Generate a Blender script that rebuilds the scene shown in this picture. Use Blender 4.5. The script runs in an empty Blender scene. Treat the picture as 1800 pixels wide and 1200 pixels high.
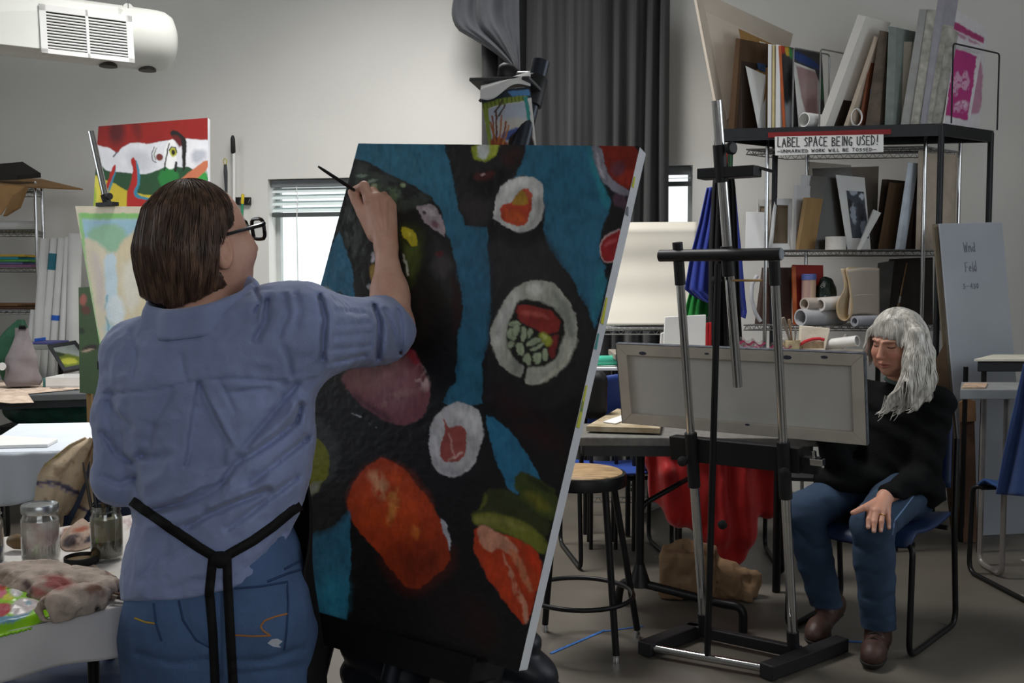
import bpy, math, random
import numpy as np
from mathutils import Vector, Matrix
random.seed(7)
RNG = np.random.default_rng(7)
scene = bpy.context.scene
COL = scene.collection

# ---------------------------------------------------------------- camera
PITCH = math.atan(110 / 1800.0)
CP, SP = math.cos(PITCH), math.sin(PITCH)
CAMZ = 1.35
cam_data = bpy.data.cameras.new('camera')
cam_data.sensor_width = 36.0
cam_data.lens = 36.0
cam_data.clip_start = 0.05
cam = bpy.data.objects.new('camera', cam_data)
COL.objects.link(cam)
cam.location = (0, 0, CAMZ)
cam.rotation_euler = (math.pi / 2 - PITCH, 0, 0)
scene.camera = cam

# ---------------------------------------------------------------- sky, exposure
scene.view_settings.view_transform = 'Standard'
scene.view_settings.look = 'None'
scene.view_settings.gamma = 1.0
scene.view_settings.use_curve_mapping = False
scene.view_settings.exposure = -0.3
world = bpy.data.worlds.new('overcast_sky')
scene.world = world
world.use_nodes = True
wn = world.node_tree.nodes
wn['Background'].inputs['Color'].default_value = (0.93, 0.97, 1.0, 1)
wn['Background'].inputs['Strength'].default_value = 2.2

# ---------------------------------------------------------------- large lights
def area_light(name, loc, target, sx, sy, power, color, spread=180):
    d = bpy.data.lights.new(name, 'AREA')
    d.shape = 'RECTANGLE'; d.size = sx; d.size_y = sy
    d.energy = power; d.color = color; d.spread = math.radians(spread)
    o = bpy.data.objects.new(name, d); COL.objects.link(o)
    o.location = loc
    v = Vector(target) - Vector(loc)
    o.rotation_euler = v.to_track_quat('-Z', 'Y').to_euler()
    return o
# daylight of the tall side windows (left wall), then an added fill from behind the camera
area_light('side_window_daylight', (-4.72, 3.6, 2.9), (0.5, 4.2, 1.2), 3.0, 1.9, 26, (0.84, 0.92, 1.0))
area_light('right_window_daylight', (3.84, 2.6, 2.3), (0.3, 3.0, 1.1), 2.2, 1.6, 26, (0.80, 0.90, 1.0))
area_light('rear_fill_light', (1.5, -3.3, 2.5), (0.6, 3.5, 1.2), 4.0, 1.8, 33, (0.95, 0.97, 1.0))  # unseen fill added to lift surfaces facing the camera
SKYLIGHT = area_light('skylight_daylight', (-0.75, 4.75, 4.62), (-0.75, 5.15, 0.0), 1.6, 1.0, 130, (1.0, 0.98, 0.95), 110)

# ---------------------------------------------------------------- helpers: pixels of the photo to places in the room
def ray(px, py):
    u = (px - 900) / 1800.0; v = (600 - py) / 1800.0
    return np.array([u, CP + v * SP, -SP + v * CP])
ORI = np.array([0, 0, CAMZ])
def at(px, py, Y):
    r = ray(px, py); return ORI + r * (Y / r[1])
def onz(px, py, z):
    r = ray(px, py); return ORI + r * ((z - CAMZ) / r[2])
WS, W0 = 0.218, 6.83                       # back wall: y = W0 - WS * x
def onwall(px, py, off=0.0):
    r = ray(px, py); return ORI + r * ((W0 - off) / (r[1] + WS * r[0]))
WT = np.array([1, -WS, 0]) / math.hypot(1, WS)
WN = np.array([-WS, -1, 0]) / math.hypot(1, WS)
UP = np.array([0, 0, 1.0])
V = lambda *a: np.array(a, float)
def nrm(v):
    v = np.asarray(v, float); return v / (np.linalg.norm(v) + 1e-12)

# ---------------------------------------------------------------- helpers: materials
def lin(c):
    if isinstance(c, str):
        c = c.lstrip('#'); c = [int(c[i:i + 2], 16) / 255 for i in (0, 2, 4)]
    return tuple((x / 12.92 if x <= 0.04045 else ((x + 0.055) / 1.055) ** 2.4) for x in c)
MATS = {}
def mat(name, col, rough=0.6, metal=0.0, var=0.12, scale=12.0, bump=0.0, bscale=60.0, col2=None, spec=0.4,
        stretch=None, alpha=None, trans=0.0, sheen=0.0, emit=0.0, ior=1.45, detail=4.0):
    if name in MATS: return MATS[name]
    m = bpy.data.materials.new(name); m.use_nodes = True
    nt = m.node_tree; N = nt.nodes; L = nt.links
    b = N['Principled BSDF']
    c = lin(col)
    b.inputs['Roughness'].default_value = rough
    b.inputs['Metallic'].default_value = metal
    b.inputs['Specular IOR Level'].default_value = spec
    b.inputs['IOR'].default_value = ior
    if trans: b.inputs['Transmission Weight'].default_value = trans
    if sheen: b.inputs['Sheen Weight'].default_value = sheen
    tc = N.new('ShaderNodeTexCoord'); mp = N.new('ShaderNodeMapping')
    L.new(tc.outputs['Object'], mp.inputs['Vector'])
    if stretch: mp.inputs['Scale'].default_value = stretch
    nz = N.new('ShaderNodeTexNoise'); nz.inputs['Scale'].default_value = scale; nz.inputs['Detail'].default_value = detail
    L.new(mp.outputs['Vector'], nz.inputs['Vector'])
    rp = N.new('ShaderNodeValToRGB')
    rp.color_ramp.elements[0].position = 0.32; rp.color_ramp.elements[1].position = 0.68
    c2 = lin(col2) if col2 else tuple(min(1, x * (1 + var)) for x in c)
    c1 = c if col2 else tuple(x * (1 - var) for x in c)
    rp.color_ramp.elements[0].color = (*c1, 1); rp.color_ramp.elements[1].color = (*c2, 1)
    L.new(nz.outputs['Fac'], rp.inputs['Fac'])
    L.new(rp.outputs['Color'], b.inputs['Base Color'])
    if emit:
        b.inputs['Emission Color'].default_value = (*c, 1); b.inputs['Emission Strength'].default_value = emit
    if alpha is not None: b.inputs['Alpha'].default_value = alpha
    if bump:
        n2 = N.new('ShaderNodeTexNoise'); n2.inputs['Scale'].default_value = bscale; n2.inputs['Detail'].default_value = 5
        L.new(mp.outputs['Vector'], n2.inputs['Vector'])
        bp = N.new('ShaderNodeBump'); bp.inputs['Strength'].default_value = bump; bp.inputs['Distance'].default_value = 0.01
        L.new(n2.outputs['Fac'], bp.inputs['Height']); L.new(bp.outputs['Normal'], b.inputs['Normal'])
    MATS[name] = m
    return m
def vcol_mat(name, rough=0.45, bump=0.25, bscale=130.0, spec=0.4):
    if name in MATS: return MATS[name]
    m = bpy.data.materials.new(name); m.use_nodes = True
    nt = m.node_tree; N = nt.nodes; L = nt.links; b = N['Principled BSDF']
    b.inputs['Roughness'].default_value = rough; b.inputs['Specular IOR Level'].default_value = spec
    a = N.new('ShaderNodeVertexColor'); a.layer_name = 'paint'
    L.new(a.outputs['Color'], b.inputs['Base Color'])
    tc = N.new('ShaderNodeTexCoord')
    n2 = N.new('ShaderNodeTexNoise'); n2.inputs['Scale'].default_value = bscale; n2.inputs['Detail'].default_value = 5
    L.new(tc.outputs['Object'], n2.inputs['Vector'])
    bp = N.new('ShaderNodeBump'); bp.inputs['Strength'].default_value = bump; bp.inputs['Distance'].default_value = 0.003
    L.new(n2.outputs['Fac'], bp.inputs['Height']); L.new(bp.outputs['Normal'], b.inputs['Normal'])
    MATS[name] = m
    return m

# ---------------------------------------------------------------- helpers: things
def tag(o, label=None, cat=None, group=None, kind=None):
    if label: o['label'] = label
    if cat: o['category'] = cat
    if group: o['group'] = group
    if kind: o['kind'] = kind
    return o
def thing(name, loc, label, cat, group=None):
    o = bpy.data.objects.new(name, None); COL.objects.link(o)
    o.location = tuple(loc); o.empty_display_size = 0.1
    return tag(o, label, cat, group)
def world_loc(o):
    v = Vector((0, 0, 0))
    while o is not None:
        v += o.location; o = o.parent
    return v
def mesh_obj(name, verts, faces, m, parent=None, smooth=False, mats=None, fmat=None):
    verts = np.asarray(verts, float)
    if parent is not None:
        org = np.array(world_loc(parent)); loc = (0, 0, 0)
    else:
        lo, hi = verts.min(0), verts.max(0)
        org = np.array([(lo[0] + hi[0]) / 2, (lo[1] + hi[1]) / 2, lo[2]]); loc = tuple(org)
    me = bpy.data.meshes.new(name)
    if isinstance(faces, np.ndarray):
        nv, nf, k = len(verts), len(faces), faces.shape[1]
        me.vertices.add(nv); me.vertices.foreach_set('co', (verts - org).astype(np.float32).ravel())
        me.loops.add(nf * k); me.loops.foreach_set('vertex_index', faces.astype(np.int32).ravel())
        me.polygons.add(nf)
        me.polygons.foreach_set('loop_start', np.arange(0, nf * k, k, dtype=np.int32))
        me.polygons.foreach_set('loop_total', np.full(nf, k, dtype=np.int32))
        me.update(calc_edges=True)
    else:
        me.from_pydata((verts - org).tolist(), [], faces)
    for mm in (mats or [m]): me.materials.append(mm)
    if fmat is not None: me.polygons.foreach_set('material_index', np.asarray(fmat, dtype=np.int32))
    if smooth: me.polygons.foreach_set('use_smooth', np.ones(len(me.polygons), dtype=bool))
    me.update()
    o = bpy.data.objects.new(name, me); COL.objects.link(o)
    o.location = loc
    if parent is not None: o.parent = parent
    return o

class MB:
    """collects shapes in world coordinates, builds them as one mesh"""
    def __init__(s): s.v = []; s.f = []; s.sm = True
    def add(s, vs, fs):
        n = len(s.v); s.v += [tuple(map(float, q)) for q in vs]; s.f += [tuple(i + n for i in f) for f in fs]; return s
    def hexa(s, q, bevel=0.0):            # 8 corners: bottom ring 0-3, top ring 4-7
        return s.add(q, [(3, 2, 1, 0), (4, 5, 6, 7), (0, 1, 5, 4), (1, 2, 6, 5), (2, 3, 7, 6), (3, 0, 4, 7)])
    def obox(s, c, ax, ay, az):           # centre and three half-axis vectors
        c, ax, ay, az = [np.asarray(q, float) for q in (c, ax, ay, az)]
        q = [c - ax - ay - az, c + ax - ay - az, c + ax + ay - az, c - ax + ay - az,
             c - ax - ay + az, c + ax - ay + az, c + ax + ay + az, c - ax + ay + az]
        if np.dot(np.cross(ax, ay), az) < 0: q = [q[1], q[0], q[3], q[2], q[5], q[4], q[7], q[6]]
        return s.hexa(q)
    def box(s, x0, x1, y0, y1, z0, z1):
        return s.obox(((x0 + x1) / 2, (y0 + y1) / 2, (z0 + z1) / 2), ((x1 - x0) / 2, 0, 0), (0, (y1 - y0) / 2, 0), (0, 0, (z1 - z0) / 2))
    def bar(s, a, b, w, h, side=None):    # rectangular bar from a to b
        a, b = np.asarray(a, float), np.asarray(b, float); d = nrm(b - a)
        sd = nrm(np.cross(d, UP)) if side is None and abs(d[2]) < .95 else nrm(side if side is not None else V(1, 0, 0))
        sd = nrm(sd - d * np.dot(sd, d)); up = np.cross(sd, d)
        return s.obox((a + b) / 2, (b - a) / 2, sd * w / 2, up * h / 2)
    def slab(s, pts, d):                  # polygon of 3D points pushed by vector d
        pts = [np.asarray(q, float) for q in pts]; d = np.asarray(d, float); n = len(pts)
        nv = V(0, 0, 0)
        for i in range(n): nv = nv + np.cross(pts[i], pts[(i + 1) % n])
        if np.dot(nv, d) > 0: pts = pts[::-1]
        fs = [tuple(range(n)), tuple(range(2 * n - 1, n - 1, -1))]
        for i in range(n):
            j = (i + 1) % n; fs.append((j, i, i + n, j + n))
        return s.add(pts + [q + d for q in pts], fs)
    def tube(s, pts, r, seg=10, caps=True, closed=False):
        pts = [np.asarray(q, float) for q in pts]; n = len(pts)
        rs = r if hasattr(r, '__len__') else [r] * n
        vs = []; prev = None
        for i in range(n):
            if closed: d = pts[(i + 1) % n] - pts[i - 1]
            else: d = pts[min(i + 1, n - 1)] - pts[max(i - 1, 0)]
            d = nrm(d)
            if prev is None:
                a = np.cross(d, UP if abs(d[2]) < 0.9 else V(1, 0, 0))
            else:
                a = prev - d * np.dot(prev, d)
            a = nrm(a); prev = a; b = np.cross(d, a)
            for k in range(seg):
                t = 2 * math.pi * k / seg
                vs.append(pts[i] + (a * math.cos(t) + b * math.sin(t)) * rs[i])
        fs = []
        for i in range(n if closed else n - 1):
            j = (i + 1) % n
            for k in range(seg):
                k2 = (k + 1) % seg
                fs.append((i * seg + k, i * seg + k2, j * seg + k2, j * seg + k))
        if caps and not closed:
            fs.append(tuple(range(seg - 1, -1, -1))); fs.append(tuple(range((n - 1) * seg, n * seg)))
        return s.add(vs, fs)
    def lathe(s, c, prof, seg=24, axis=UP, cap0=True, cap1=True, sx=None):
        c = np.asarray(c, float); ax = nrm(axis)
        a = nrm(np.cross(ax, V(0, 1, 0) if abs(ax[1]) < .9 else V(1, 0, 0))); b = np.cross(ax, a)
        vs = []
        for r, h in prof:
            for k in range(seg):
                t = 2 * math.pi * k / seg
                vs.append(c + ax * h + (a * math.cos(t) + b * math.sin(t)) * r)
        fs = []
        for i in range(len(prof) - 1):
            for k in range(seg):
                k2 = (k + 1) % seg
                fs.append((i * seg + k, i * seg + k2, (i + 1) * seg + k2, (i + 1) * seg + k))
        if cap0: fs.append(tuple(range(seg - 1, -1, -1)))
        if cap1: fs.append(tuple(range((len(prof) - 1) * seg, len(prof) * seg)))
        return s.add(vs, fs)
    def grid(s, fn, nu, nv):              # open surface fn(u, v)
        vs = [fn(i / nu, j / nv) for j in range(nv + 1) for i in range(nu + 1)]
        fs = [(j * (nu + 1) + i, j * (nu + 1) + i + 1, (j + 1) * (nu + 1) + i + 1, (j + 1) * (nu + 1) + i) for j in range(nv) for i in range(nu)]
        return s.add(vs, fs)
    def build(s, name, m, parent=None, smooth=False, bevel=0.0, solid=0.0, sub=0, auto=True):
        o = mesh_obj(name, s.v, s.f, m, parent, smooth)
        if solid:
            md = o.modifiers.new('thickness', 'SOLIDIFY'); md.thickness = solid; md.offset = 0
        if bevel:
            md = o.modifiers.new('bevel', 'BEVEL'); md.width = bevel; md.segments = 2; md.limit_method = 'ANGLE'
            md.angle_limit = math.radians(50)
        if sub:
            md = o.modifiers.new('sub', 'SUBSURF'); md.levels = sub; md.render_levels = sub
        if smooth and auto:
            try:
                o.data.set_sharp_from_angle(angle=math.radians(40))
            except Exception: pass
        return o
def fillet(pts, r, n=5):
    """round the corners of a polyline"""
    pts = [np.asarray(q, float) for q in pts]; out = [pts[0]]
    for i in range(1, len(pts) - 1):
        a, b, c = pts[i - 1], pts[i], pts[i + 1]
        d1, d2 = nrm(a - b), nrm(c - b)
        rr = min(r, np.linalg.norm(a - b) * .45, np.linalg.norm(c - b) * .45)
        p, q = b + d1 * rr, b + d2 * rr
        for k in range(n + 1):
            t = k / n
            out.append((1 - t) ** 2 * p + 2 * t * (1 - t) * b + t * t * q)
    out.append(pts[-1]); return out

# ---------------------------------------------------------------- helpers: value noise in numpy
def vnoise(P, seed=0):
    P = np.asarray(P, float); I = np.floor(P).astype(np.int64); F = P - I; F = F * F * (3 - 2 * F)
    def h(x, y, z):
        n = (x * 374761393 + y * 668265263 + z * 2147483647 + seed * 144269) & 0xffffffff
        n = ((n ^ (n >> 13)) * 1274126177) & 0xffffffff
        return ((n ^ (n >> 16)) & 0xffff) / 65535.0
    r = 0
    for dx in (0, 1):
        for dy in (0, 1):
            for dz in (0, 1):
                w = (F[..., 0] if dx else 1 - F[..., 0]) * (F[..., 1] if dy else 1 - F[..., 1]) * (F[..., 2] if dz else 1 - F[..., 2])
                r = r + w * h(I[..., 0] + dx, I[..., 1] + dy, I[..., 2] + dz)
    return r
def fnoise(P, oct=3, seed=0):
    r = 0; a = 1; t = 0; P = np.asarray(P, float)
    for i in range(oct):
        r = r + a * vnoise(P * 2 ** i, seed + i); t += a; a *= .5
    return r / t

# ---------------------------------------------------------------- helpers: paintings (flat print on a fine grid of vertices)
def homography(src, dst):
    A = []
    for (x, y), (u, v) in zip(src, dst):
        A.append([x, y, 1, 0, 0, 0, -u * x, -u * y, -u]); A.append([0, 0, 0, x, y, 1, -v * x, -v * y, -v])
    return np.linalg.svd(np.array(A, float))[2][-1].reshape(3, 3)
def poly_sd(X, Y, poly):
    """signed distance (negative inside) of points to polygon"""
    p = np.asarray(poly, float); n = len(p); d = np.full(X.shape, 1e9); ins = np.zeros(X.shape, bool)
    for i in range(n):
        a, b = p[i], p[(i + 1) % n]; e = b - a
        wx, wy = X - a[0], Y - a[1]
        t = np.clip((wx * e[0] + wy * e[1]) / (e @ e + 1e-9), 0, 1)
        d = np.minimum(d, np.hypot(wx - t * e[0], wy - t * e[1]))
        c = ((a[1] <= Y) & (b[1] > Y)) | ((b[1] <= Y) & (a[1] > Y))
        xi = a[0] + (Y - a[1]) / (b[1] - a[1] + 1e-12) * e[0]
        ins ^= c & (X < xi)
    return np.where(ins, -d, d)
def smooth_poly(pts, it=1):
    p = np.asarray(pts, float)
    for _ in range(it):
        q = np.roll(p, -1, 0); p = np.stack([p * .75 + q * .25, p * .25 + q * .75], 1).reshape(-1, 2)
    return p
def paint_px(X, Y, base, shapes, warp=0.0, wscale=0.03, seed=1, grain=0.08):
    """X, Y: photo pixels of the vertices; shapes: (kind, colour, points, soft, extra)"""
    P3 = np.stack([X * wscale, Y * wscale, X * 0], -1)
    Xw = X + warp * (fnoise(P3, 3, seed) - .5) * 2; Yw = Y + warp * (fnoise(P3 + 31.7, 3, seed + 5) - .5) * 2
    h3 = np.stack([X * .33, Y * .33, X * 0 + 9], -1); Xw = Xw + warp * .5 * (vnoise(h3, seed + 2) - .5); Yw = Yw + warp * .5 * (vnoise(h3 + 5.5, seed + 3) - .5)
    C = np.zeros(X.shape + (3,)); C[:] = lin(base)
    for sh in shapes:
        kind, col, pts, soft = sh[:4]; opt = sh[4] if len(sh) > 4 else {}
        col = np.array(lin(col))
        if kind == 'p':
            pp = np.asarray(smooth_poly(pts) if opt.get('smooth', 1) else pts, float); mg = max(soft, 1) + 2
            box = (Xw > pp[:, 0].min() - mg) & (Xw < pp[:, 0].max() + mg) & (Yw > pp[:, 1].min() - mg) & (Yw < pp[:, 1].max() + mg)
            d = np.full(X.shape, 1e6)
            if box.any(): d[box] = poly_sd(Xw[box], Yw[box], pp)
        elif kind == 'e':
            cx, cy, rx, ry, a = pts
            ca, sa = math.cos(math.radians(a)), math.sin(math.radians(a))
            dx, dy = Xw - cx, Yw - cy; q = np.hypot((dx * ca + dy * sa) / rx, (-dx * sa + dy * ca) / ry)
            d = (q - 1) * min(rx, ry)
        else:
            d = np.full(X.shape, 1e9); w = opt.get('w', 3)
            for (ax, ay), (bx, by) in zip(pts[:-1], pts[1:]):
                e = np.array([bx - ax, by - ay]); t = np.clip(((Xw - ax) * e[0] + (Yw - ay) * e[1]) / (e @ e + 1e-9), 0, 1)
                d = np.minimum(d, np.hypot(Xw - ax - t * e[0], Yw - ay - t * e[1]))
            d = d - w
        m = np.clip(.5 - d / max(soft, .6), 0, 1) * opt.get('a', 1.0)
        if opt.get('n') and (m > 0).any():    # brushy, broken coverage
            sx, sy = opt.get('ns', (.08, .08)); k = m > 0
            m[k] = m[k] * np.clip((fnoise(np.stack([X[k] * sx, Y[k] * sy, X[k] * 0 + 3.3], -1), 3, seed + 11) - opt['n']) * 6 + .5, 0, 1)
        C = C * (1 - m[..., None]) + col * m[..., None]
    g = fnoise(np.stack([X * .21, Y * .07, X * 0], -1), 3, seed + 20) + fnoise(np.stack([X * .05, Y * .05, X * 0], -1), 3, seed + 30)
    return np.clip(C * (1 + (g[..., None] - 1) * grain * 2), 0, 1)
def planar(TL, TR, BR, BL):
    """move BR along its line of sight into the plane of the other three corners"""
    TL, TR, BR, BL = [np.asarray(q, float) for q in (TL, TR, BR, BL)]
    n = np.cross(TR - TL, BL - TL); r = BR - ORI
    return TL, TR, ORI + r * (np.dot(n, TL - ORI) / np.dot(n, r)), BL
def panel(name, TL, TR, BR, BL, nu, nv, colours, m, parent, relief=None, off=0.0, sag=None):
    TL, TR, BR, BL = [np.asarray(q, float) for q in (TL, TR, BR, BL)]
    n = nrm(np.cross(TR - TL, BL - TL)) * -1
    u = np.linspace(0, 1, nu + 1)[None, :, None]; v = np.linspace(0, 1, nv + 1)[:, None, None]
    P = (TL * (1 - u) + TR * u) * (1 - v) + (BL * (1 - u) + BR * u) * v + n * off
    if relief is not None: P = P + n * relief[..., None]
    if sag is not None: P = P + sag(u, v)
    idx = np.arange((nu + 1) * (nv + 1)).reshape(nv + 1, nu + 1)
    F = np.stack([idx[:-1, :-1], idx[1:, :-1], idx[1:, 1:], idx[:-1, 1:]], -1).reshape(-1, 4)
    o = mesh_obj(name, P.reshape(-1, 3), F, m, parent, True)
    ca = o.data.color_attributes.new('paint', 'FLOAT_COLOR', 'POINT')
    cc = np.ones((P.shape[0] * P.shape[1], 4), np.float32); cc[:, :3] = colours.reshape(-1, 3)
    ca.data.foreach_set('color', cc.ravel())
    return o
def grid_px(q, nu, nv):
    """photo pixels of a panel whose corners (TL, TR, BR, BL) sit at pixels q; perspective-correct for a flat panel"""
    H = homography([(0, 0), (1, 0), (1, 1), (0, 1)], q)
    return H
def project(P):
    P = np.asarray(P, float) - ORI
    yy = P[..., 1] * CP - P[..., 2] * SP; zz = P[..., 1] * SP + P[..., 2] * CP
    return 900 + 1800 * P[..., 0] / yy, 600 - 1800 * zz / yy
def panel_px(TL, TR, BR, BL, nu, nv):
    u = np.linspace(0, 1, nu + 1)[None, :, None]; v = np.linspace(0, 1, nv + 1)[:, None, None]
    TL, TR, BR, BL = [np.asarray(q, float) for q in (TL, TR, BR, BL)]
    return project((TL * (1 - u) + TR * u) * (1 - v) + (BL * (1 - u) + BR * u) * v)

# ---------------------------------------------------------------- helpers: signed distance shapes -> mesh (surface nets)
def seg_t(P, a, b):
    ab = b - a; return np.clip(((P - a) @ ab) / (ab @ ab + 1e-12), 0, 1)
def cap(P, a, b, ra, rb):
    a, b = np.asarray(a, float), np.asarray(b, float); t = seg_t(P, a, b)
    return np.linalg.norm(P - a - t[:, None] * (b - a), axis=1) - (ra + (rb - ra) * t)
def ell(P, c, r, R=None):
    q = P - np.asarray(c, float)
    if R is not None: q = q @ R                # columns of R: the axes
    r = np.asarray(r, float); k0 = np.linalg.norm(q / r, axis=1); k1 = np.linalg.norm(q / r ** 2, axis=1)
    return k0 * (k0 - 1) / (k1 + 1e-9)
def rbox(P, c, h, R, rad):
    q = np.abs((P - np.asarray(c, float)) @ R) - (np.asarray(h, float) - rad)
    return np.linalg.norm(np.maximum(q, 0), axis=1) + np.minimum(q.max(1), 0) - rad
def smin(a, b, k):
    h = np.maximum(k - np.abs(a - b), 0) / k; return np.minimum(a, b) - h * h * k * .25
def smax(a, b, k): return -smin(-a, -b, k)
def axes(f, up=UP):
    f = nrm(f); s = nrm(np.cross(f, up)); u = np.cross(s, f); return np.stack([s, f, u], 1)
def nets(fn, lo, hi, h, B=8, safety=1.7):
    lo = np.asarray(lo, float); hi = np.asarray(hi, float)
    nb = np.ceil((hi - lo) / (h * B)).astype(int); n = nb * B + 1
    vol = np.empty(tuple(n), np.float32)
    bi = np.stack(np.meshgrid(*[np.arange(k) for k in nb], indexing='ij'), -1).reshape(-1, 3)
    bc = lo + (bi + .5) * B * h
    bd = fn(bc)
    rad = B * h * math.sqrt(3) / 2 * safety
    loc = np.stack(np.meshgrid(*[np.arange(B + 1)] * 3, indexing='ij'), -1).reshape(-1, 3)
    act = np.abs(bd) <= rad
    for (i, j, k), d in zip(bi[~act], bd[~act]):
        vol[i * B:i * B + B + 1, j * B:j * B + B + 1, k * B:k * B + B + 1] = d
    ab = bi[act]; CH = 256
    for s0 in range(0, len(ab), CH):
        bb = ab[s0:s0 + CH]
        idx = (bb[:, None, :] * B + loc[None]).reshape(-1, 3)
        vol[idx[:, 0], idx[:, 1], idx[:, 2]] = fn(lo + idx * h)
    ins = vol < 0
    cnt = sum(ins[a:n[0] - 1 + a, b:n[1] - 1 + b, c:n[2] - 1 + c].astype(np.int8) for a in (0, 1) for b in (0, 1) for c in (0, 1))
    cells = np.argwhere((cnt > 0) & (cnt < 8))
    vid = np.full(cnt.shape, -1, np.int64); vid[cells[:, 0], cells[:, 1], cells[:, 2]] = np.arange(len(cells))
    acc = np.zeros((len(cells), 3)); num = np.zeros(len(cells))
    for ax in range(3):
        o1, o2 = [k for k in range(3) if k != ax]
        for a in (0, 1):
            for b in (0, 1):
                s = np.zeros(3, int); s[o1] = a; s[o2] = b; e = s.copy(); e[ax] = 1
                c0 = cells + s; c1 = cells + e
                v0 = vol[c0[:, 0], c0[:, 1], c0[:, 2]]; v1 = vol[c1[:, 0], c1[:, 1], c1[:, 2]]
                m = (v0 < 0) != (v1 < 0); t = np.where(m, v0 / np.where(m, v0 - v1, 1), 0)
                p = s + t[:, None] * (e - s); acc += p * m[:, None]; num += m
    verts = lo + (cells + acc / np.maximum(num, 1)[:, None]) * h
    faces = []
    for ax in range(3):
        o1, o2 = [(1, 2), (2, 0), (0, 1)][ax]
        sl0 = [slice(None)] * 3; sl1 = [slice(None)] * 3; sl0[ax] = slice(0, -1); sl1[ax] = slice(1, None)
        A, Bn = ins[tuple(sl0)], ins[tuple(sl1)]
        e = np.argwhere(A != Bn)
        ok = (e[:, o1] > 0) & (e[:, o2] > 0) & (e[:, o1] < n[o1] - 1) & (e[:, o2] < n[o2] - 1)
        e = e[ok]; flip = A[e[:, 0], e[:, 1], e[:, 2]]
        def cell(d1, d2):
            q = e.copy(); q[:, o1] -= d1; q[:, o2] -= d2; return vid[q[:, 0], q[:, 1], q[:, 2]]
        q = np.stack([cell(1, 1), cell(0, 1), cell(0, 0), cell(1, 0)], 1)
        q[~flip] = q[~flip][:, ::-1]
        faces.append(q)
    F = np.concatenate(faces); F = F[(F >= 0).all(1)]
    return verts, F
def join_meshes(lst):
    vs, fs, n = [], [], 0
    for v, f in lst:
        vs.append(v); fs.append(f + n); n += len(v)
    return np.concatenate(vs), np.concatenate(fs)
# ================================================================ THE ROOM
M_WALL = mat('painted_wall', '#d9d7d2', 0.75, var=0.03, scale=1.5, bump=0.06, bscale=90)
M_CEIL = mat('ceiling_paint', '#cfcdc8', 0.8, var=0.03, scale=2)
M_WHITE = mat('white_paint', '#e6e6e4', 0.5, var=0.03)
M_BLACK = mat('black_metal', '#141415', 0.42, 0.3, var=0.15, scale=30)
M_BLACKP = mat('black_plastic', '#18181a', 0.5, var=0.1, scale=30)
M_CHROME = mat('chrome', '#c9cacb', 0.16, 1.0, var=0.05, scale=20)
M_WIRE = mat('zinc_wire', '#9a9c9c', 0.3, 0.9, var=0.1, scale=30)
M_CARD = mat('cardboard', '#8a6a45', 0.85, var=0.14, scale=9, bump=0.1, bscale=40)
M_CARDD = mat('dark_cardboard', '#5a4634', 0.85, var=0.14, scale=9, bump=0.1, bscale=40)
M_PAPER = mat('white_paper', '#dcdcda', 0.75, var=0.04, scale=8, bump=0.05)
M_PAPERW = mat('warm_paper', '#d6cdbc', 0.75, var=0.05, scale=8, bump=0.05)
M_GLASS = mat('clear_glass', '#f4f8f8', 0.03, trans=1.0, var=0.0, ior=1.45)

# concrete floor with flecks of spilt paint
mf = bpy.data.materials.new('concrete_floor'); mf.use_nodes = True
N_, L_ = mf.node_tree.nodes, mf.node_tree.links; B_ = N_['Principled BSDF']
tc = N_.new('ShaderNodeTexCoord')
nz = N_.new('ShaderNodeTexNoise'); nz.inputs['Scale'].default_value = 1.1; nz.inputs['Detail'].default_value = 8
L_.new(tc.outputs['Object'], nz.inputs['Vector'])
rp = N_.new('ShaderNodeValToRGB')
rp.color_ramp.elements[0].position = .3; rp.color_ramp.elements[0].color = (*lin('#4a453e'), 1)
rp.color_ramp.elements[1].position = .72; rp.color_ramp.elements[1].color = (*lin('#69635a'), 1)
L_.new(nz.outputs['Fac'], rp.inputs['Fac'])
vo = N_.new('ShaderNodeTexVoronoi'); vo.inputs['Scale'].default_value = 7.5
mpv = N_.new('ShaderNodeMapping'); mpv.inputs['Scale'].default_value = (1, .55, 1); mpv.inputs['Rotation'].default_value = (0, 0, .5)
L_.new(tc.outputs['Object'], mpv.inputs['Vector']); L_.new(mpv.outputs['Vector'], vo.inputs['Vector'])
n3 = N_.new('ShaderNodeTexNoise'); n3.inputs['Scale'].default_value = 3.2; L_.new(tc.outputs['Object'], n3.inputs['Vector'])
mul = N_.new('ShaderNodeMath'); mul.operation = 'MULTIPLY'; mul.inputs[1].default_value = 0.14
L_.new(n3.outputs['Fac'], mul.inputs[0])
lt = N_.new('ShaderNodeMath'); lt.operation = 'LESS_THAN'; L_.new(vo.outputs['Distance'], lt.inputs[0])
sub = N_.new('ShaderNodeMath'); sub.operation = 'SUBTRACT'; L_.new(mul.outputs[0], sub.inputs[0]); sub.inputs[1].default_value = .012
L_.new(sub.outputs[0], lt.inputs[1])
mx = N_.new('ShaderNodeMix'); mx.data_type = 'RGBA'
L_.new(lt.outputs[0], mx.inputs[0]); L_.new(rp.outputs['Color'], mx.inputs[6]); mx.inputs[7].default_value = (*lin('#a3a09a'), 1)
L_.new(mx.outputs[2], B_.inputs['Base Color'])
B_.inputs['Roughness'].default_value = .42
n4 = N_.new('ShaderNodeTexNoise'); n4.inputs['Scale'].default_value = 2.5; n4.inputs['Detail'].default_value = 6
L_.new(tc.outputs['Object'], n4.inputs['Vector'])
mr = N_.new('ShaderNodeMapRange'); mr.inputs[3].default_value = .3; mr.inputs[4].default_value = .6
L_.new(n4.outputs['Fac'], mr.inputs[0]); L_.new(mr.outputs[0], B_.inputs['Roughness'])

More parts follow.
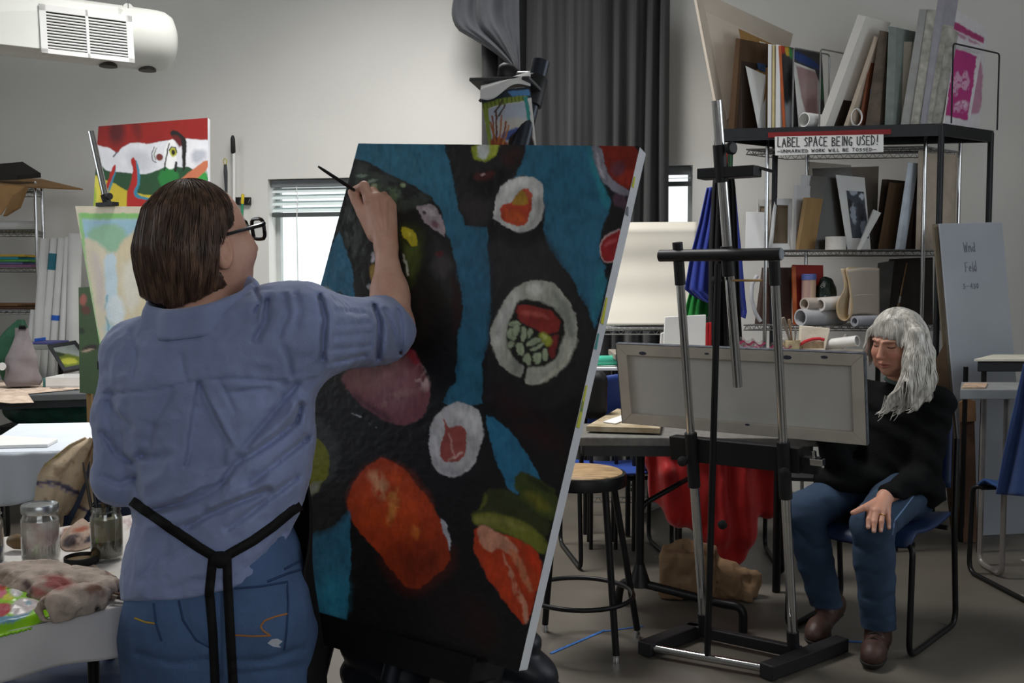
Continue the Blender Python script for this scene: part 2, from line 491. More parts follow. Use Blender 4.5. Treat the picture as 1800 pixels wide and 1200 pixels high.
XL, XR, YR, CZ = -4.9, 3.9, -3.6, 4.8
YL, YRR = W0 - WS * XL, W0 - WS * XR
def struct(o): o['kind'] = 'structure'; return o
struct(MB().slab([(XL, YR, 0), (XR, YR, 0), (XR, YRR, 0), (XL, YL, 0)], (0, 0, -.12)).build('floor', mf))
# ceiling with a skylight opening
SKX0, SKX1, SKY0, SKY1 = -1.6, .1, 4.2, 5.3
cb = MB()
cb.slab([(XL, YR, CZ), (XR, YR, CZ), (XR, SKY0, CZ), (XL, SKY0, CZ)], (0, 0, .15))
cb.slab([(XL, SKY0, CZ), (SKX0, SKY0, CZ), (SKX0, SKY1, CZ), (XL, SKY1, CZ)], (0, 0, .15))
cb.slab([(SKX1, SKY0, CZ), (XR, SKY0, CZ), (XR, SKY1, CZ), (SKX1, SKY1, CZ)], (0, 0, .15))
cb.slab([(XL, SKY1, CZ), (XR, SKY1, CZ), (XR, YRR, CZ), (XL, YL, CZ)], (0, 0, .15))
struct(cb.build('ceiling', M_CEIL))
# side walls with their windows, rear wall with an added opening
def wall_open(name, a, b, thick, z0, z1, openings):
    """straight wall from a to b (2D), inner face on the line, openings (s0, s1, z0, z1)"""
    a, b = V(*a), V(*b); d = b - a; Ln = np.linalg.norm(d); d = d / Ln
    m = MB()
    cuts = sorted({0, Ln, *[o[0] for o in openings], *[o[1] for o in openings]})
    for s0, s1 in zip(cuts[:-1], cuts[1:]):
        zs = [(z0, z1)]
        for o in openings:
            if o[0] <= s0 + 1e-6 and o[1] >= s1 - 1e-6:
                zs = [(z0, o[2]), (o[3], z1)]
        for q0, q1 in zs:
            p, q = a + d * s0, a + d * s1
            m.slab([(*p, q0), (*q, q0), (*q, q1), (*p, q1)], (*thick, 0))
    return struct(m.build(name, M_WALL))
wall_open('wall_left', (XL, YR), (XL, YL), (-.15, 0), 0, CZ, [(5.6, 8.8, 1.9, 3.9)])
wall_open('wall_right', (XR, YR), (XR, YRR), (.15, 0), 0, CZ, [(5.1, 7.3, 1.5, 3.1)])
wall_open('wall_rear', (XL, YR), (XR, YR), (0, -.15), 0, CZ, [(4.4, 8.4, 1.5, 3.4)])
# back wall: positions along it measured in s from the left corner
BA = V(XL, YL)
def swall(px, py): return float(np.linalg.norm(onwall(px, py)[:2] - BA))
w1 = (swall(472, 400), swall(750, 400), onwall(472, 512)[2], onwall(472, 315)[2])
w2 = (swall(1105, 350), swall(1217, 350), onwall(1217, 500)[2], onwall(1217, 290)[2])
wall_open('wall_back', (XL, YL), (XR, YRR), tuple(-WN[:2] * .16), 0, CZ, [w1, w2])
def wp(s, z, off=0.0):                     # point of the back wall, off = towards the room
    q = V(XL, YL, 0) + WT * s + WN * off; q[2] = z; return q
M_FRAME = mat('window_frame_paint', '#b9bdbb', 0.5, var=0.04)
def window(n, w, depth=.12):
    s0, s1, z0, z1 = w
    root = struct(bpy.data.objects.new('window_%d' % n, None)); COL.objects.link(root); root.location = tuple(wp((s0 + s1) / 2, z0))
    t = .035
    m = MB()
    for a, b, c, d in ((s0, s0 + t, z0, z1), (s1 - t, s1, z0, z1), (s0 + t, s1 - t, z0, z0 + t), (s0 + t, s1 - t, z1 - t, z1)):
        m.slab([wp(a, c, -depth), wp(b, c, -depth), wp(b, d, -depth), wp(a, d, -depth)], -WN * .04)
    m.build('window_frame', M_FRAME, root)
    g = MB(); g.slab([wp(s0 + t, z0 + t, -depth - .015), wp(s1 - t, z0 + t, -depth - .015), wp(s1 - t, z1 - t, -depth - .015), wp(s0 + t, z1 - t, -depth - .015)], -WN * .005)
    gm = bpy.data.materials.get('window_glass')
    if gm is None:
        gm = bpy.data.materials.new('window_glass'); gm.use_nodes = True
        nn, ll = gm.node_tree.nodes, gm.node_tree.links
        tb = nn.new('ShaderNodeBsdfTransparent'); tb.inputs[0].default_value = (.96, .98, .98, 1)
        gl = nn.new('ShaderNodeBsdfGlossy'); gl.inputs['Roughness'].default_value = .02
        ms = nn.new('ShaderNodeMixShader'); ms.inputs[0].default_value = .06
        ll.new(tb.outputs[0], ms.inputs[1]); ll.new(gl.outputs[0], ms.inputs[2]); ll.new(ms.outputs[0], nn['Material Output'].inputs['Surface'])
    g.build('pane', gm, root)
    sl = MB().slab([wp(s0, z0, -depth), wp(s1, z0, -depth), wp(s1, z0 + .018, -depth), wp(s0, z0 + .018, -depth)], WN * (depth + .02))
    sl.build('window_sill', M_WHITE, root)
window(1, w1); window(2, w2)
def blind(w, zb, label, nsl):
    s0, s1, z0, z1 = w
    s0 += .012; s1 -= .012
    r = thing('window_blind', wp((s0 + s1) / 2, zb, -.05), label, 'blind')
    m1 = mat('blind_rail', '#74787a', .5, var=.05); m2 = mat('blind_slat', '#cfd9d8', .45, var=.04); m3 = mat('blind_bottom', '#4c5150', .5, var=.05)
    hh = .055
    MB().slab([wp(s0, z1 - hh, -.03), wp(s1, z1 - hh, -.03), wp(s1, z1 - .004, -.03), wp(s0, z1 - .004, -.03)], -WN * .05).build('head_rail', m1, r, bevel=.003)
    n = nsl; top = z1 - hh - .022; bot = zb + .05
    for i in range(n):
        z = top + (bot - top) * i / max(n - 1, 1); hs = (top - bot) / max(n - 1, 1) * .36
        MB().slab([wp(s0, z - hs, -.032), wp(s1, z - hs, -.032), wp(s1, z + hs, -.06), wp(s0, z + hs, -.06)], -WN * .004 + UP * .002).build('slat', m2, r)
    MB().slab([wp(s0, zb, -.03), wp(s1, zb, -.03), wp(s1, zb + .03, -.03), wp(s0, zb + .03, -.03)], -WN * .04).build('bottom_rail', m3, r, bevel=.003)
    sc = s0 + (s1 - s0) * .17
    MB().tube([wp(sc, z1 - hh, -.02), wp(sc + .01, (z1 + zb) / 2, -.018), wp(sc, zb - .01, -.02)], .003, 6).build('ladder_cord', M_WHITE, r)
    MB().tube([wp(sc, zb, -.02), wp(sc + .003, z0 + .02, -.02)], .004, 6).build('wand', m2, r)
blind(w1, onwall(480, 381)[2], 'grey slatted blind half drawn up over the bright left window', 4)
blind(w2, onwall(1200, 326)[2], 'grey slatted blind over the narrow window strip beside the curtain', 2)

# skylight, side windows, rear window added for the fill light: frames and glass bars
def frame_rect(name, pts, inward, bars):
    root = struct(bpy.data.objects.new(name, None)); COL.objects.link(root); root.location = tuple(np.mean(pts, 0))
    m = MB(); pts = [V(*p) for p in pts]
    for i in range(4): m.bar(pts[i], pts[(i + 1) % 4], .08, .08)
    for k in range(1, bars):
        t = k / bars; m.bar(pts[0] * (1 - t) + pts[1] * t, pts[3] * (1 - t) + pts[2] * t, .05, .05)
    m.build('window_frame', M_FRAME, root)
frame_rect('window_3', [(SKX0, SKY0, CZ + .1), (SKX1, SKY0, CZ + .1), (SKX1, SKY1, CZ + .1), (SKX0, SKY1, CZ + .1)], None, 4)
frame_rect('window_4', [(XL - .1, 2.0, 1.9), (XL - .1, 5.2, 1.9), (XL - .1, 5.2, 3.9), (XL - .1, 2.0, 3.9)], None, 4)
frame_rect('window_6', [(XR + .1, 1.5, 1.5), (XR + .1, 3.7, 1.5), (XR + .1, 3.7, 3.1), (XR + .1, 1.5, 3.1)], None, 3)
frame_rect('window_5', [(-.5, YR - .1, 1.5), (3.5, YR - .1, 1.5), (3.5, YR - .1, 3.4), (-.5, YR - .1, 3.4)], None, 4)  # frame added to go with the rear fill

# blue tape lines on the floor
M_TAPE = mat('blue_tape', '#2f5f9e', .6, var=.25, scale=60)
for a, b, w in (((968, 1148), (1063, 1107), .012), ((1463, 1125), (1515, 1128), .014), ((1062, 1109), (1130, 1100), .008)):
    p, q = onz(*a, 0.002), onz(*b, 0.002)
    tag(MB().bar(p, q, w, .0016).build('floor_tape', M_TAPE),
        {968: 'worn strip of blue tape on the floor left of the stool legs', 1463: 'short strip of blue tape on the floor between the brown shoes',
         1062: 'thin scuffed blue tape strip on the floor under the stool'}[a[0]], 'tape')

# ---------------------------------------------------------------- ventilation duct, upper left
DE = at(238, 68, 6.15); DD = nrm(V(-.80, -.52, 0.0)); DS = DE + DD * 3.0
DS[0] = max(DS[0], XL + .02)
DR = .178
M_DUCT = mat('duct_paint', '#dfe0da', .45, var=.04, scale=3)
duct = thing('ventilation_duct', DE - UP * DR, 'white round ventilation duct hung high on the left', 'duct')
dm = MB(); DL = float(np.linalg.norm(DS - DE))
prof = [(DR, 0), (DR, DL)]
dm.lathe(DS, [(DR, 0), (DR, DL - .03), (DR * 1.0, DL + .10), (DR * .97, DL + .155), (DR * .85, DL + .195), (DR * .55, DL + .222), (0.01, DL + .23)], 40, -DD)
dm.build('duct_shell', M_DUCT, duct, True)
side = nrm(np.cross(UP, -DD)); 
if side[1] > 0: side = -side                # towards the camera
def dp(t, h, o): return DE + DD * t + UP * h + side * o
bx = MB()
bx.hexa([dp(.07, -.165, .10), dp(1.7, -.165, .10), dp(1.7, -.165, .215), dp(.13, -.165, .215),
         dp(.07, .13, .10), dp(1.7, .13, .10), dp(1.7, .13, .13), dp(.13, .13, .165)])
bx.build('saddle_box', M_DUCT, duct, bevel=.004)
g0, g1 = .06, .55
fz0, fz1 = -.19, .085
def gp(t, v, o):                           # point on the tilted grille
    return dp(t, fz0 + (fz1 - fz0) * v, .222 - .05 * v + o)
gr = MB()
for a, b, c, d in ((g0, g1, 0, .1), (g0, g1, .86, 1), (g0, g0 + .035, 0, 1), (g1 - .035, g1, 0, 1), ((g0 + g1) / 2 - .008, (g0 + g1) / 2 + .008, 0, 1)):
    gr.slab([gp(a, c, .004), gp(b, c, .004), gp(b, d, .004), gp(a, d, .004)], side * .012)
grille = gr.build('vent_grille', M_WHITE, duct, bevel=.002)
MB().slab([gp(g0 + .02, .05, 0), gp(g1 - .02, .05, 0), gp(g1 - .02, .95, 0), gp(g0 + .02, .95, 0)], side * .003).build('grille_backing', M_BLACKP, grille_parent := duct)
for half in ((g0 + .035, (g0 + g1) / 2 - .008), ((g0 + g1) / 2 + .008, g1 - .035)):
    for k in range(12):
        v = .115 + k * .061
        MB().slab([gp(half[0], v, .012), gp(half[1], v, .012), gp(half[1], v + .032, .002), gp(half[0], v + .032, .002)], side * .003 + UP * .004).build('louver', M_WHITE, grille)
hp = DE + UP * DR * .82 + side * DR * .55 + DD * .06
MB().tube([hp, hp + UP * (CZ - hp[2])], .004, 6).build('hanger_wire', M_WIRE, duct)
MB().lathe(hp - side * .01, [(.03, 0), (.03, .012)], 12, side).build('hanger_clip', M_DUCT, duct)
for t in (.16, -.06):
    MB().lathe(dp(t, -DR - .008, 0.02), [(.05, 0), (.05, .03)], 18).build('duct_nozzle', mat('dark_nozzle', '#3a3833', .5), duct)

# ---------------------------------------------------------------- long grey curtain on the back wall
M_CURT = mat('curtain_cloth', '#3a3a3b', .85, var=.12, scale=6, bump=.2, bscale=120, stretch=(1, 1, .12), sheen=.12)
cs0, cs1 = swall(858, 100) , swall(1181, 100)
def fold(u):
    r = 0
    for c, w, a in ((.03, .02, .05), (.075, .015, -.05), (.14, .022, .06), (.22, .018, -.09), (.235, .012, -.06), (.33, .05, .03), (.43, .03, -.02), (.5, .045, .025), (.58, .02, -.03), (.65, .03, .035),
                    (.70, .016, -.035), (.77, .022, -.07), (.83, .025, .05), (.875, .014, -.07), (.915, .02, .05), (.95, .014, -.09), (.985, .018, .04)):
        r += a * math.exp(-((u - c) / w) ** 2)
    return r + .012 * math.sin(u * 80) + .008 * math.sin(u * 131 + 1)
cu = thing('curtain', wp((cs0 + cs1) / 2, .05, .2), 'long dark grey curtain hanging in folds over the back window', 'curtain')
zb_ = .06
def cfn(u, v):
    s = cs0 + (cs1 - cs0) * u; z = CZ - .15 + (zb_ - CZ + .15) * v
    k = .75 + .35 * v
    return wp(s + .012 * math.sin(v * 5 + u * 9) * v, z, .17 + fold(u + .006 * math.sin(v * 4 + u * 20)) * k + .012 * math.sin(v * 9 + u * 30))
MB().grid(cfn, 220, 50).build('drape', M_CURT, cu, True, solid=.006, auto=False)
# swag of cloth bulging at its left edge, paler and bluer to paint in daylight
sA = swall(846, 30)
def sfn(u, v):
    z0, z1 = CZ - .15, onwall(870, 150)[2]
    z = z0 + (z1 - z0) * v
    zz = (z - onwall(850, 40)[2]) 
    bulge = .16 * math.exp(-(zz / .22) ** 2) + (.10 if zz > 0 else .10 * math.exp(-(zz / .15) ** 2))
    wdt = .30 - .0 * v if zz > -.1 else max(.03, .30 - (-.1 - zz) * 1.05)
    right = cs0 + .27
    left = right - wdt - bulge * .55
    s = left + (right - left) * u
    return wp(s, z, .26 + .07 * math.sin(u * math.pi) + .03 * math.sin(u * 14 + zz * 3) + .012 * math.sin(u * 31))
MB().grid(sfn, 60, 60).build('gathered_fold', mat('curtain_cloth_lit', '#4a4c51', .85, var=.12, scale=6, bump=.2, bscale=120, sheen=.12), cu, True, solid=.006, auto=False)
rod = MB().tube([wp(cs0 - .15, CZ - .14, .17), wp(cs1 + .1, CZ - .14, .17)], .014, 10); rod.build('curtain_rod', M_BLACK, cu, True)

# ---------------------------------------------------------------- tools on the back wall near the window
def wtube(a, b, off, r, seg=10, n=2):
    p, q = onwall(*a, off), onwall(*b, off)
    return MB().tube([p + (q - p) * k / (n - 1) for k in range(n)], r, seg)
t = thing('mop_pole', onwall(410, 520, .05), 'white pole with long black grip hanging on wall behind painter', 'pole')
wtube((411, 262), (412, 520), .05, .010).build('shaft', M_WHITE, t, True)
p, q = onwall(410, 270, .05), onwall(409, 238, .05)
MB().tube([p, p + (q - p) * .1, p + (q - p) * .8, p + (q - p) * .93, q], [.013, .017, .016, .011, .007], 12).build('grip', M_BLACKP, t, True)
t = thing('hanging_duster', onwall(397, 470, .06), 'grey handled duster with yellow loop hanging beside the pole', 'duster')
p, q = onwall(398, 345, .06), onwall(396, 289, .06)
MB().tube([p, p + (q - p) * .3, p + (q - p) * .75, q], [.007, .010, .014, .010], 10).build('handle', mat('grey_rubber', '#3d3f44', .5), t, True)
wtube((399, 470), (398, 345), .06, .006).build('stem', M_WIRE, t, True)
c = onwall(395.5, 284, .06)
MB().tube([c + WT * .012 * math.cos(a) + UP * .022 * math.sin(a) for a in np.linspace(0, 2 * math.pi, 15)[:-1]], .003, 6, closed=True).build('loop', mat('yellow_cord', '#b5a93a', .6), t, True)
t = thing('tool_hook_rail', onwall(429, 360, .02), 'black tool clip rail on wall right of the poles', 'hook rail')
p0, p1, p2, p3 = [onwall(*q) for q in ((415, 360), (442, 360), (442, 347), (415, 347))]
MB().slab([p0, p1, p2, p3], WN * .025).build('rail', M_BLACKP, t, bevel=.002)
for px in (421, 436):
    MB().tube([onwall(px, 357, .025), onwall(px + 3, 350, .05)], .003, 6).build('clip', M_WIRE, t)
t = thing('yellow_green_brush', onwall(425, 470, .05), 'yellow and green handled brush clipped to the black rail', 'brush')
wtube((427, 341), (426, 358), .055, .011).build('grip', mat('yellow_plastic', '#d8bf2a', .4), t, True)
wtube((426, 358), (423, 470), .055, .009).build('shaft', mat('green_plastic', '#2f8a63', .4), t, True)
# ================================================================ GENERIC FURNITURE
def thin_glass(name, tint=(.93, .96, .95), gloss=.12, rough=.03):
    m = bpy.data.materials.get(name)
    if m: return m
    m = bpy.data.materials.new(name); m.use_nodes = True
    nn, ll = m.node_tree.nodes, m.node_tree.links
    tb = nn.new('ShaderNodeBsdfTransparent'); tb.inputs[0].default_value = (*tint, 1)
    gl = nn.new('ShaderNodeBsdfGlossy'); gl.inputs['Roughness'].default_value = rough
    lw = nn.new('ShaderNodeLayerWeight'); lw.inputs[0].default_value = .35
    mr = nn.new('ShaderNodeMapRange'); mr.inputs[3].default_value = gloss * .5; mr.inputs[4].default_value = min(1, gloss * 4)
    ll.new(lw.outputs['Facing'], mr.inputs[0])
    ms = nn.new('ShaderNodeMixShader'); ll.new(mr.outputs[0], ms.inputs[0])
    ll.new(tb.outputs[0], ms.inputs[1]); ll.new(gl.outputs[0], ms.inputs[2]); ll.new(ms.outputs[0], nn['Material Output'].inputs['Surface'])
    return m
M_JAR = thin_glass('jar_glass', (.90, .93, .91), .16)
VC = vcol_mat('painted_surface', .55, .2)
VCM = vcol_mat('painted_cloth', .85, .5, 300)
VCG = vcol_mat('wet_paint', .3, .3, 90)
VCO = vcol_mat('oil_paint', .40, .10, 260)

def wire_shelf(name, FL, FR, RR, RL, parent, dense=True, nw=14):
    """open wire shelf: rim rods, zigzag truss and cross wires"""
    FL, FR, RR, RL = [np.asarray(q, float) for q in (FL, FR, RR, RL)]
    m = MB(); dz = V(0, 0, -.028)
    for a, b in ((FL, FR), (FR, RR), (RR, RL), (RL, FL)):
        m.tube([a, b], .0045, 6); m.tube([a + dz, b + dz], .0035, 6)
        n = max(4, int(np.linalg.norm(b - a) / .045))
        for k in range(n):
            t0, t1, t2 = k / n, (k + .5) / n, (k + 1) / n
            m.tube([a + (b - a) * t0 + dz, a + (b - a) * t1, a + (b - a) * t2 + dz], .0022, 4, caps=False)
    if dense:
        n = max(8, int(np.linalg.norm(FR - FL) / .03))
        for k in range(1, n):
            t = k / n; m.tube([FL + (FR - FL) * t, RL + (RR - RL) * t], .002, 4, caps=False)
        for t in (.33, .66): m.tube([FL + (RL - FL) * t, FR + (RR - FR) * t], .004, 5)
    return m.build(name, M_WIRE, parent, True)
def post(p, z1, r, m, parent, name='post', z0=0.0):
    q = MB().tube([V(p[0], p[1], z0), V(p[0], p[1], z1)], r, 10); q.lathe(V(p[0], p[1], z1), [(r * 1.15, 0), (r * 1.15, .02), (r * .7, .035)], 10)
    for k in range(1): pass
    return q.build(name, m, parent, True)

def sled_chair(name, seatc, back, label, wid=.44, shade='#20355f', group='plastic shell chairs in the studio', zs=.44, arms=False, bh=.36):
    """blue plastic shell chair on a black tube sled frame; back = direction from front to back"""
    b = nrm(V(back[0], back[1], 0)); w = nrm(np.cross(b, UP)); c = V(seatc[0], seatc[1], 0)
    r = thing(name, c, label, 'chair', group)
    Ms = mat('chair_shell_' + shade, shade, .5, var=.08, scale=20, bump=.05)
    def sf(u, v):
        x = (u - .5) * wid; y = (v - .5) * .42
        return c + w * x + b * y + UP * (zs + .02 * (2 * u - 1) ** 2 - .02 * math.sin(v * math.pi) - (.05 * max(0, .12 - v) / .12))
    MB().grid(sf, 14, 14).build('seat', Ms, r, True, solid=.012, auto=False)
    def bf(u, v):
        k = (2 * u - 1); x = k * wid * .5 * (1 - .10 * v - .25 * max(0, v - .8) * abs(k))
        return c + w * x + b * (.235 + .07 * v - .045 * k * k) + UP * (zs + .12 + bh * v - .03 * max(0, v - .7) * k * k * 3)
    MB().grid(bf, 14, 12).build('backrest', Ms, r, True, solid=.012, auto=False)
    for s in (-1, 1):
        o = w * s * (wid / 2 + .012)
        pts = [c + o * .8 - b * .17 + UP * (zs - .03), c + o - b * .22 + UP * (zs - .03), c + o - b * .235 + UP * .011, c + o + b * .26 + UP * .011, c + o + b * .215 + UP * (zs - .04), c + o * .93 + b * .27 + UP * (zs + .30)]
        MB().tube(fillet(pts, .06), .011, 10).build('leg_frame', M_BLACK, r, True)
    for y in (-.17, .17): MB().tube([c - w * wid / 2 + b * y + UP * (zs - .03), c + w * wid / 2 + b * y + UP * (zs - .03)], .010, 8).build('cross_bar', M_BLACK, r, True)
    return r
def folding_table(name, quad, z, label, top_m, legs=True, th=.03, group=None, lm=None, edge=None):
    quad = [V(q[0], q[1], 0) for q in quad]; c = sum(quad) / 4
    r = thing(name, c, label, 'table', group)
    MB().slab([q + UP * z for q in quad], UP * -th).build('tabletop', top_m, r, bevel=.004)
    if edge:
        m = MB()
        ins = [c + (q - c) * .93 for q in quad]
        for i in range(4): m.bar(ins[i] + UP * (z - th - .02), ins[(i + 1) % 4] + UP * (z - th - .02), .02, .04)
        m.build('apron_frame', edge, r)
    if legs:
        for i in range(4):
            q = c + (quad[i] - c) * .86
            MB().tube([q + UP * (z - th), q + UP * 0.006], .014, 8).build('leg', lm or M_BLACK, r, True)
    return r
def heap(name, poly, z, hfun, base, shapes, parent=None, m=None, n=90, warp=4, seed=3, grain=.1, edge=.02, drop=None):
    """loose cloth or paint lying on a table: a height field over a photo-pixel outline; hfun(dist inside [m], P) -> height"""
    W = np.array([onz(px, py, z) for px, py in poly]); lo, hi = W.min(0), W.max(0)
    gx, gy = np.meshgrid(np.linspace(lo[0], hi[0], n), np.linspace(lo[1], hi[1], n))
    sd = -poly_sd(gx, gy, smooth_poly(W[:, :2], 2))
    P = np.stack([gx, gy, np.full(gx.shape, z)], -1)
    s = np.clip(sd / edge, 0, 1); s = s * s * (3 - 2 * s)
    P[..., 2] += .0015 + s * hfun(sd, P)
    if drop is not None: P = drop(P)
    px, py = project(P)
    C = paint_px(px, py, base, shapes, warp, .05, seed, grain)
    idx = np.arange(n * n).reshape(n, n)
    F = np.stack([idx[:-1, :-1], idx[:-1, 1:], idx[1:, 1:], idx[1:, :-1]], -1).reshape(-1, 4)
    F = F[(sd.ravel()[F] > -.001).any(1)]
    used = np.unique(F); mp = np.full(n * n, -1); mp[used] = np.arange(len(used)); F = mp[F]
    o = mesh_obj(name, P.reshape(-1, 3)[used], F, m or VCM, parent, True)
    ca = o.data.color_attributes.new('paint', 'FLOAT_COLOR', 'POINT')
    cc = np.ones((len(used), 4), np.float32); cc[:, :3] = C.reshape(-1, 3)[used]; ca.data.foreach_set('color', cc.ravel())
    md = o.modifiers.new('thickness', 'SOLIDIFY'); md.thickness = .003; md.offset = -1
    return o
def roll(name, a, b, r, m, label=None, cat=None, group=None, parent=None, wall=.75, seg=18):
    """hollow tube from a to b"""
    a, b = np.asarray(a, float), np.asarray(b, float); L = np.linalg.norm(b - a); ax = (b - a) / L
    o = MB().lathe(a, [(r * wall, .004), (r * wall, 0), (r, 0), (r, L), (r * wall, L), (r * wall, .004)], seg, ax, False, False).build(name, m, parent, True)
    if label: tag(o, label, cat, group)
    return o

# ================================================================ LEFT BACKGROUND: wire rack, rolls, work tables
fr, rr_ = at(62, 340, 6.95), at(74, 340, 7.35)
rack = thing('wire_rack', V((fr[0] + rr_[0]) / 2 - .5, 7.1, 0), 'chrome wire rack at the far left, cardboard on top', 'rack')
for p, nm in ((fr, 'post'), (rr_, 'post'), (V(-4.55, 6.95, 0), 'post'), (V(-4.55, 7.35, 0), 'post')):
    post(p, at(60, 328, 6.95)[2], .011, M_CHROME, rack)
def lshelf(py):
    z = at(62, py, 6.95)[2]
    return wire_shelf('shelf', V(-4.55, 6.95, z), V(fr[0], 6.95, z), V(rr_[0], 7.35, z), V(-4.55, 7.35, z), rack)
for py in (330, 404, 470, 545): lshelf(py)
def zrack(py): return at(62, py, 6.95)[2]
zt = zrack(330)
b = thing('flattened_box', V(-3.8, 7.0, zt), 'large flattened brown cardboard box lying over the left rack', 'cardboard box')
MB().slab([at(-60, 318, 6.72) , at(66, 331, 6.72), at(146, 334, 7.0), at(72, 316, 7.3), at(-60, 312, 7.3)], UP * .008).build('sheet', M_CARD, b)
MB().slab([at(-60, 320, 6.70), at(44, 328, 6.70), at(22, 350, 6.68), at(2, 378, 6.66), at(-60, 395, 6.66)], V(0, -.006, 0)).build('hanging_flap', mat('cardboard_light', '#a07c52', .85, var=.12, scale=9), b)
MB().slab([at(28, 329, 6.695), at(44, 328, 6.695), at(30, 365, 6.66), at(5, 380, 6.64)], V(.02, .01, 0)).build('flap_edge', M_CARD, b)
tag(MB().slab([at(-50, 300, 6.8), at(40, 292, 7.0), at(72, 312, 7.0), at(30, 316, 6.8), at(-50, 318, 6.8)], UP * .03).build('black_portfolio', mat('black_folder', '#1c1917', .7)), 'black folder lying on the cardboard over the left rack', 'folder')
z = zrack(404)
a_ = V(fr[0] - .06, 7.08, z + .035)
tag(roll('paper_roll', a_, a_ + V(-.62, .02, 0), .032, M_PAPER), 'white paper roll lying on the upper wire shelf, far left', 'paper roll')
z = zrack(470); zz = z + .004
for i, (cl, pw, nm) in enumerate((('#8c5a7d', 64, 'mauve'), ('#5d6a93', 60, 'slate blue'), ('#4d9a4a', 56, 'green'), ('#2f8fa0', 50, 'teal'), ('#c9a53c', 48, 'yellow'))):
    x1 = at(pw, 465, 7.05)[0]; h = .016
    o = MB().slab([V(x1 - .5, 7.0, zz), V(x1 - .05 * (i % 2), 6.98 + .01 * i, zz), V(x1 - .02, 7.26, zz), V(x1 - .5, 7.28, zz)], UP * h).build('paper_folder', mat('folder_' + cl, cl, .6), bevel=.002)
    tag(o, nm + ' folder in the stack on the left wire shelf', 'folder'); zz += h + .0015
z = zrack(545)
for i, (cl, nm) in enumerate((('#5c3d26', 'dark brown'), ('#85603c', 'light brown'))):
    o = MB().slab([V(-4.3, 7.0, z + .006 + i * .02), V(fr[0] - .06 - .1 * i, 6.99, z + .006 + i * .02), V(fr[0] - .04, 7.3, z + .006 + i * .02), V(-4.3, 7.3, z + .006 + i * .02)], UP * .016).build('wood_board', mat('board_' + cl, cl, .6, var=.2, scale=5, stretch=(1, 8, 1)), bevel=.002)
    tag(o, nm + ' board lying on the lowest visible left shelf', 'board')
# standing rolls of paper
roll_spec = [((80, 420), (67, 593), .032, 'leftmost tall white roll standing by the wire rack'),
             ((96, 419), (81, 593), .026, 'tall white roll with a teal label patch'),
             ((109, 418), (95, 593), .024, 'slim white roll with a blue tape band'),
             ((120, 417), (110, 593), .022, 'slim leaning white roll next to the taped roll'),
             ((133, 411), (128, 593), .042, 'thickest white roll, rightmost by the waterfall painting'),
             ((62, 545), (55, 600), .030, 'short white roll standing lowest at the rack')]
for i, (a, b, r, lb) in enumerate(roll_spec):
    A, Bp = at(*a, 6.88 + .006 * (i % 2)), at(*b, 6.84 + .006 * (i % 3)); d = nrm(A - Bp)
    F = Bp - d * ((Bp[2] - .03) / d[2])
    t = thing('standing_paper_roll', F, lb, 'paper roll', 'paper rolls standing at the left')
    roll('tube', F, A, r, M_PAPER, parent=t, wall=.82)
    if i == 1:
        p0 = at(89, 462, 7.05)
        q = MB(); 
        tt = (p0[2] - F[2]) / d[2]; c0 = F + d * tt
        q.lathe(c0 - d * .05, [(r + .001, 0), (r + .001, .11)], 18, d, False, False); q.build('label_patch', mat('teal_label', '#2d7383', .6), t, True)
    if i == 2:
        tt = (at(96, 556, 7.05)[2] - F[2]) / d[2]; c0 = F + d * tt
        MB().lathe(c0 - d * .02, [(r + .001, 0), (r + .001, .035)], 18, d, False, False).build('tape_band', mat('blue_band', '#2a5fc0', .5), t, True)

# tall work table behind, with folders
zT = at(100, 606, 6.4)[2]
tb = folding_table('side_counter', [(-4.4, 6.4), (at(142, 606, 6.4)[0], 6.4), (at(138, 600, 6.75)[0], 6.72), (-4.4, 6.72)], zT, 'high grey work table in front of the white rolls', mat('grey_laminate', '#8e938c', .5, var=.05), th=.03)
def flat(name, x0, x1, y0, y1, z, h, c, label, cat, bev=.003):
    o = MB().box(x0, x1, y0, y1, z, z + h).build(name, mat(name + '_' + c, c, .6, var=.06), bevel=bev); return tag(o, label, cat)
xa, xb = at(52, 600, 6.45)[0], at(96, 600, 6.45)[0]
flat('document_folder', xa, xb, 6.43, 6.66, zT + .001, .014, '#55558f', 'violet folder on the high grey table', 'folder')
flat('blue_notebook', xa + .02, at(66, 600, 6.5)[0], 6.47, 6.62, zT + .016, .02, '#2c63c4', 'small blue notebook on the violet folder', 'notebook')
flat('red_brown_book', at(-20, 600, 6.45)[0], at(16, 600, 6.45)[0], 6.43, 6.66, zT + .001, .045, '#7a3f36', 'red brown box file on the high grey table, far left', 'box file')

# newspaper-covered work table
zt2 = .74
q = [onz(-90, 697, zt2), onz(178, 689, zt2), onz(196, 660, zt2), onz(-90, 664, zt2)]
folding_table('work_table', [(p[0], p[1]) for p in q], zt2 - .004, 'folding table with newspaper and a grey bag at left', mat('grey_edge_table', '#5d6062', .5, var=.05), th=.035, edge=mat('table_rail', '#3b3e42', .5))
news = mat('newsprint', '#b9a391', .8, var=.15, scale=25, col2='#d8c6b4', bump=.1)
np_ = [onz(-90, 694, zt2), onz(50, 692, zt2), onz(170, 681, zt2), onz(172, 668, zt2), onz(-90, 668, zt2)]
sheet = thing('newspaper_sheet', sum(np_) / 5, 'printed brown paper spread over the left work table', 'newspaper')
MB().slab(np_, UP * .002).build('sheet', news, sheet)
hang = [np_[0] + V(0, -.006, .001), np_[1] + V(0, -.006, .001), onz(60, 697, zt2) + V(0, -.003, -.03), onz(20, 700, zt2) + V(0, -.003, -.025), np_[0] + V(0, -.006, -.02)]
MB().slab(hang, V(0, -.002, 0)).build('hanging_edge', news, sheet)
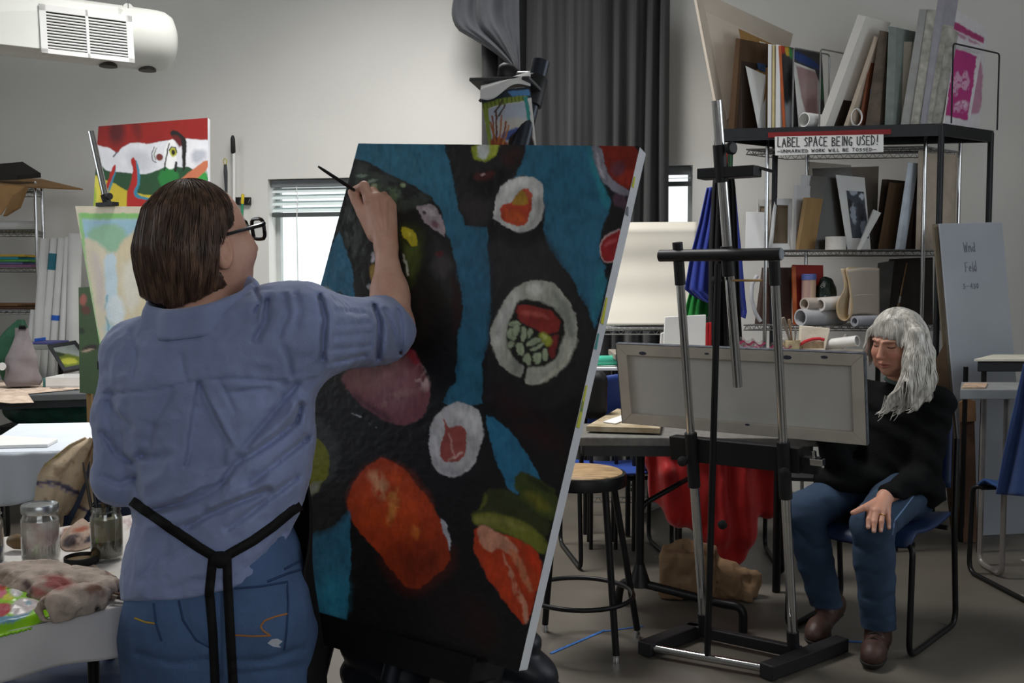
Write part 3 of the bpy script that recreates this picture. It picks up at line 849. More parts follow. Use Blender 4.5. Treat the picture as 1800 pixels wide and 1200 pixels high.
for i in range(22):
    a = onz(random.uniform(2, 150), random.uniform(676, 688), zt2 + .0025)
    MB().bar(a, a + V(random.uniform(.03, .08), .03, 0), .006, .0008).build('print_mark', mat('print_ink', '#4a403a', .8), sheet)
# grey soft bag
bb = onz(38, 678, zt2 + .003); bb[1] = 5.75
Yb = 5.72; bz = zt2 + .003
bag = thing('fabric_bag', V(at(38, 670, Yb)[0], Yb, bz), 'grey cloth bag with round white sticker on left work table', 'bag')
gl = lambda px: at(px, 670, Yb)[0]
zc = lambda py: at(38, py, Yb)[2]
def bagf(u, v):
    # v bottom->top, u around
    t = 2 * math.pi * u; h = zc(677) + (zc(576) - zc(677)) * v
    wdt = np.interp(v, [0, .08, .5, .85, 1], [.088, .098, .078, .042, .036]); dpt = np.interp(v, [0, .08, .5, .85, 1], [.06, .075, .06, .018, .006])
    cx = np.interp(v, [0, .5, .85, 1], [gl(38), gl(39), gl(43), gl(41)])
    rr = 1 + .07 * math.sin(3 * t + 4 * v) + .05 * math.sin(5 * t - 9 * v) + .03 * math.sin(17 * v + 2 * t)
    return V(cx + wdt * math.cos(t) * rr, Yb + dpt * math.sin(t) * rr, h)
MB().grid(bagf, 48, 30).build('sack', mat('grey_bag_cloth', '#7d7577', .8, var=.06, bump=.2, bscale=40), bag, True, auto=False)
c = bagf(.69, .35); MB().lathe(c + V(-.035, -.012, 0), [(.022, 0), (.022, .003)], 18, V(-.1, -1, .05)).build('sticker', M_WHITE, bag)
m_ = MB()
for k in range(4):
    x = gl(38 + 3 * k); m_.tube([V(x, Yb - .01, zc(578)), V(x + .004, Yb - .012, zc(571)), V(x + .01, Yb - .01, zc(577))], .004, 6)
m_.build('binder_clip', M_BLACK, bag, True)
def gbf(u, v):
    t = 2 * math.pi * u; k = math.sin(math.pi * (.06 + .88 * v)); rr = 1 + .2 * math.sin(3 * t + 5 * v)
    return V(at(20, 640, 6.02)[0] + (.10 * k) * math.cos(t) * rr + .10 * (v - .4), 6.03 + .06 * k * math.sin(t) * rr, zt2 + .01 + .36 * v)
tag(MB().grid(gbf, 30, 20).build('green_sack', mat('dark_green_cloth', '#1f4a34', .7, var=.2, bump=.2), None, True, auto=False), 'dark green sack standing behind the grey cloth bag', 'bag')
# shallow white box
p0 = onz(80, 674, zt2 + .003)
bx0, bx1 = at(80, 670, 5.72)[0], at(147, 670, 5.72)[0]
boxt = thing('shallow_box', V((bx0 + bx1) / 2, 5.82, zt2 + .003), 'shallow white paper box on the left work table', 'box')
z0b = zt2 + .003
MB().box(bx0, bx1, 5.72, 5.95, z0b, z0b + .006).build('base', M_PAPER, boxt)
m_ = MB(); hb = .055
m_.box(bx0, bx1, 5.72, 5.726, z0b + .004, z0b + hb); m_.box(bx0, bx1, 5.944, 5.95, z0b + .004, z0b + hb); m_.box(bx0, bx0 + .006, 5.726, 5.944, z0b + .004, z0b + hb); m_.box(bx1 - .006, bx1, 5.726, 5.944, z0b + .004, z0b + hb)
m_.build('rim', M_PAPER, boxt)
MB().box(bx0 - .02, bx0 - .003, 5.73, 5.93, z0b, z0b + .05).build('teal_flap', mat('teal_card', '#4b7f7f', .6), boxt)
# crumpled tissue
def tis(P):
    c = V(at(160, 655, 5.75)[0], 5.78, zt2 + .045)
    d = ell(P, c, V(.055, .05, .04)); d = smin(d, cap(P, c + V(-.01, 0, .02), c + V(-.035, 0, .085), .022, .012), .02)
    return d + .016 * (vnoise(P * 45, 3) - .5) * 2 * .7
c = V(at(160, 655, 5.75)[0], 5.78, zt2 + .06)
v_, f_ = nets(tis, c - .1, c + .12, .006)
tag(mesh_obj('crumpled_tissue', v_, f_, M_PAPER, None, True), 'crumpled white tissue at the end of the left table', 'tissue')
# framed landscape leaning on the table
Yf = 6.06
fr_ = [at(83, 606, Yf + .16), at(133, 598, Yf + .2), at(166, 642, Yf - .02), at(112, 652, Yf - .06)]
fp = thing('framed_landscape', sum(fr_) / 4 - UP * .08, 'small dark framed green landscape leaning at the table end', 'picture')
fr_ = list(planar(*fr_))
n_ = nrm(np.cross(fr_[1] - fr_[0], fr_[3] - fr_[0])); n_ = n_ if n_[1] > 0 else -n_
m_ = MB(); ctr = sum(fr_) / 4; inn = [ctr + (p - ctr) * .76 for p in fr_]
for i in range(4): m_.slab([fr_[i], fr_[(i + 1) % 4], inn[(i + 1) % 4], inn[i]], n_ * .018)
m_.build('frame', mat('dark_frame', '#34363a', .5), fp)
X, Y = panel_px(*inn, 40, 30)
panel('picture_sheet', *inn, 40, 30, paint_px(X, Y, '#8f9793', [('p', '#5e6a26', [(90, 626), (110, 618), (150, 628), (160, 650), (95, 652)], 3), ('p', '#9fa13a', [(105, 630), (128, 626), (140, 636), (110, 640)], 3), ('p', '#2b3a22', [(88, 618), (100, 616), (118, 622), (95, 628)], 3)], 2), VC, fp, off=-.004)
# under the work table: blue chair, green bundle
cx = at(2, 740, 5.6)[0]
sled_chair('stacking_chair', (cx - .13, 5.35), (-.5, .86), 'blue plastic chair half under the newspaper table, far left', shade='#2a4d86')
def gb(P):
    c = V(at(85, 725, 6.1)[0], 6.15, .56)
    d = ell(P, c, V(.30, .13, .10)); d = smin(d, ell(P, c + V(.2, 0, -.02), V(.16, .1, .08)), .05)
    return d + .03 * (fnoise(P * 14, 3, 4) - .5)
c = V(at(85, 725, 6.1)[0], 6.15, .56)
v_, f_ = nets(gb, c - V(.5, .3, .25), c + V(.5, .3, .25), .012)
ub = thing('stuffed_green_bag', V(c[0], 6.15, 0.0), 'dark green stuffed plastic bag on crate under the left table', 'bag')
mesh_obj('bag_body', v_, f_, mat('green_plastic_bag', '#1f4b40', .4, var=.3, scale=20), ub, True)
cr_ = MB()
for s in (-1, 1):
    cr_.box(c[0] + s * .25 - .02, c[0] + s * .25 + .02, 6.06, 6.26, 0.001, .46)
cr_.box(c[0] - .3, c[0] + .3, 6.05, 6.27, .44, .47)
cr_.build('low_stand', M_BLACKP, ub)

# ================================================================ MIDDLE TABLE with a white cloth
zt3 = .74
m0, m1 = onz(-40, 797, zt3), onz(176, 790, zt3); m2, m3 = m1 + V(.1, .72, 0), m0 + V(-.2, .72, 0)
mt = folding_table('trestle_table', [(p[0], p[1]) for p in (m0, m1, m2, m3)], zt3 - .006, 'white covered trestle table behind the striped towel', mat('plain_table', '#77787a', .5))
cl = thing('white_tablecloth', (m0 + m2) / 2, 'pale paper cloth hanging over the middle table', 'tablecloth')
M_CLOTH = mat('paper_cloth', '#ccd3dc', .8, var=.05, scale=4, bump=.25, bscale=14)
MB().slab([m0 + V(-.01, -.012, 0), m1 + V(.012, -.012, 0), m2 + V(.012, .01, 0), m3], UP * .003).build('top', M_CLOTH, cl)
def skf(u, v):
    p = m0 + (m1 - m0) * u
    return p + V(.012, -.014 - .012 * v - .008 * v * math.sin(u * 26) - .004 * math.sin(u * 11), .002 - v * (.185 - .02 * u + .006 * math.sin(u * 9)))
MB().grid(skf, 60, 12).build('front_drop', M_CLOTH, cl, True, solid=.002, auto=False)
p = [onz(-30, 789, zt3 + .004), onz(84, 786, zt3 + .004), onz(102, 776, zt3 + .004), onz(-30, 768, zt3 + .004)]
tag(MB().slab(p, UP * .012).build('white_drawing_board', M_PAPER, bevel=.002), 'white board lying flat on the middle covered table', 'board')

# chair behind the near table, striped towel over its back
tw_top = at(150, 774, 2.80)
sled_chair('stacking_chair', (-1.0, 2.50), (-.05, 1), 'dark chair behind the near table, under the striped towel', shade='#1d2a44', wid=.40, zs=.42, bh=.38)

# ================================================================ NEAR TABLE, lower left
ZT = .74
ta, tb_ = onz(-60, 1123, ZT), V(-.705, 1.905, ZT)
td, tc_ = V(-1.62, 1.93, ZT), V(-.955, 2.66, ZT)
ta = V(-1.15, 1.49, ZT)
nt = thing('near_table', V(-1.1, 2.0, 0), 'paper covered table with jars and rags, lower left', 'table')
MB().slab([q - UP * .008 for q in (ta, tb_, tc_, td)], UP * -.025).build('tabletop', mat('plain_table', '#77787a', .5), nt)
lp = onz(186, 1192, .012)
lgs = [[V(-.80, 2.02, .70), V(-.80, 2.02, .012), V(-.62, 2.34, .012), V(-.98, 2.5, .70)], [V(-1.2, 1.62, .70), V(-1.2, 1.62, .012), V(-1.5, 1.9, .012), V(-1.5, 1.9, .70)]]
lgs[0] = [V(-.86, 2.06, .70), V(-.86, 2.06, .27), V(-.86, 2.06, .012), V(-1.0, 2.5, .012), V(-1.0, 2.5, .70)]
for g in lgs: MB().tube(fillet(g, .05), .012, 10).build('leg', M_BLACK, nt, True)
# the bent tube low beside the painter is another chair's runner
cl2 = thing('paper_table_cover', V(-1.1, 2.0, ZT), 'paint flecked white cover on the near table', 'table cover')
M_COVER = mat('paint_flecked_cover', '#cfcac6', .85, var=.05, scale=3, bump=.3, bscale=16)
# top sheet with paint smears
def tpx(nu, nv): return panel_px(td, tc_, tb_, ta, nu, nv)
X, Y = tpx(150, 120)
shp = [('e', '#5b4038', (130, 940, 34, 14, -20), 6, {'n': .5, 'a': .8}), ('e', '#3c2f35', (100, 950, 22, 8, -10), 5, {'n': .5}), ('e', '#8d5a3c', (128, 928, 16, 6, -20), 4, {'n': .4}),
       ('e', '#7c4c4c', (60, 1000, 60, 10, -8), 6, {'n': .55}), ('e', '#c9b95a', (208, 1004, 16, 5, -10), 4, {'n': .5}), ('e', '#9a4b55', (230, 975, 8, 8, 0), 4, {'n': .5}),
       ('e', '#a88', (235, 915, 22, 10, -20), 6, {'n': .55}), ('e', '#6e6468', (30, 985, 40, 8, -10), 5, {'n': .6}), ('e', '#555', (190, 1040, 20, 6, 0), 4, {'n': .6})]
shp = [(k, ('#aa8888' if c == '#a88' else '#555555' if c == '#555' else c), p, s, o) for k, c, p, s, o in shp]
panel('cover_top', td, tc_, tb_, ta, 150, 120, paint_px(X, Y, '#d2cdc8', shp, 5, .06, 9, .05), VCM, cl2,
      relief=-.004 * (fnoise(np.stack([X * .02, Y * .04, X * 0], -1), 3, 2) - .5))
def cdrop(u, v):
    p = ta + (tb_ - ta) * u; o = nrm(V(.7, -.72, 0))
    return p + o * (.004 + .014 * math.sin(v * 1.5) + .006 * v * math.sin(u * 23)) - UP * (v * (.088 + .008 * math.sin(u * 7)) - .001)
MB().grid(cdrop, 60, 12).build('front_drop', mat('cover_drop', '#c2c0c2', .85, var=.08, scale=5, bump=.5, bscale=18), cl2, True, solid=.002, auto=False)
def cdrop2(u, v):
    p = tb_ + (tc_ - tb_) * u; o = nrm(V(.95, .3, 0))
    return p + o * (.003 + .01 * math.sin(v * 1.5) + .005 * v * math.sin(u * 23)) - UP * (v * (.085 + .008 * math.sin(u * 7)) - .001)
MB().grid(cdrop2, 40, 10).build('end_drop', mat('cover_drop', '#c2c0c2', .85), cl2, True, solid=.002, auto=False)

def jar_at(px, py, r, h, label, cont, ch, tint, lid=None, neck=True):
    c = onz(px, py, ZT + .003); c[1] += r * .9; c[0] = at(px, py, c[1])[0]
    t = thing('glass_jar', c, label, 'jar')
    pr = [(r * .8, 0), (r * .97, .004), (r, .012), (r, h * .74), (r * .97, h * .80), (r * .88, h * .85), (r * .88, h * .9), (r * .93, h * .91), (r * .93, h * .925), (r * .88, h * .93), (r * .88, h), (r * .83, h), (r * .83, h * .86), (r * .93, h * .78), (r * .955, .014), (r * .8, .006)]
    MB().lathe(c, pr, 36, UP, True, True).build('glass', M_JAR, t, True)
    if cont:
        for k, (c1, c2, z0, z1) in enumerate(cont):
            MB().lathe(c + UP * .007, [(r * .93, z0 * h), (r * .95, z0 * h + .004), (r * .95, z1 * h), (r * .90, z1 * h + .002)], 32, UP, True, True).build(('paint_film', 'cloudy_solvent', 'sediment')[k], mat('jar_fill_' + c1, c1, .5, col2=c2, scale=28, detail=2), t, True)
    if lid:
        MB().lathe(c + UP * (h * .9), [(r * .95, 0), (r * .97, .004), (r * .97, .014), (r * .93, .018), (r * .80, .019), (r * .76, .016), (.002, .017)], 36).build('lid', mat('jar_lid', '#b9bcbd', .3, .85, var=.05), t, True)
    return t, c
jar_at(72.5, 993, .0390, .118, 'sealed glass jar with pink white paint film, near table', [('#c4a09e', '#ebe3df', .0, .70)], 1, None, lid=True)
tj, cj = jar_at(188.5, 988, .0335, .117, 'open glass jar of murky solvent holding brushes', [('#4d4637', '#5a5242', 0, .30), ('#7d745f', '#8e866f', .305, .70)], 1, None)
tj2, cj2 = jar_at(-28, 1004, .0400, .12, 'glass jar with blue bottom cut off by the left edge', [('#2c4468', '#35507a', 0, .30), ('#9a8876', '#a89783', .305, .72)], 1, None)
# brushes in the jar
bc = ['#3a3226', '#23272b', '#54402c', '#1f2022', '#37302c']
for i, (tx, ty, bx_, r) in enumerate(((146, 812, 178, .0032), (163, 842, 182, .0036), (178, 846, 189, .0042), (190, 858, 194, .0048), (212, 862, 200, .0036))):
    top = at(tx, ty, cj[1] + (.02 if i == 0 else .01)); bot = V(cj[0] + (bx_ - 189) * .0012, cj[1] + .005 * (i - 2), ZT + .02)
    t = thing('jar_brush', bot, ['long thin brush leaning far left in the solvent jar', 'green handled brush second from left in the solvent jar', 'middle brush standing upright in the solvent jar', 'thick dark brush right of centre in the solvent jar', 'rightmost brush leaning out of the solvent jar'][i], 'brush', 'brushes in the solvent jar')
    d = (top - bot)
    MB().tube([bot + d * .3, bot + d * .55, bot + d * .9, top], [r * .7, r * 1.25, r, r * .5], 8).build('handle', mat('brush_handle_' + bc[i], bc[i], .4), t, True)
    MB().tube([bot + d * .14, bot + d * .3], [r * 1.1, r * .8], 8).build('ferrule', M_WIRE, t, True)
    MB().tube([bot, bot + d * .07, bot + d * .14], [r * .4, r * 1.4, r * 1.1], 8).build('bristles', mat('bristle', '#5b4a35', .9), t, True)
c = onz(133, 996, ZT + .003); c[1] += .03
t = thing('black_screw_lid', c, 'black jar lid with ochre inside lying between the jars', 'lid')
MB().lathe(c, [(.0, 0), (.034, 0), (.0355, .002), (.0355, .015), (.033, .016), (.0325, .008)], 36, UP, False, False).build('rim', M_BLACKP, t, True)
MB().lathe(c, [(.0325, .008), (.001, .0085)], 36, UP, False, True).build('inner_disc', mat('ochre_disc', '#6a5533', .5), t, True)
# brown knob handle
c = onz(36, 966, ZT + .004)
tag(MB().lathe(c + UP * .018, [(.003, -.03), (.012, -.028), (.017, -.012), (.016, .006), (.010, .02), (.004, .026)], 18, V(.75, -.25, 0)).build('wooden_darning_egg', mat('brown_wood', '#6b5334', .5), None, True), 'brown wooden knob lying left of the sealed jar', 'knob')
# striped towel draped over the chair back
def towel_px(u, v):
    L = [(150, 771), (120, 784), (78, 815), (66, 835), (60, 880), (58, 930), (62, 950)]
    R = [(168, 769), (176, 785), (179, 815), (178, 850), (160, 890), (138, 925), (122, 952)]
    k = v * 6; i = min(int(k), 5); f = k - i
    l = np.array(L[i]) * (1 - f) + np.array(L[i + 1]) * f; r = np.array(R[i]) * (1 - f) + np.array(R[i + 1]) * f
    return l * (1 - u) + r * u
nu, nv = 60, 70
P = np.zeros((nv + 1, nu + 1, 3))
for j in range(nv + 1):
    for i in range(nu + 1):
        u, v = i / nu, j / nv; x, y = towel_px(u, v)
        dep = 2.74 - .05 * v + .030 * math.sin(u * 9 + v * 3) * (.3 + .7 * v) + .03 * math.exp(-((u - .78) / .08) ** 2) - .02 * math.sin(u * 3.1)
        P[j, i] = at(x, y, dep)
X, Y = project(P)
shp = [('l', '#4b4560', [(58, 848), (92, 846), (118, 856), (142, 868)], 2, {'w': 3.4}), ('l', '#8d8494', [(58, 855), (92, 853), (118, 863), (142, 876)], 2, {'w': 1.2}), ('l', '#4b4560', [(136, 890), (150, 896), (160, 900)], 2, {'w': 3}),
       ('e', '#6b4038', (88, 882, 12, 5, 25), 4, {'n': .4}), ('e', '#5b3430', (125, 905, 12, 8, -30), 4, {'n': .45}), ('e', '#4a2e2c', (113, 930, 14, 5, -30), 4, {'n': .4}), ('e', '#a58f73', (90, 830, 30, 12, 30), 10, {'a': .5}),
       ('l', '#b3ad3e', [(80, 818), (110, 792), (125, 783)], 2, {'w': 1.2, 'n': .5}), ('e', '#7b5a48', (150, 800, 7, 14, 10), 4, {'n': .5, 'a': .6}), ('e', '#83604c', (112, 820, 30, 20, 10), 5, {'n': .62, 'a': .6})]
C = paint_px(X, Y, '#c3ad90', shp, 4, .05, 5, .1)
idx = np.arange((nu + 1) * (nv + 1)).reshape(nv + 1, nu + 1)
F = np.stack([idx[:-1, :-1], idx[1:, :-1], idx[1:, 1:], idx[:-1, 1:]], -1).reshape(-1, 4)
tw = mesh_obj('striped_towel', P.reshape(-1, 3), F, VCM, None, True)
ca = tw.data.color_attributes.new('paint', 'FLOAT_COLOR', 'POINT'); cc = np.ones((P.shape[0] * P.shape[1], 4), np.float32); cc[:, :3] = C.reshape(-1, 3); ca.data.foreach_set('color', cc.ravel())
md = tw.modifiers.new('thickness', 'SOLIDIFY'); md.thickness = .006
tag(tw, 'paint stained beige towel with a violet stripe draped behind the jars', 'towel')
# stained rag with a rolled sleeve end
def rag_sdf(P):
    d = None
    for a, b, ra, rb in (((5, 1020), (60, 1012), .030, .026), ((60, 1020), (110, 1035), .026, .026), ((95, 1012), (165, 1020), .022, .020), ((110, 1030), (190, 1032), .022, .016), ((30, 1030), (90, 1050), .022, .022), ((150, 1045), (185, 1040), .018, .014)):
        A, B2 = onz(*a, ZT + .016), onz(*b, ZT + .016); q = cap(P, A, B2, ra, rb); d = q if d is None else smin(d, q, .03)
    A, B2 = onz(118, 1062, ZT + .026), onz(170, 1052, ZT + .022)
    tube = cap(P, A + (A - B2) * .35, B2, .030, .024); d = smin(d, tube, .012)
    hole = cap(P, A + (A - B2) * .9, A + (B2 - A) * .4, .021, .012); d = smax(d, -hole, .006)
    d = d + .020 * (np.abs(fnoise(P * np.array([22, 30, 20]), 3, 8) - .5) * 2 - .35) + .006 * (fnoise(P * 60, 2, 4) - .5)
    return np.maximum(d, ZT + .004 - P[:, 2])
c = onz(100, 1030, ZT + .03)
v_, f_ = nets(rag_sdf, c - V(.3, .22, .06), c + V(.24, .22, .08), .005)
o = mesh_obj('paint_rag', v_, f_, VCM, None, True)
X, Y = project(v_)
C = paint_px(X, Y, '#b3a396', [('e', '#9c5a55', (100, 1025, 34, 14, 10), 8, {'n': .38, 'ns': (.03, .05)}), ('e', '#a86560', (60, 1040, 26, 10, 20), 6, {'n': .45, 'ns': (.03, .05)}), ('e', '#4c3a3c', (48, 1035, 8, 18, -10), 5, {'n': .4, 'ns': (.03, .05)}), ('e', '#6a4a3c', (165, 1040, 24, 14, 0), 6, {'n': .5, 'ns': (.03, .05)}), ('e', '#2c2422', (170, 1072, 5, 8, 0), 3, {'n': .3}), ('e', '#7d6a5c', (15, 1015, 22, 12, 0), 6, {'n': .5, 'ns': (.03, .05)}), ('e', '#7a6f66', (115, 1070, 20, 12, 0), 4, {'n': .5, 'ns': (.03, .05)})], 4, .06, 4, .12)
ca = o.data.color_attributes.new('paint', 'FLOAT_COLOR', 'POINT'); cc = np.ones((len(v_), 4), np.float32); cc[:, :3] = C; ca.data.foreach_set('color', cc.ravel())
tag(o, 'crumpled pink stained rag with a hollow rolled end on near table', 'rag')
# second rag behind, dark stained, under the towel
heap('stained_cloth', [(105, 945), (125, 925), (155, 918), (170, 930), (172, 955), (140, 968), (110, 968)], ZT + .002, lambda sd, P: .012 + .014 * fnoise(P * 30, 3, 6), '#a08a7a',
     [('e', '#3a2c30', (125, 950, 20, 9, -25), 5, {'n': .35}), ('e', '#8a4a34', (140, 930, 14, 5, -20), 4, {'n': .35}), ('e', '#2e2b3a', (150, 948, 18, 7, -20), 4, {'n': .45})])
tag(COL.objects[-1], 'small dark stained cloth lying between the two jars', 'cloth')
# neon green palette sheet with wet paint, hanging over the edge
def pdrop(P):
    k = (P[..., 0] * .7 - P[..., 1] * .72) - (ta[0] * .7 - ta[1] * .72)
    P[..., 2] -= np.clip(k + .0, 0, None) * .30; return P
heap('paint_palette', [(-30, 1120), (-30, 1040), (0, 1008), (30, 1012), (62, 1040), (86, 1060), (90, 1080), (60, 1098), (25, 1106), (0, 1112)], ZT + .002,
     lambda sd, P: .010 + .022 * np.clip(sd / .05, 0, 1) * fnoise(P * 40, 3, 2), '#86c21c',
     [('p', '#5f8fa8', [(-10, 1085), (30, 1080), (55, 1065), (60, 1075), (20, 1095), (-10, 1100)], 2), ('p', '#c9bfc0', [(18, 1062), (40, 1048), (66, 1052), (70, 1066), (45, 1078), (20, 1080)], 3), ('p', '#b2444e', [(-10, 1062), (14, 1056), (22, 1070), (8, 1084), (-10, 1084)], 3), ('e', '#c86a80', (2, 1040, 12, 10, 0), 4), ('e', '#c9c93a', (16, 1048, 9, 6, 0), 3), ('e', '#d8d4d4', (30, 1040, 10, 8, 20), 4), ('e', '#b03a2a', (4, 1030, 9, 6, 0), 3), ('e', '#d9d2d4', (14, 1022, 14, 6, 10), 4), ('e', '#8aa7b4', (50, 1058, 5, 4, 0), 2)], m=VCG, drop=pdrop, grain=.05, edge=.012)
tag(COL.objects[-1], 'neon green palette sheet smeared with wet paint at table edge', 'palette')
# brushes lying on the table
for i, (a, b, c1, r) in enumerate((((162, 1000), (196, 1018), '#7c5d50', .0085), ((196, 1018), (232, 1036), '#9c3b36', .0075), ((180, 1035), (226, 1042), '#3c2f2a', .004), ((176, 1046), (222, 1050), '#5b4636', .0045), ((196, 1052), (231, 1056), '#2f2724', .0045), ((82, 1004), (112, 1008), '#a05a34', .006))):
    A, B2 = onz(*a, ZT + r + .004), onz(*b, ZT + r + .004)
    if i >= 2: A[2] += .004; B2[2] += .004
    t = thing('table_brush', (A + B2) / 2 - UP * r, ['fat stained paint tube lying right of the rag', 'red handled brush pointing at the painter', 'thin dark brush lying nearest behind the red one', 'brown brush lying above the table edge by the painter', 'lowest dark brush at the table edge by the painter', 'short orange handled brush beside the black lid'][i], 'brush' if i else 'paint tube', 'brushes lying on the near table' if i else None)
    d = B2 - A
    MB().tube([A + d * .32, A + d * .6, A + d * .95, B2], [r * .8, r * 1.2, r, r * .6], 8).build('handle' if i else 'tube_body', mat('lying_' + c1, c1, .5, var=.3, scale=60), t, True)
    MB().tube([A + d * .12, A + d * .33], [r * 1.1, r * .85], 8).build('ferrule' if i else 'tube_neck', mat('lying_metal', '#8d857c', .4, .6), t, True)
    MB().tube([A, A + d * .06, A + d * .13], [r * .5, r * 1.3, r * 1.1], 8).build('bristles' if i else 'tube_cap', mat('lying_bristle', '#6e5a50', .8), t, True)
# ================================================================ RIGHT BACKGROUND: black storage rack and wire rack
zR = at(1657, 217, 5.5)[2]
rFR = at(1657, 217, 5.5); rFL = onz(1258, 227, zR); rRR = onz(1745, 230, zR); rRL = rFL + rRR - rFR
REC = nrm(rRR - rFR)                       # direction in which everything on the rack runs back
M_RACK = mat('rack_black', '#26272a', .45, .3, var=.15, scale=25)
rk = thing('black_rack', V((rFL[0] + rRR[0]) / 2, (rFL[1] + rRR[1]) / 2, 0), 'tall black metal rack with canvases standing on top', 'rack')
MB().slab([rFL, rFR, rRR, rRL], UP * -.014).build('shelf', M_RACK, rk)
for a, b in ((rFL, rFR), (rFR, rRR), (rRR, rRL), (rRL, rFL)):
    MB().bar(a - UP * .032, b - UP * .032, .012, .064).build('shelf_lip', M_RACK, rk)
for p in (rFL, rFR, rRR, rRL):
    c = p + ((rFL + rRR) / 2 - p) * .012
    MB().tube([V(c[0], c[1], zR - .01), V(c[0], c[1], .0)], .0165, 10).build('post', M_RACK, rk, True)
for z in (.25,):
    MB().slab([q * V(1, 1, 0) + UP * z for q in (rFL, rFR, rRR, rRL)], UP * -.02).build('shelf', M_RACK, rk)
def rY(px, back=.03): 
    t = np.clip((px - 1258) / (1657 - 1258), -.2, 1.2); return rFL[1] + (rFR[1] - rFL[1]) * t + back
def edge_board(name, q, depth, m, label, cat='canvas', back=.03, face=None, z=None, group='boards and canvases kept on the racks', front=None, yf=None):
    """thin board standing on a shelf: q = front edge (bottom-left, bottom-right, top-right, top-left) in photo pixels"""
    Yq = rY((q[0][0] + q[1][0]) / 2, back) if yf is None else yf
    pts = [at(x, y, Yq) for x, y in q]
    zz = (zR if z is None else z) + .001
    pts[0] = V(pts[0][0], Yq, zz); pts[1] = V(pts[1][0], Yq, zz)
    t = thing(name, (pts[0] + pts[1]) / 2 + REC * depth / 2, label, cat, group)
    MB().slab(pts, REC * depth).build('stretcher_edge' if front is None else front, m, t, bevel=.0015)
    if face is not None:                  # right hand face, a painted sheet a hair proud of the board
        TL, BL = pts[2], pts[1]; TR, BR = TL + REC * depth, BL + REC * depth
        off = nrm(np.cross(REC, TL - BL)); off = off if off[0] * 1 - off[1] * .3 > 0 else -off
        quad = [p + off * .0015 for p in (TL, TR, BR, BL)]
        X, Y = panel_px(*quad, 40, 40)
        panel('painted_face', *quad, 40, 40, paint_px(X, Y, *face), VC, t)
    return t
M_FOAM = mat('foam_board', '#d5d0c8', .75, var=.05, scale=4)
M_FOAMW = mat('foam_board_white', '#dadada', .7, var=.04, scale=4)
M_GREY1 = mat('grey_canvas', '#9a9a97', .75, var=.12, scale=14, bump=.15)
M_GREY2 = mat('dirty_canvas', '#a9a69d', .8, var=.3, scale=22, bump=.3)
M_GREY3 = mat('green_grey_canvas', '#77807b', .75, var=.15, scale=14)
M_BRN = mat('brown_board', '#57402b', .75, var=.2, scale=9, stretch=(1, 1, .3))
M_BRND = mat('deep_brown_board', '#30231b', .75, var=.2, scale=9)
M_TAN = mat('tan_wood', '#a8875a', .6, var=.15, scale=14, stretch=(1, 1, .2))
# the big leaning sheet at the left end
t = thing('foam_sheet', V(1.35, 5.95, zR), 'tall pale foam sheet leaning at the left end of the rack top', 'board')
q = [V(at(1264, 226, 5.78)[0], 5.78, zR + .001), at(1216, -20, 5.80), at(1390, 60, 6.20), V(at(1345, 226, 6.10)[0], 6.10, zR + .001)]
MB().slab(q, V(.012, -.008, 0)).build('sheet', mat('foam_warm', '#cbbfb0', .75, var=.1, scale=3), t)
edge_board('hardboard_panel', [(1279, 227), (1290, 227), (1301, 68), (1293, 67)], .30, M_BRN, 'dark brown hardboard second from the left on the rack top', 'board')
edge_board('hardboard_panel', [(1291, 227), (1305, 227), (1303, 70), (1302, 68)], .26, M_BRND, 'near black board next to the dark brown hardboard', 'board', .05)
# cardboard portfolio leaning back, with a pale sheet clipped to it
t = thing('cardboard_portfolio', V(at(1330, 226, rY(1330))[0], rY(1330) + .1, zR), 'brown cardboard portfolio with a handle hole on rack top', 'portfolio')
Ya = rY(1320)
pq = [V(at(1334, 226, Ya)[0], Ya, zR + .001), V(at(1347, 226, Ya + .12)[0], Ya + .12, zR + .001), at(1359, 78, Ya + .22), at(1298, 50, Ya + .10)]
MB().slab(pq, V(.006, .012, 0)).build('cover', mat('card_bright', '#8d6c3f', .8, var=.12), t)
hq = [at(1335, 73, Ya + .145), at(1345, 76, Ya + .165), at(1345, 83, Ya + .165), at(1335, 80, Ya + .145)]
MB().slab(hq, V(0, -.006, 0)).build('handle_hole', M_WHITE, t)
wq = [V(at(1333, 225, Ya - .02)[0], Ya - .02, zR + .001), V(at(1346, 225, Ya + .08)[0], Ya + .08, zR + .001), at(1346, 132, Ya + .12), at(1311, 116, Ya + .04)]
tag(MB().slab(wq, V(-.003, -.004, 0)).build('pale_drawing_sheet', M_PAPER), 'pale drawing sheet leaning on the cardboard portfolio', 'sheet')
bq = [at(1333, 122, Ya + .10), at(1346, 128, Ya + .14), at(1346, 112, Ya + .15), at(1330, 106, Ya + .11)]
MB().slab(bq, V(-.002, -.006, 0)).build('blue_print', mat('blue_ink', '#2f4c74', .6), t)
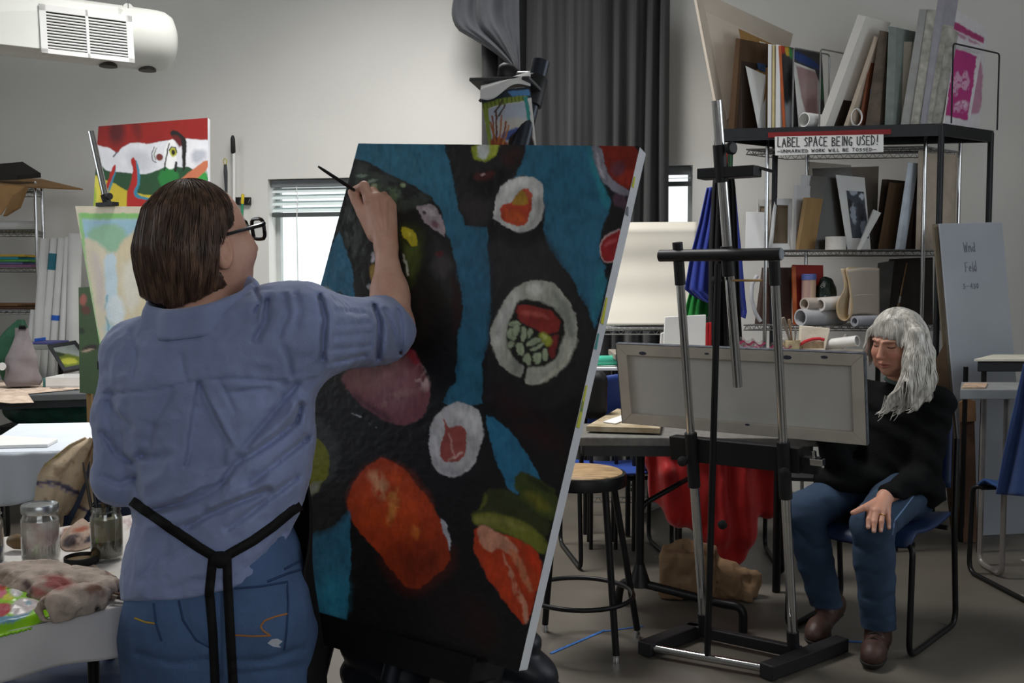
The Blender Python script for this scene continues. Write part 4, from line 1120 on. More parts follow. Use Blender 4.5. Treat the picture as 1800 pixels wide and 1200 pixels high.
# upright thin boards
edge_board('upright_board', [(1349, 226), (1355, 226), (1356, 78), (1350, 77)], .20, M_FOAMW, 'thin white board upright beside the portfolio', 'board')
edge_board('upright_board', [(1357, 226), (1361, 226), (1361, 80), (1358, 79)], .22, mat('cream_edge', '#c9b98a', .7), 'thin cream board between two white ones on rack top', 'board')
edge_board('upright_board', [(1363, 226), (1371, 226), (1371, 79), (1364, 78)], .04, M_FOAMW, 'thick white board left of the rainbow topped picture', 'board')
edge_board('rainbow_picture', [(1376, 226), (1381, 226), (1373, 80), (1368, 80)], .34,
           mat('orange_edge', '#b0582f', .6), 'picture with orange, yellow and blue top on the rack', 'picture', .035,
           ('#3d3a3c', [('p', '#c8412a', [(1368, 76), (1380, 80), (1380, 95), (1368, 95)], 2), ('p', '#d8b23a', [(1380, 80), (1388, 84), (1388, 100), (1380, 97)], 2), ('p', '#3f8a4a', [(1386, 84), (1394, 88), (1394, 104), (1387, 100)], 2), ('p', '#24407c', [(1393, 86), (1440, 112), (1440, 125), (1394, 104)], 2), ('p', '#8b8f93', [(1376, 180), (1392, 170), (1392, 226), (1378, 226)], 6), ('p', '#16171a', [(1378, 130), (1390, 125), (1392, 170), (1380, 190)], 4), ('p', '#3a6a4a', [(1440, 130), (1455, 150), (1450, 180), (1440, 170)], 4)], 2))
pk = [at(1394, 108, rY(1400) + .02), at(1440, 126, rY(1400) + .20), V(at(1438, 222, rY(1400) + .16)[0], rY(1400) + .16, zR + .002), V(at(1404, 222, rY(1400) - .01)[0], rY(1400) - .01, zR + .002)]
pk = list(planar(*pk))
t = thing('pink_grey_print', (pk[2] + pk[3]) / 2, 'print in washed pink and grey on white paper, rack top', 'print')
X, Y = panel_px(*pk, 40, 40)
panel('sheet', *pk, 40, 40, paint_px(X, Y, '#dcdcd8', [('p', '#a8898a', [(1398, 116), (1438, 128), (1437, 205), (1418, 208), (1408, 170)], 2, {'smooth': 0}), ('e', '#c2aeac', (1425, 150, 14, 20, 20), 14, {'a': .5}), ('p', '#7d6064', [(1412, 180), (1437, 165), (1437, 205), (1420, 207)], 8, {'a': .6})], 2), VC, t)
def roll_on(px, py, r, d, L, m, label, z, y, name='paper_roll', wall=.86):
    a = at(px, py, y); a[2] = z + r + .001
    return tag(roll(name, a, a + nrm(d) * L, r, m, wall=wall), label, 'paper roll')
roll_on(1413, 209, .040, V(.75, .5, 0), .30, M_PAPER, 'white paper roll lying on the rack top by the pink print', zR, rY(1413) - .02)
edge_board('deep_canvas', [(1437, 223), (1451, 224), (1522, 29), (1508, 25)], .22, mat('gesso_edge', '#d8d4cd', .7, var=.03), 'thick white edged canvas leaning steeply on the rack top', back=.0)
edge_board('dark_hardboard', [(1464, 224), (1470, 224), (1506, 88), (1501, 84)], .28, M_BRND, 'dark brown panel leaning behind the thick white canvas', 'board', .05)
edge_board('beige_hardboard', [(1483, 213), (1490, 215), (1544, 66), (1537, 63)], .30, mat('beige_edge', '#b7a796', .7), 'beige board with blue tape leaning on the rack top', 'board', .01)
tq = [at(1488, 212, rY(1486) + .004), at(1494, 212, rY(1486) + .004), at(1510, 164, rY(1486) + .004), at(1504, 163, rY(1486) + .004)]
MB().slab(tq, V(0, -.003, 0)).build('blue_tape_label', mat('tape_blue', '#3c78bf', .6), [o for o in COL.objects if o.name.startswith('beige_hardboard')][0])
t = edge_board('umber_canvas', [(1521, 217), (1546, 217), (1560, 56), (1546, 53)], .28, mat('umber_edge', '#5c5046', .75, var=.3, scale=18), 'umber edged canvas with blue tape, rack top', back=.02)
tq = [at(1527, 190, rY(1533) + .016), at(1537, 190, rY(1533) + .016), at(1539, 158, rY(1533) + .016), at(1530, 157, rY(1533) + .016)]
MB().slab(tq, V(0, -.003, 0)).build('blue_tape_label', mat('tape_blue', '#3c78bf', .6), t)
edge_board('rust_hardboard', [(1509, 215), (1514, 215), (1533, 100), (1529, 98)], .2, mat('rust_edge', '#6e3d26', .7), 'thin rust brown panel between beige and umber boards', 'board', .03)
c = at(1506, 203, rY(1506) - .015)
t = thing('wire_spiral', c, 'pale wire ring coil standing before the beige board', 'coil')
for k in range(3):
    MB().tube([c + V(.030 * math.cos(a), .012 * k, .045 * math.sin(a)) + UP * (zR + .048 - c[2]) for a in np.linspace(0, 2 * math.pi, 25)[:-1]], .0025, 6, closed=True).build('ring', M_PAPER, t, True)
edge_board('grey_green_canvas', [(1555, 217), (1570, 217), (1576, 48), (1562, 46)], .22, M_GREY3, 'upright grey green edged canvas on the rack top', back=.01)
edge_board('cream_canvas', [(1575, 215), (1592, 215), (1603, 73), (1581, 73)], .20, mat('cream_canvas_edge', '#b9b2a4', .75, var=.1), 'short cream canvas behind the grey green one', back=.06)
for i, (q, d, m, lb) in enumerate((([(1583, 215), (1597, 215), (1628, 16), (1616, 16)], .16, M_GREY1, 'leftmost of the tall grey canvases leaning on the rack'),
                        ([(1600, 214), (1613, 215), (1645, 17), (1630, 16)], .14, M_GREY2, 'second tall canvas with black dirty edge, leaning'),
                        ([(1617, 214), (1626, 214), (1662, -6), (1649, -6)], .12, mat('lilac_grey_canvas', '#9b99a2', .75, var=.1), 'tallest lilac grey canvas leaning on the rack top'),
                        ([(1626, 214), (1636, 214), (1666, 44), (1655, 43)], .06, M_GREY2, 'shorter stained canvas left of the pink print'),
                        ([(1638, 215), (1650, 216), (1680, 56), (1667, 47)], .03, mat('grey_canvas_b', '#a3a19a', .8, var=.3, scale=25, bump=.3), 'shorter stained canvas touching the pink print'))):
    edge_board('tall_canvas', q, d, m, lb, back=.01 + .012 * i)
# pink prints at the right end of the rack top
def pink_print(name, quad, label, shapes):
    quad = list(planar(*quad))
    t = thing(name, (quad[2] + quad[3]) / 2, label, 'print')
    n = nrm(np.cross(quad[1] - quad[0], quad[3] - quad[0])); n = n if n[1] > 0 else -n
    MB().slab(quad, n * .006).build('backing_board', M_FOAMW, t)
    q2 = [p - n * .001 for p in quad]
    X, Y = panel_px(*q2, 80, 90)
    panel('printed_sheet', *q2, 80, 90, paint_px(X, Y, '#d9d5d9', shapes, 2.5, .12, 4), VC, t)
Yp = rY(1668)
pink_print('pink_print', [at(1678, 70, Yp + .06), at(1726, 88, Yp + .22), V(at(1702, 219, Yp + .20)[0], Yp + .20, zR + .002), V(at(1660, 216, Yp + .03)[0], Yp + .03, zR + .002)],
           'magenta abstract print on white at the right rack end', [('p', '#b0327a', [(1679, 84), (1718, 99), (1700, 212), (1662, 202)], 2, {'smooth': 0}),
            ('p', '#cf9fbb', [(1672, 150), (1682, 120), (1690, 140), (1698, 118), (1706, 140), (1700, 165), (1688, 150), (1680, 175)], 2, {'n': .42, 'ns': (.3, .2)}), ('p', '#c78bb0', [(1668, 195), (1700, 170), (1702, 200)], 3, {'n': .45, 'ns': (.3, .2)}), ('e', '#d9b9cd', (1690, 185, 12, 7, -20), 4, {'n': .45, 'ns': (.3, .3)})])
pink_print('magenta_poster', [at(1663, 6, Yp + .17), at(1735, 50, Yp + .36), V(at(1722, 219, Yp + .33)[0], Yp + .33, zR + .002), V(at(1662, 216, Yp + .15)[0], Yp + .15, zR + .002)],
           'larger magenta banded poster behind the pink print', [('p', '#a83a72', [(1663, 30), (1730, 66), (1728, 76), (1663, 46)], 2, {'smooth': 0}), ('p', '#b98aa2', [(1672, 52), (1728, 80), (1727, 84), (1672, 58)], 2, {'n': .4}), ('p', '#b04a80', [(1700, 90), (1728, 98), (1726, 200), (1700, 200)], 3, {'a': .7})])
# wire dividers on the rack top
for px, d, h, lb in ((1393, .30, 140, 'left'), (1440, .26, 138, 'second'), (1508, .2, 0, None), (1672, .44, 148, 'end')):
    if not h: continue
    Yq = rY(px, .0); a = at(px, 224, Yq); a[2] = zR; hh = at(px, 224 - h, Yq)[2] - zR
    pts = fillet([a, a + UP * hh, a + UP * hh + REC * d, a + REC * d], .02, 4)
    MB().tube(pts, .0045, 8).build('wire_divider', M_RACK if lb == 'end' else M_WIRE, rk, True)

# the sign and its red tape
def strokes(txt, p0, du, dv, h, w, adv=.74, seed=3, jit=.03):
    """hand lettering as flat strokes on a plane: p0 origin (left, baseline), du right, dv up"""
    G = {'A': [[(0, 0), (.35, 1), (.7, 0)], [(.15, .4), (.58, .4)]], 'B': [[(0, 0), (0, 1), (.45, .9), (.5, .7), (.05, .52), (.55, .35), (.5, .08), (0, 0)]],
         'C': [[(.6, .9), (.3, 1), (.05, .6), (.1, .15), (.4, 0), (.62, .12)]], 'D': [[(0, 0), (0, 1), (.4, .85), (.6, .5), (.4, .1), (0, 0)]],
         'E': [[(.55, 1), (0, 1), (0, 0), (.58, 0)], [(0, .5), (.45, .52)]], 'F': [[(.55, 1), (0, 1), (0, 0)], [(0, .5), (.45, .5)]], 'G': [[(.6, .88), (.3, 1), (.03, .55), (.15, .08), (.5, 0), (.6, .4), (.35, .4)]],
         'I': [[(.15, 0), (.15, 1)]], 'K': [[(0, 0), (0, 1)], [(.55, 1), (.02, .45), (.6, 0)]], 'L': [[(0, 1), (0, 0), (.5, 0)]], 'M': [[(0, 0), (.08, 1), (.35, .4), (.62, 1), (.7, 0)]],
         'N': [[(0, 0), (0, 1), (.55, 0), (.55, 1)]], 'O': [[(.3, 1), (.03, .6), (.12, .1), (.4, 0), (.6, .4), (.5, .9), (.3, 1)]], 'P': [[(0, 0), (0, 1), (.45, .95), (.5, .6), (0, .48)]],
         'R': [[(0, 0), (0, 1), (.45, .95), (.48, .62), (0, .5), (.55, 0)]], 'S': [[(.55, .9), (.25, 1), (.03, .75), (.5, .4), (.45, .08), (.02, .05)]], 'T': [[(0, 1), (.65, 1)], [(.32, 1), (.3, 0)]],
         'U': [[(0, 1), (.03, .2), (.3, 0), (.52, .2), (.55, 1)]], 'W': [[(0, 1), (.18, 0), (.36, .7), (.54, 0), (.72, 1)]], '!': [[(.2, 1), (.17, .3)], [(.16, .08), (.16, 0)]], '-': [[(0, .45), (.7, .48)]],
         'n': [[(0, 0), (0, .6)], [(0, .4), (.25, .6), (.4, .35), (.4, 0)]], 'i': [[(.1, 0), (.1, .6)], [(.1, .8), (.1, .86)]], 'l': [[(.1, 0), (.1, 1)]], 'd': [[(.4, .5), (.1, .5), (0, .2), (.2, 0), (.42, .2)], [(.42, 1), (.44, 0)]],
         'f': [[(.4, .95), (.2, .9), (.15, 0)], [(0, .5), (.35, .5)]], 'e': [[(0, .3), (.4, .35), (.3, .6), (.05, .45), (.1, .05), (.42, .08)]], 'x': [[(0, 0), (.4, .6)], [(0, .6), (.4, 0)]], '3': [[(0, .9), (.4, .9), (.15, .55), (.42, .3), (.2, 0), (0, .1)]],
         '4': [[(.35, 0), (.35, 1), (0, .35), (.45, .35)]], '0': [[(.25, 1), (0, .5), (.2, 0), (.45, .5), (.25, 1)]], '8': [[(.25, .5), (.05, .8), (.25, 1), (.42, .8), (.08, .2), (.25, 0), (.45, .25), (.25, .5)]], '"': [[(.05, 1), (.05, .75)], [(.22, 1), (.22, .75)]]}
    rg = random.Random(seed); m = MB(); x = 0.0
    du, dv = np.asarray(du, float), np.asarray(dv, float); nz_ = nrm(np.cross(du, dv))
    for ch in txt:
        if ch == ' ': x += .5 * h; continue
        gl_ = G[ch]; wd = max(p[0] for s in gl_ for p in s)
        oy = rg.uniform(-jit, jit); sc = 1 + rg.uniform(-.06, .06)
        for s in gl_:
            pts = [p0 + du * (x + a * h * .8) + dv * ((b * sc + oy) * h) for a, b in s]
            for a, b in zip(pts[:-1], pts[1:]):
                d = nrm(b - a); m.obox((a + b) / 2, (b - a) / 2 + d * w * .4, np.cross(d, nz_) * w / 2, nz_ * .0006)
        x += (wd * .8 + .24 * adv / .74) * h
    return m, x
sgY = lambda px: rFL[1] + (rFR[1] - rFL[1]) * (px - 1258) / 399 - .016
sq = [at(1362, 240, sgY(1362)), at(1553, 236, sgY(1553)), at(1553, 267, sgY(1553)), at(1363, 273, sgY(1363))]
sg = thing('paper_sign', (sq[2] + sq[3]) / 2, 'hand lettered white paper sign taped to the black rack', 'sign')
MB().slab(sq, V(.0, .003, 0)).build('sheet', M_PAPER, sg)
du = nrm(sq[1] - sq[0]); dv = UP; nfront = nrm(np.cross(du, dv)); nfront = nfront if nfront[1] < 0 else -nfront
ink = mat('marker_ink', '#1c1b1c', .6)
def sign_text(txt, px0, px1, py0, h, w, seed, col=ink, par=sg, yfn=sgY, name='lettering'):
    a = at(px0, py0, yfn(px0)) + nfront * .002; b = at(px1, py0 - (px1 - px0) * .02, yfn(px1)) + nfront * .002
    m, x = strokes(txt, V(0, 0, 0), V(1, 0, 0), V(0, 0, 1), h, w, seed=seed); k = np.linalg.norm(b - a) / x
    m, x = strokes(txt, a, nrm(b - a) * k, dv, h, w, seed=seed)
    o = m.build(name, col, par); o['kind'] = 'stuff'; return o
sign_text('LABEL SPACE BEING USED!', 1367, 1545, 258, .048, .0042, 2)
sign_text('-UNMARKED WORK WILL BE TOSSED-', 1366, 1542, 268.5, .016, .0026, 5)
tq = [at(1350, 233, sgY(1350) + .003), at(1566, 227, sgY(1566) + .003), at(1566, 236, sgY(1566) + .003), at(1350, 242, sgY(1350) + .003)]
tag(MB().slab(tq, V(0, -.003, 0)).build('red_tape', mat('red_tape', '#7d1f22', .6)), 'strip of red tape along the black rack above the sign', 'tape')

# ---------------------------------------------------------------- chrome wire rack under and behind it
wFR, wRR = at(1627, 250, 5.78), at(1688, 250, 6.02); wFL = at(1312, 252, 5.90); wRL = wFL + (wRR - wFR)
wr = thing('chrome_rack', V((wFL[0] + wRR[0]) / 2, (wFL[1] + wRR[1]) / 2, 0), 'chrome wire rack full of boards under the paper sign', 'rack')
lf = (wFR - wFL)
for p in (wFR, wRR, wFL + lf * .12, wFL + lf * .12 + (wRR - wFR)):
    post(p, at(1627, 243, 5.78)[2], .0115, M_CHROME, wr)
zs_ = [at(1627, py, 5.78)[2] for py in (258, 439, 573, 760)]
for z in zs_:
    f = lambda p: V(p[0], p[1], z)
    wire_shelf('shelf', f(wFL), f(wFR), f(wRR), f(wRL), wr)
def wY(px, back=.0): return wFL[1] + (wFR[1] - wFL[1]) * (px - 1312) / (1627 - 1312) + back
M_PLAST = thin_glass('plastic_sheet', (.62, .60, .57), .10, .25)
def stand(name, q, depth, m, label, cat='board', back=.02, face=None, z=None, front=None):
    return edge_board(name, q, depth, m, label, cat, face=face, z=zs_[1] if z is None else z, yf=wY((q[0][0] + q[1][0]) / 2, back), front=front)
def stand_front(name, q, m, label, cat='board', back=.02, th=.008, z=None, lean=.05):
    """sheet that faces the viewer, leaning back a little"""
    z = zs_[1] if z is None else z; Yq = wY((q[0][0] + q[1][0]) / 2, back)
    pts = [at(x, y, Yq) for x, y in q[:2]]; pts = [V(p[0], p[1], z + .001) for p in pts] + [at(x, y, Yq + lean) for x, y in q[2:]]
    o = MB().slab(pts, V(0, th, 0)).build(name, m, bevel=.001); return tag(o, label, cat), pts
stand_front('white_board_small', [(1310, 432), (1348, 432), (1351, 373), (1312, 372)], M_FOAMW, 'small white board at the left of the wire shelf', back=.0)
def back_canvas(name, q, label, back, m, inner):
    z = zs_[1]; Yq = wY(q[0][0], back)
    pts = [at(x, y, Yq) for x, y in q[:2]]; pts = [V(p[0], p[1], z + .001) for p in pts] + [at(x, y, Yq + .06) for x, y in q[2:]]
    c = sum(pts) / 4; t = thing(name, (pts[0] + pts[1]) / 2, label, 'canvas')
    inn = [c + (p - c) * V(.66, 1, .74) for p in pts]
    for i in range(4): MB().slab([pts[i], pts[(i + 1) % 4], inn[(i + 1) % 4], inn[i]], V(0, .018, 0)).build('stretcher_bar', m, t)
    MB().slab([p + V(0, .016, 0) for p in pts], V(0, .003, 0)).build('linen', inner, t)
M_LINEN = mat('raw_linen', '#8c7c66', .85, var=.08, bump=.2, bscale=300)
back_canvas('small_stretched_canvas', [(1329, 432), (1358, 432), (1358, 351), (1332, 350)], 'small canvas seen from behind, second on the wire shelf', .06, mat('bar_white', '#c5c1ba', .7), M_LINEN)
back_canvas('white_framed_canvas', [(1350, 433), (1391, 433), (1393, 349), (1362, 348)], 'white barred canvas back leaning on the wire shelf', .02, M_FOAMW, mat('dark_linen', '#6b5d4b', .85))
stand('slim_white_canvas', [(1393, 433), (1399, 433), (1401, 325), (1395, 325)], .16, M_FOAMW, 'slim white canvas edge left of the tan frame', 'canvas', .04)
stand('tall_white_canvas', [(1400, 433), (1408, 433), (1420, 308), (1408, 307)], .2, M_FOAMW, 'taller white canvas standing behind the tan frame', 'canvas', .10)
stand('tan_frame', [(1398, 433), (1404, 433), (1419, 347), (1412, 347)], .14, M_TAN, 'tan wooden frame standing on the wire shelf', 'frame', .0)
stand_front('clear_plastic_sheet', [(1432, 433), (1520, 433), (1496, 290), (1420, 284)], M_PLAST, 'large smoky plastic sheet leaning on the wire shelf', 'sheet', .10, .004)
stand_front('grey_backing_board', [(1440, 433), (1540, 433), (1545, 292), (1428, 296)], mat('grey_brown_board', '#6e665e', .75, var=.1), 'grey brown board behind the smoky plastic sheet', 'board', .19, .006)
a = at(1469, 432, wY(1469, .0)); a[2] = zs_[1] + .001
t = thing('masking_tape_roll', a, 'white roll of tape lying on the wire shelf', 'tape roll')
MB().lathe(a, [(.040, 0), (.058, 0), (.058, .075), (.040, .075), (.040, 0)], 28, UP, False, False).build('tape', mat('roll_white', '#cfccc6', .7), t, True)
o, pts = stand_front('figure_print', [(1490, 433), (1531, 433), (1520, 312), (1469, 307)], M_PAPER, 'white sheet with a dark figure print on the wire shelf', 'print', .04, .003, lean=.07)
# dark print on that sheet
c = [pts[3] + (pts[2] - pts[3]) * .28 + (pts[0] - pts[3]) * .20, pts[3] + (pts[2] - pts[3]) * .92 + (pts[1] - pts[2]) * .20, pts[0] + (pts[1] - pts[0]) * .95 - (pts[1] - pts[2]) * .16, pts[0] + (pts[1] - pts[0]) * .28 - (pts[0] - pts[3]) * .16]
c = [q + V(0, -.002, 0) for q in c]; X, Y = panel_px(*c, 50, 60)
panel('printed_figure', *c, 50, 60, paint_px(X, Y, '#3c424d', [('e', '#a9b1bd', (1500, 335, 7, 8, 0), 2), ('e', '#99a2ae', (1500, 375, 5, 18, -10), 2), ('e', '#8791a0', (1518, 400, 6, 12, 0), 2), ('p', '#15171b', [(1485, 345), (1498, 350), (1496, 380), (1488, 370)], 2), ('e', '#c5ccd6', (1515, 345, 4, 5, 0), 2), ('p', '#20232a', [(1506, 350), (1520, 360), (1518, 390), (1508, 385)], 3)], 3, .2), VC, o)
stand_front('folded_white_card', [(1507, 433), (1513, 433), (1549, 374), (1536, 368)], M_PAPER, 'folded white card leaning in front of the brown panels', 'card', -.01, .02, lean=.0)
stand('brown_hardboard', [(1543, 433), (1548, 433), (1567, 321), (1563, 320)], .20, M_BRN, 'brown panel leaning right on the wire shelf', 'board', .02)
stand('umber_hardboard', [(1536, 433), (1541, 433), (1560, 315), (1550, 315)], .20, M_BRND, 'darker panel behind the brown one on the wire shelf', 'board', .10)
stand('white_edge_canvas', [(1573, 433), (1580, 433), (1604, 286), (1596, 285)], .12, mat('blue_white_edge', '#c8d0da', .7), 'white edged canvas leaning left of the cream panels', 'canvas', .0)
stand('black_hardboard', [(1584, 433), (1600, 433), (1615, 288), (1606, 287)], .16, M_BRND, 'near black panel behind the white edged canvas', 'board', .04)
stand('cream_hardboard', [(1609, 433), (1617, 433), (1622, 265), (1614, 264)], .34, mat('cream_panel', '#b8aa9a', .7), 'tall cream panel at the right of the wire shelf', 'board', -.01)
stand('cream_hardboard', [(1622, 433), (1640, 433), (1646, 270), (1628, 268)], .14, mat('pinkish_cream', '#cabdb2', .7), 'broad pinkish cream panel, rightmost on the wire shelf', 'board', .10)
# lower wire shelf
zl = zs_[2]
stand_front('red_hardboard', [(1398, 570), (1450, 570), (1447, 466), (1393, 465)], mat('red_board', '#99261d', .6, var=.1), 'red panel standing on the lower wire shelf', 'board', .12, .012, z=zl)
stand_front('orange_frame', [(1395, 570), (1402, 570), (1399, 468), (1392, 468)], mat('orange_wood', '#a8552a', .6), 'orange wooden strip left of the red panel', 'strip', .05, .02, z=zl)
t = thing('sketch_tin', V(at(1420, 540, wY(1420, .08))[0], wY(1420, .08), zl), 'striped pencil tin before the red panel', 'tin')
a = V(at(1421, 540, wY(1421, .07))[0], wY(1421, .07), zl + .001); hz = at(1421, 492, wY(1421, .07))[2]
MB().lathe(a, [(.04, 0), (.04, hz - zl)], 20).build('body', mat('tin_pink', '#a07a80', .5, col2='#c9b292', scale=30, stretch=(1, 1, .05)), t, True)
MB().lathe(a + UP * (hz - zl), [(.042, 0), (.042, .03), (.038, .034)], 20).build('rim', mat('tin_blue', '#5a6aa8', .5), t, True)
gc = V(at(1452, 500, wY(1452, .10))[0], wY(1452, .10), zl + .14)
def gbag(P):
    return ell(P, gc, V(.065, .06, .14)) + .016 * (fnoise(P * 40, 3, 5) - .5)
v_, f_ = nets(gbag, gc - V(.1, .1, .18), gc + V(.1, .1, .18), .007)
tag(mesh_obj('dark_plastic_bag', v_, f_, mat('dark_green_bag', '#14221c', .22, var=.4, scale=40, bump=.6, bscale=60), None, True), 'shiny dark green plastic bundle on the lower wire shelf', 'bag')
Yl = wY(1420, -.02)
rd = V(.62, .55, .0)
a = at(1407, 555, Yl - .05); ra = .048; za = zl + ra + .001
tag(roll('cardboard_tube', V(a[0], a[1], za), V(a[0], a[1], za) + nrm(V(.85, .5, 0)) * .34, ra, mat('tube_grey', '#b4b4b6', .7), wall=.82), 'grey white mailing tube lowest in the tube stack', 'tube')
a2 = at(1414, 531, Yl - .02)
tag(roll('cardboard_tube', V(a2[0], a2[1], za + .075), V(a2[0], a2[1], za + .075) + nrm(V(.85, .5, .0)) * .30, .036, mat('tube_warm', '#b7aba0', .7), wall=.74), 'warm white tube upper left in the tube stack', 'tube')
a3 = at(1442, 531, Yl - .02)
tag(roll('cardboard_tube', V(a3[0], a3[1], za + .072), V(a3[0], a3[1], za + .072) + nrm(V(.85, .45, .05)) * .32, .040, mat('tube_white', '#d3cfca', .7), wall=.66), 'white tube upper right in the tube stack', 'tube')
# curled sheet of heavy paper
Yc = wY(1500, .0)
t = thing('curled_sheet', V(at(1505, 570, Yc)[0], Yc, zl), 'big curled sheet of cream paper on the lower wire shelf', 'paper')
def curl(u, v):
    # teardrop loop: v along depth, u around
    k = u
    pts = [(1478, 472), (1484, 505), (1471, 535), (1474, 558), (1487, 563), (1495, 545), (1493, 505), (1487, 474), (1497, 470), (1520, 472), (1546, 470)]
    f = k * (len(pts) - 1); i = min(int(f), len(pts) - 2); f -= i
    p0, p1, p2, p3 = [np.array(pts[max(0, min(len(pts) - 1, i + j))], float) for j in (-1, 0, 1, 2)]
    p = .5 * ((2 * p1) + (-p0 + p2) * f + (2 * p0 - 5 * p1 + 4 * p2 - p3) * f * f + (-p0 + 3 * p1 - 3 * p2 + p3) * f ** 3)
    dep = Yc - .05 + (.0 if k < .7 else (k - .7) * .5)
    q = at(p[0], p[1], dep); return q + REC * (.22 * v * (1 if k < .72 else .4))
MB().grid(curl, 60, 8).build('sheet', mat('curl_paper', '#c2a67c', .8, col2='#cfc0a8', var=.1, scale=5), t, True, solid=.003, auto=False)
def face_(u, v):
    l = np.array([(1488, 474), (1494, 520), (1490, 562)][int(min(v * 2, 1.99))]) * (1 - (v * 2) % 1) + np.array([(1494, 520), (1490, 562), (1490, 562)][int(min(v * 2, 1.99))]) * ((v * 2) % 1)
    x = l[0] + (1546 - l[0]) * u; y = l[1] + (-3 * math.sin(u * 3)) + (0 if v > .5 else -2 * u)
    return at(x, y, Yc - .045 + .05 * u * u + .015 * math.sin(u * 3))
MB().grid(face_, 24, 16).build('front_fold', mat('curl_paper_face', '#b7aca0', .8, var=.08, scale=4), t, True, solid=.003, auto=False)
a = at(1502, 561, Yc - .12); rr0 = .030
tag(roll('paper_roll', V(a[0], a[1], zl + rr0 + .001), V(a[0], a[1], zl + rr0 + .001) + nrm(V(.9, .5, 0)) * .22, rr0, mat('grey_roll', '#9d9fa6', .7), wall=.6), 'small grey paper roll in front of the curled sheet', 'paper roll')
stand_front('brown_case', [(1332, 572), (1392, 572), (1392, 470), (1345, 470)], mat('brown_case', '#3b231b', .6, var=.2), 'dark brown case on the lower wire shelf behind the easel', 'case', .10, .08, z=zl)
stand_front('dark_folder', [(1552, 575), (1640, 575), (1640, 452), (1566, 455)], mat('dark_folder', '#2a221d', .7, var=.2), 'large dark folder at the right of the lower shelf', 'folder', .10, .03, z=zl)
stand_front('grey_folder', [(1538, 575), (1560, 575), (1572, 458), (1545, 462)], mat('grey_folder', '#4c4a49', .7), 'narrow grey folder left of the large dark one', 'folder', .06, .02, z=zl)
p, q_ = at(1573, 560, wY(1570, .03)), at(1594, 462, wY(1570, .08)); p[2] = zl + .002
t = thing('long_paintbrush', p, 'long thin brush leaning on the dark folder', 'brush')
MB().tube([p + (q_ - p) * .35, q_], .004, 8).build('handle', mat('brush_wood', '#6b5134', .5), t, True)
MB().tube([p + (q_ - p) * .36, p + (q_ - p) * .46], .0065, 8).build('ferrule', M_WIRE, t, True)
MB().tube([p, p + (q_ - p) * .2, p + (q_ - p) * .36], [.003, .012, .006], 8).build('bristles', mat('bristle', '#5b4a35', .9), t, True)
# white cable hanging at the rack's left post
c = [at(1331, 484, 5.6), at(1322, 500, 5.6), at(1321, 525, 5.6), at(1328, 550, 5.6), at(1337, 565, 5.6)]
tag(MB().tube(c, .011, 8).build('plastic_strap', mat('white_plastic', '#c6c6c8', .4), None, True), 'white curved plastic strap hanging beside the brown case', 'strap')

# ---------------------------------------------------------------- aprons hanging at the rack's left post
def hanging(name, L, R, Y0, m, label, cat, amp=.02, fr_=14, nu=36, nv=40, thick=.006, ph=0.0, parent=None):
    def f(u, v):
        k = v * (len(L) - 1); i = min(int(k), len(L) - 2); g = k - i
        l = np.array(L[i]) * (1 - g) + np.array(L[i + 1]) * g; r = np.array(R[i]) * (1 - g) + np.array(R[i + 1]) * g
        p = l * (1 - u) + r * u
        return at(p[0], p[1], Y0 + amp * math.sin(u * fr_ + ph + v * 1.5) * (.25 + .75 * v) + amp * .5 * math.sin(u * fr_ * 2.3 + ph * 2))
    o = MB().grid(f, nu, nv).build(name, m, parent, True, solid=thick, auto=False)
    return tag(o, label, cat) if parent is None else o
M_BLUEA = mat('blue_apron_cloth', '#1c2f86', .8, var=.12, scale=8, sheen=.2)
M_BLACKA = mat('black_apron_cloth', '#0e0e11', .85, var=.2, scale=8)
hanging('blue_apron', [(1243, 330), (1230, 390), (1214, 450), (1204, 508), (1222, 522), (1240, 530)], [(1292, 322), (1298, 390), (1304, 450), (1310, 520), (1313, 548), (1310, 560)], 5.42, M_BLUEA, 'royal blue apron hanging at the left rack post', 'apron', .025, 16)
hanging('black_apron', [(1258, 272), (1252, 340), (1247, 430), (1246, 530), (1246, 600), (1248, 640)], [(1284, 268), (1292, 330), (1296, 420), (1300, 530), (1304, 600), (1304, 640)], 5.30, M_BLACKA, 'black apron hanging in front of the blue one', 'apron', .025, 14, ph=1)
hanging('green_apron', [(1215, 505), (1208, 530), (1203, 556), (1203, 575)], [(1250, 515), (1250, 540), (1250, 560), (1250, 580)], 5.48, mat('green_cloth', '#1f7a33', .8), 'green cloth showing under the blue apron', 'apron', .015, 9)
hanging('red_lanyard', [(1274, 262), (1270, 285), (1268, 305)], [(1281, 262), (1279, 285), (1275, 306)], 5.26, mat('red_ribbon', '#8c1d22', .6), 'red ribbon at the neck of the black apron', 'ribbon', .004, 3)
hanging('dark_green_strap', [(1281, 253), (1280, 275), (1281, 300)], [(1289, 255), (1288, 278), (1287, 302)], 5.25, mat('dark_green_ribbon', '#173a22', .6), 'dark green strap beside the red ribbon', 'strap', .004, 3)
hanging('red_cloth', [(1239, 568), (1237, 590), (1236, 625)], [(1250, 566), (1250, 590), (1250, 625)], 5.26, mat('red_cloth', '#a3161c', .7), 'strip of red cloth under the black apron', 'cloth', .008, 5)

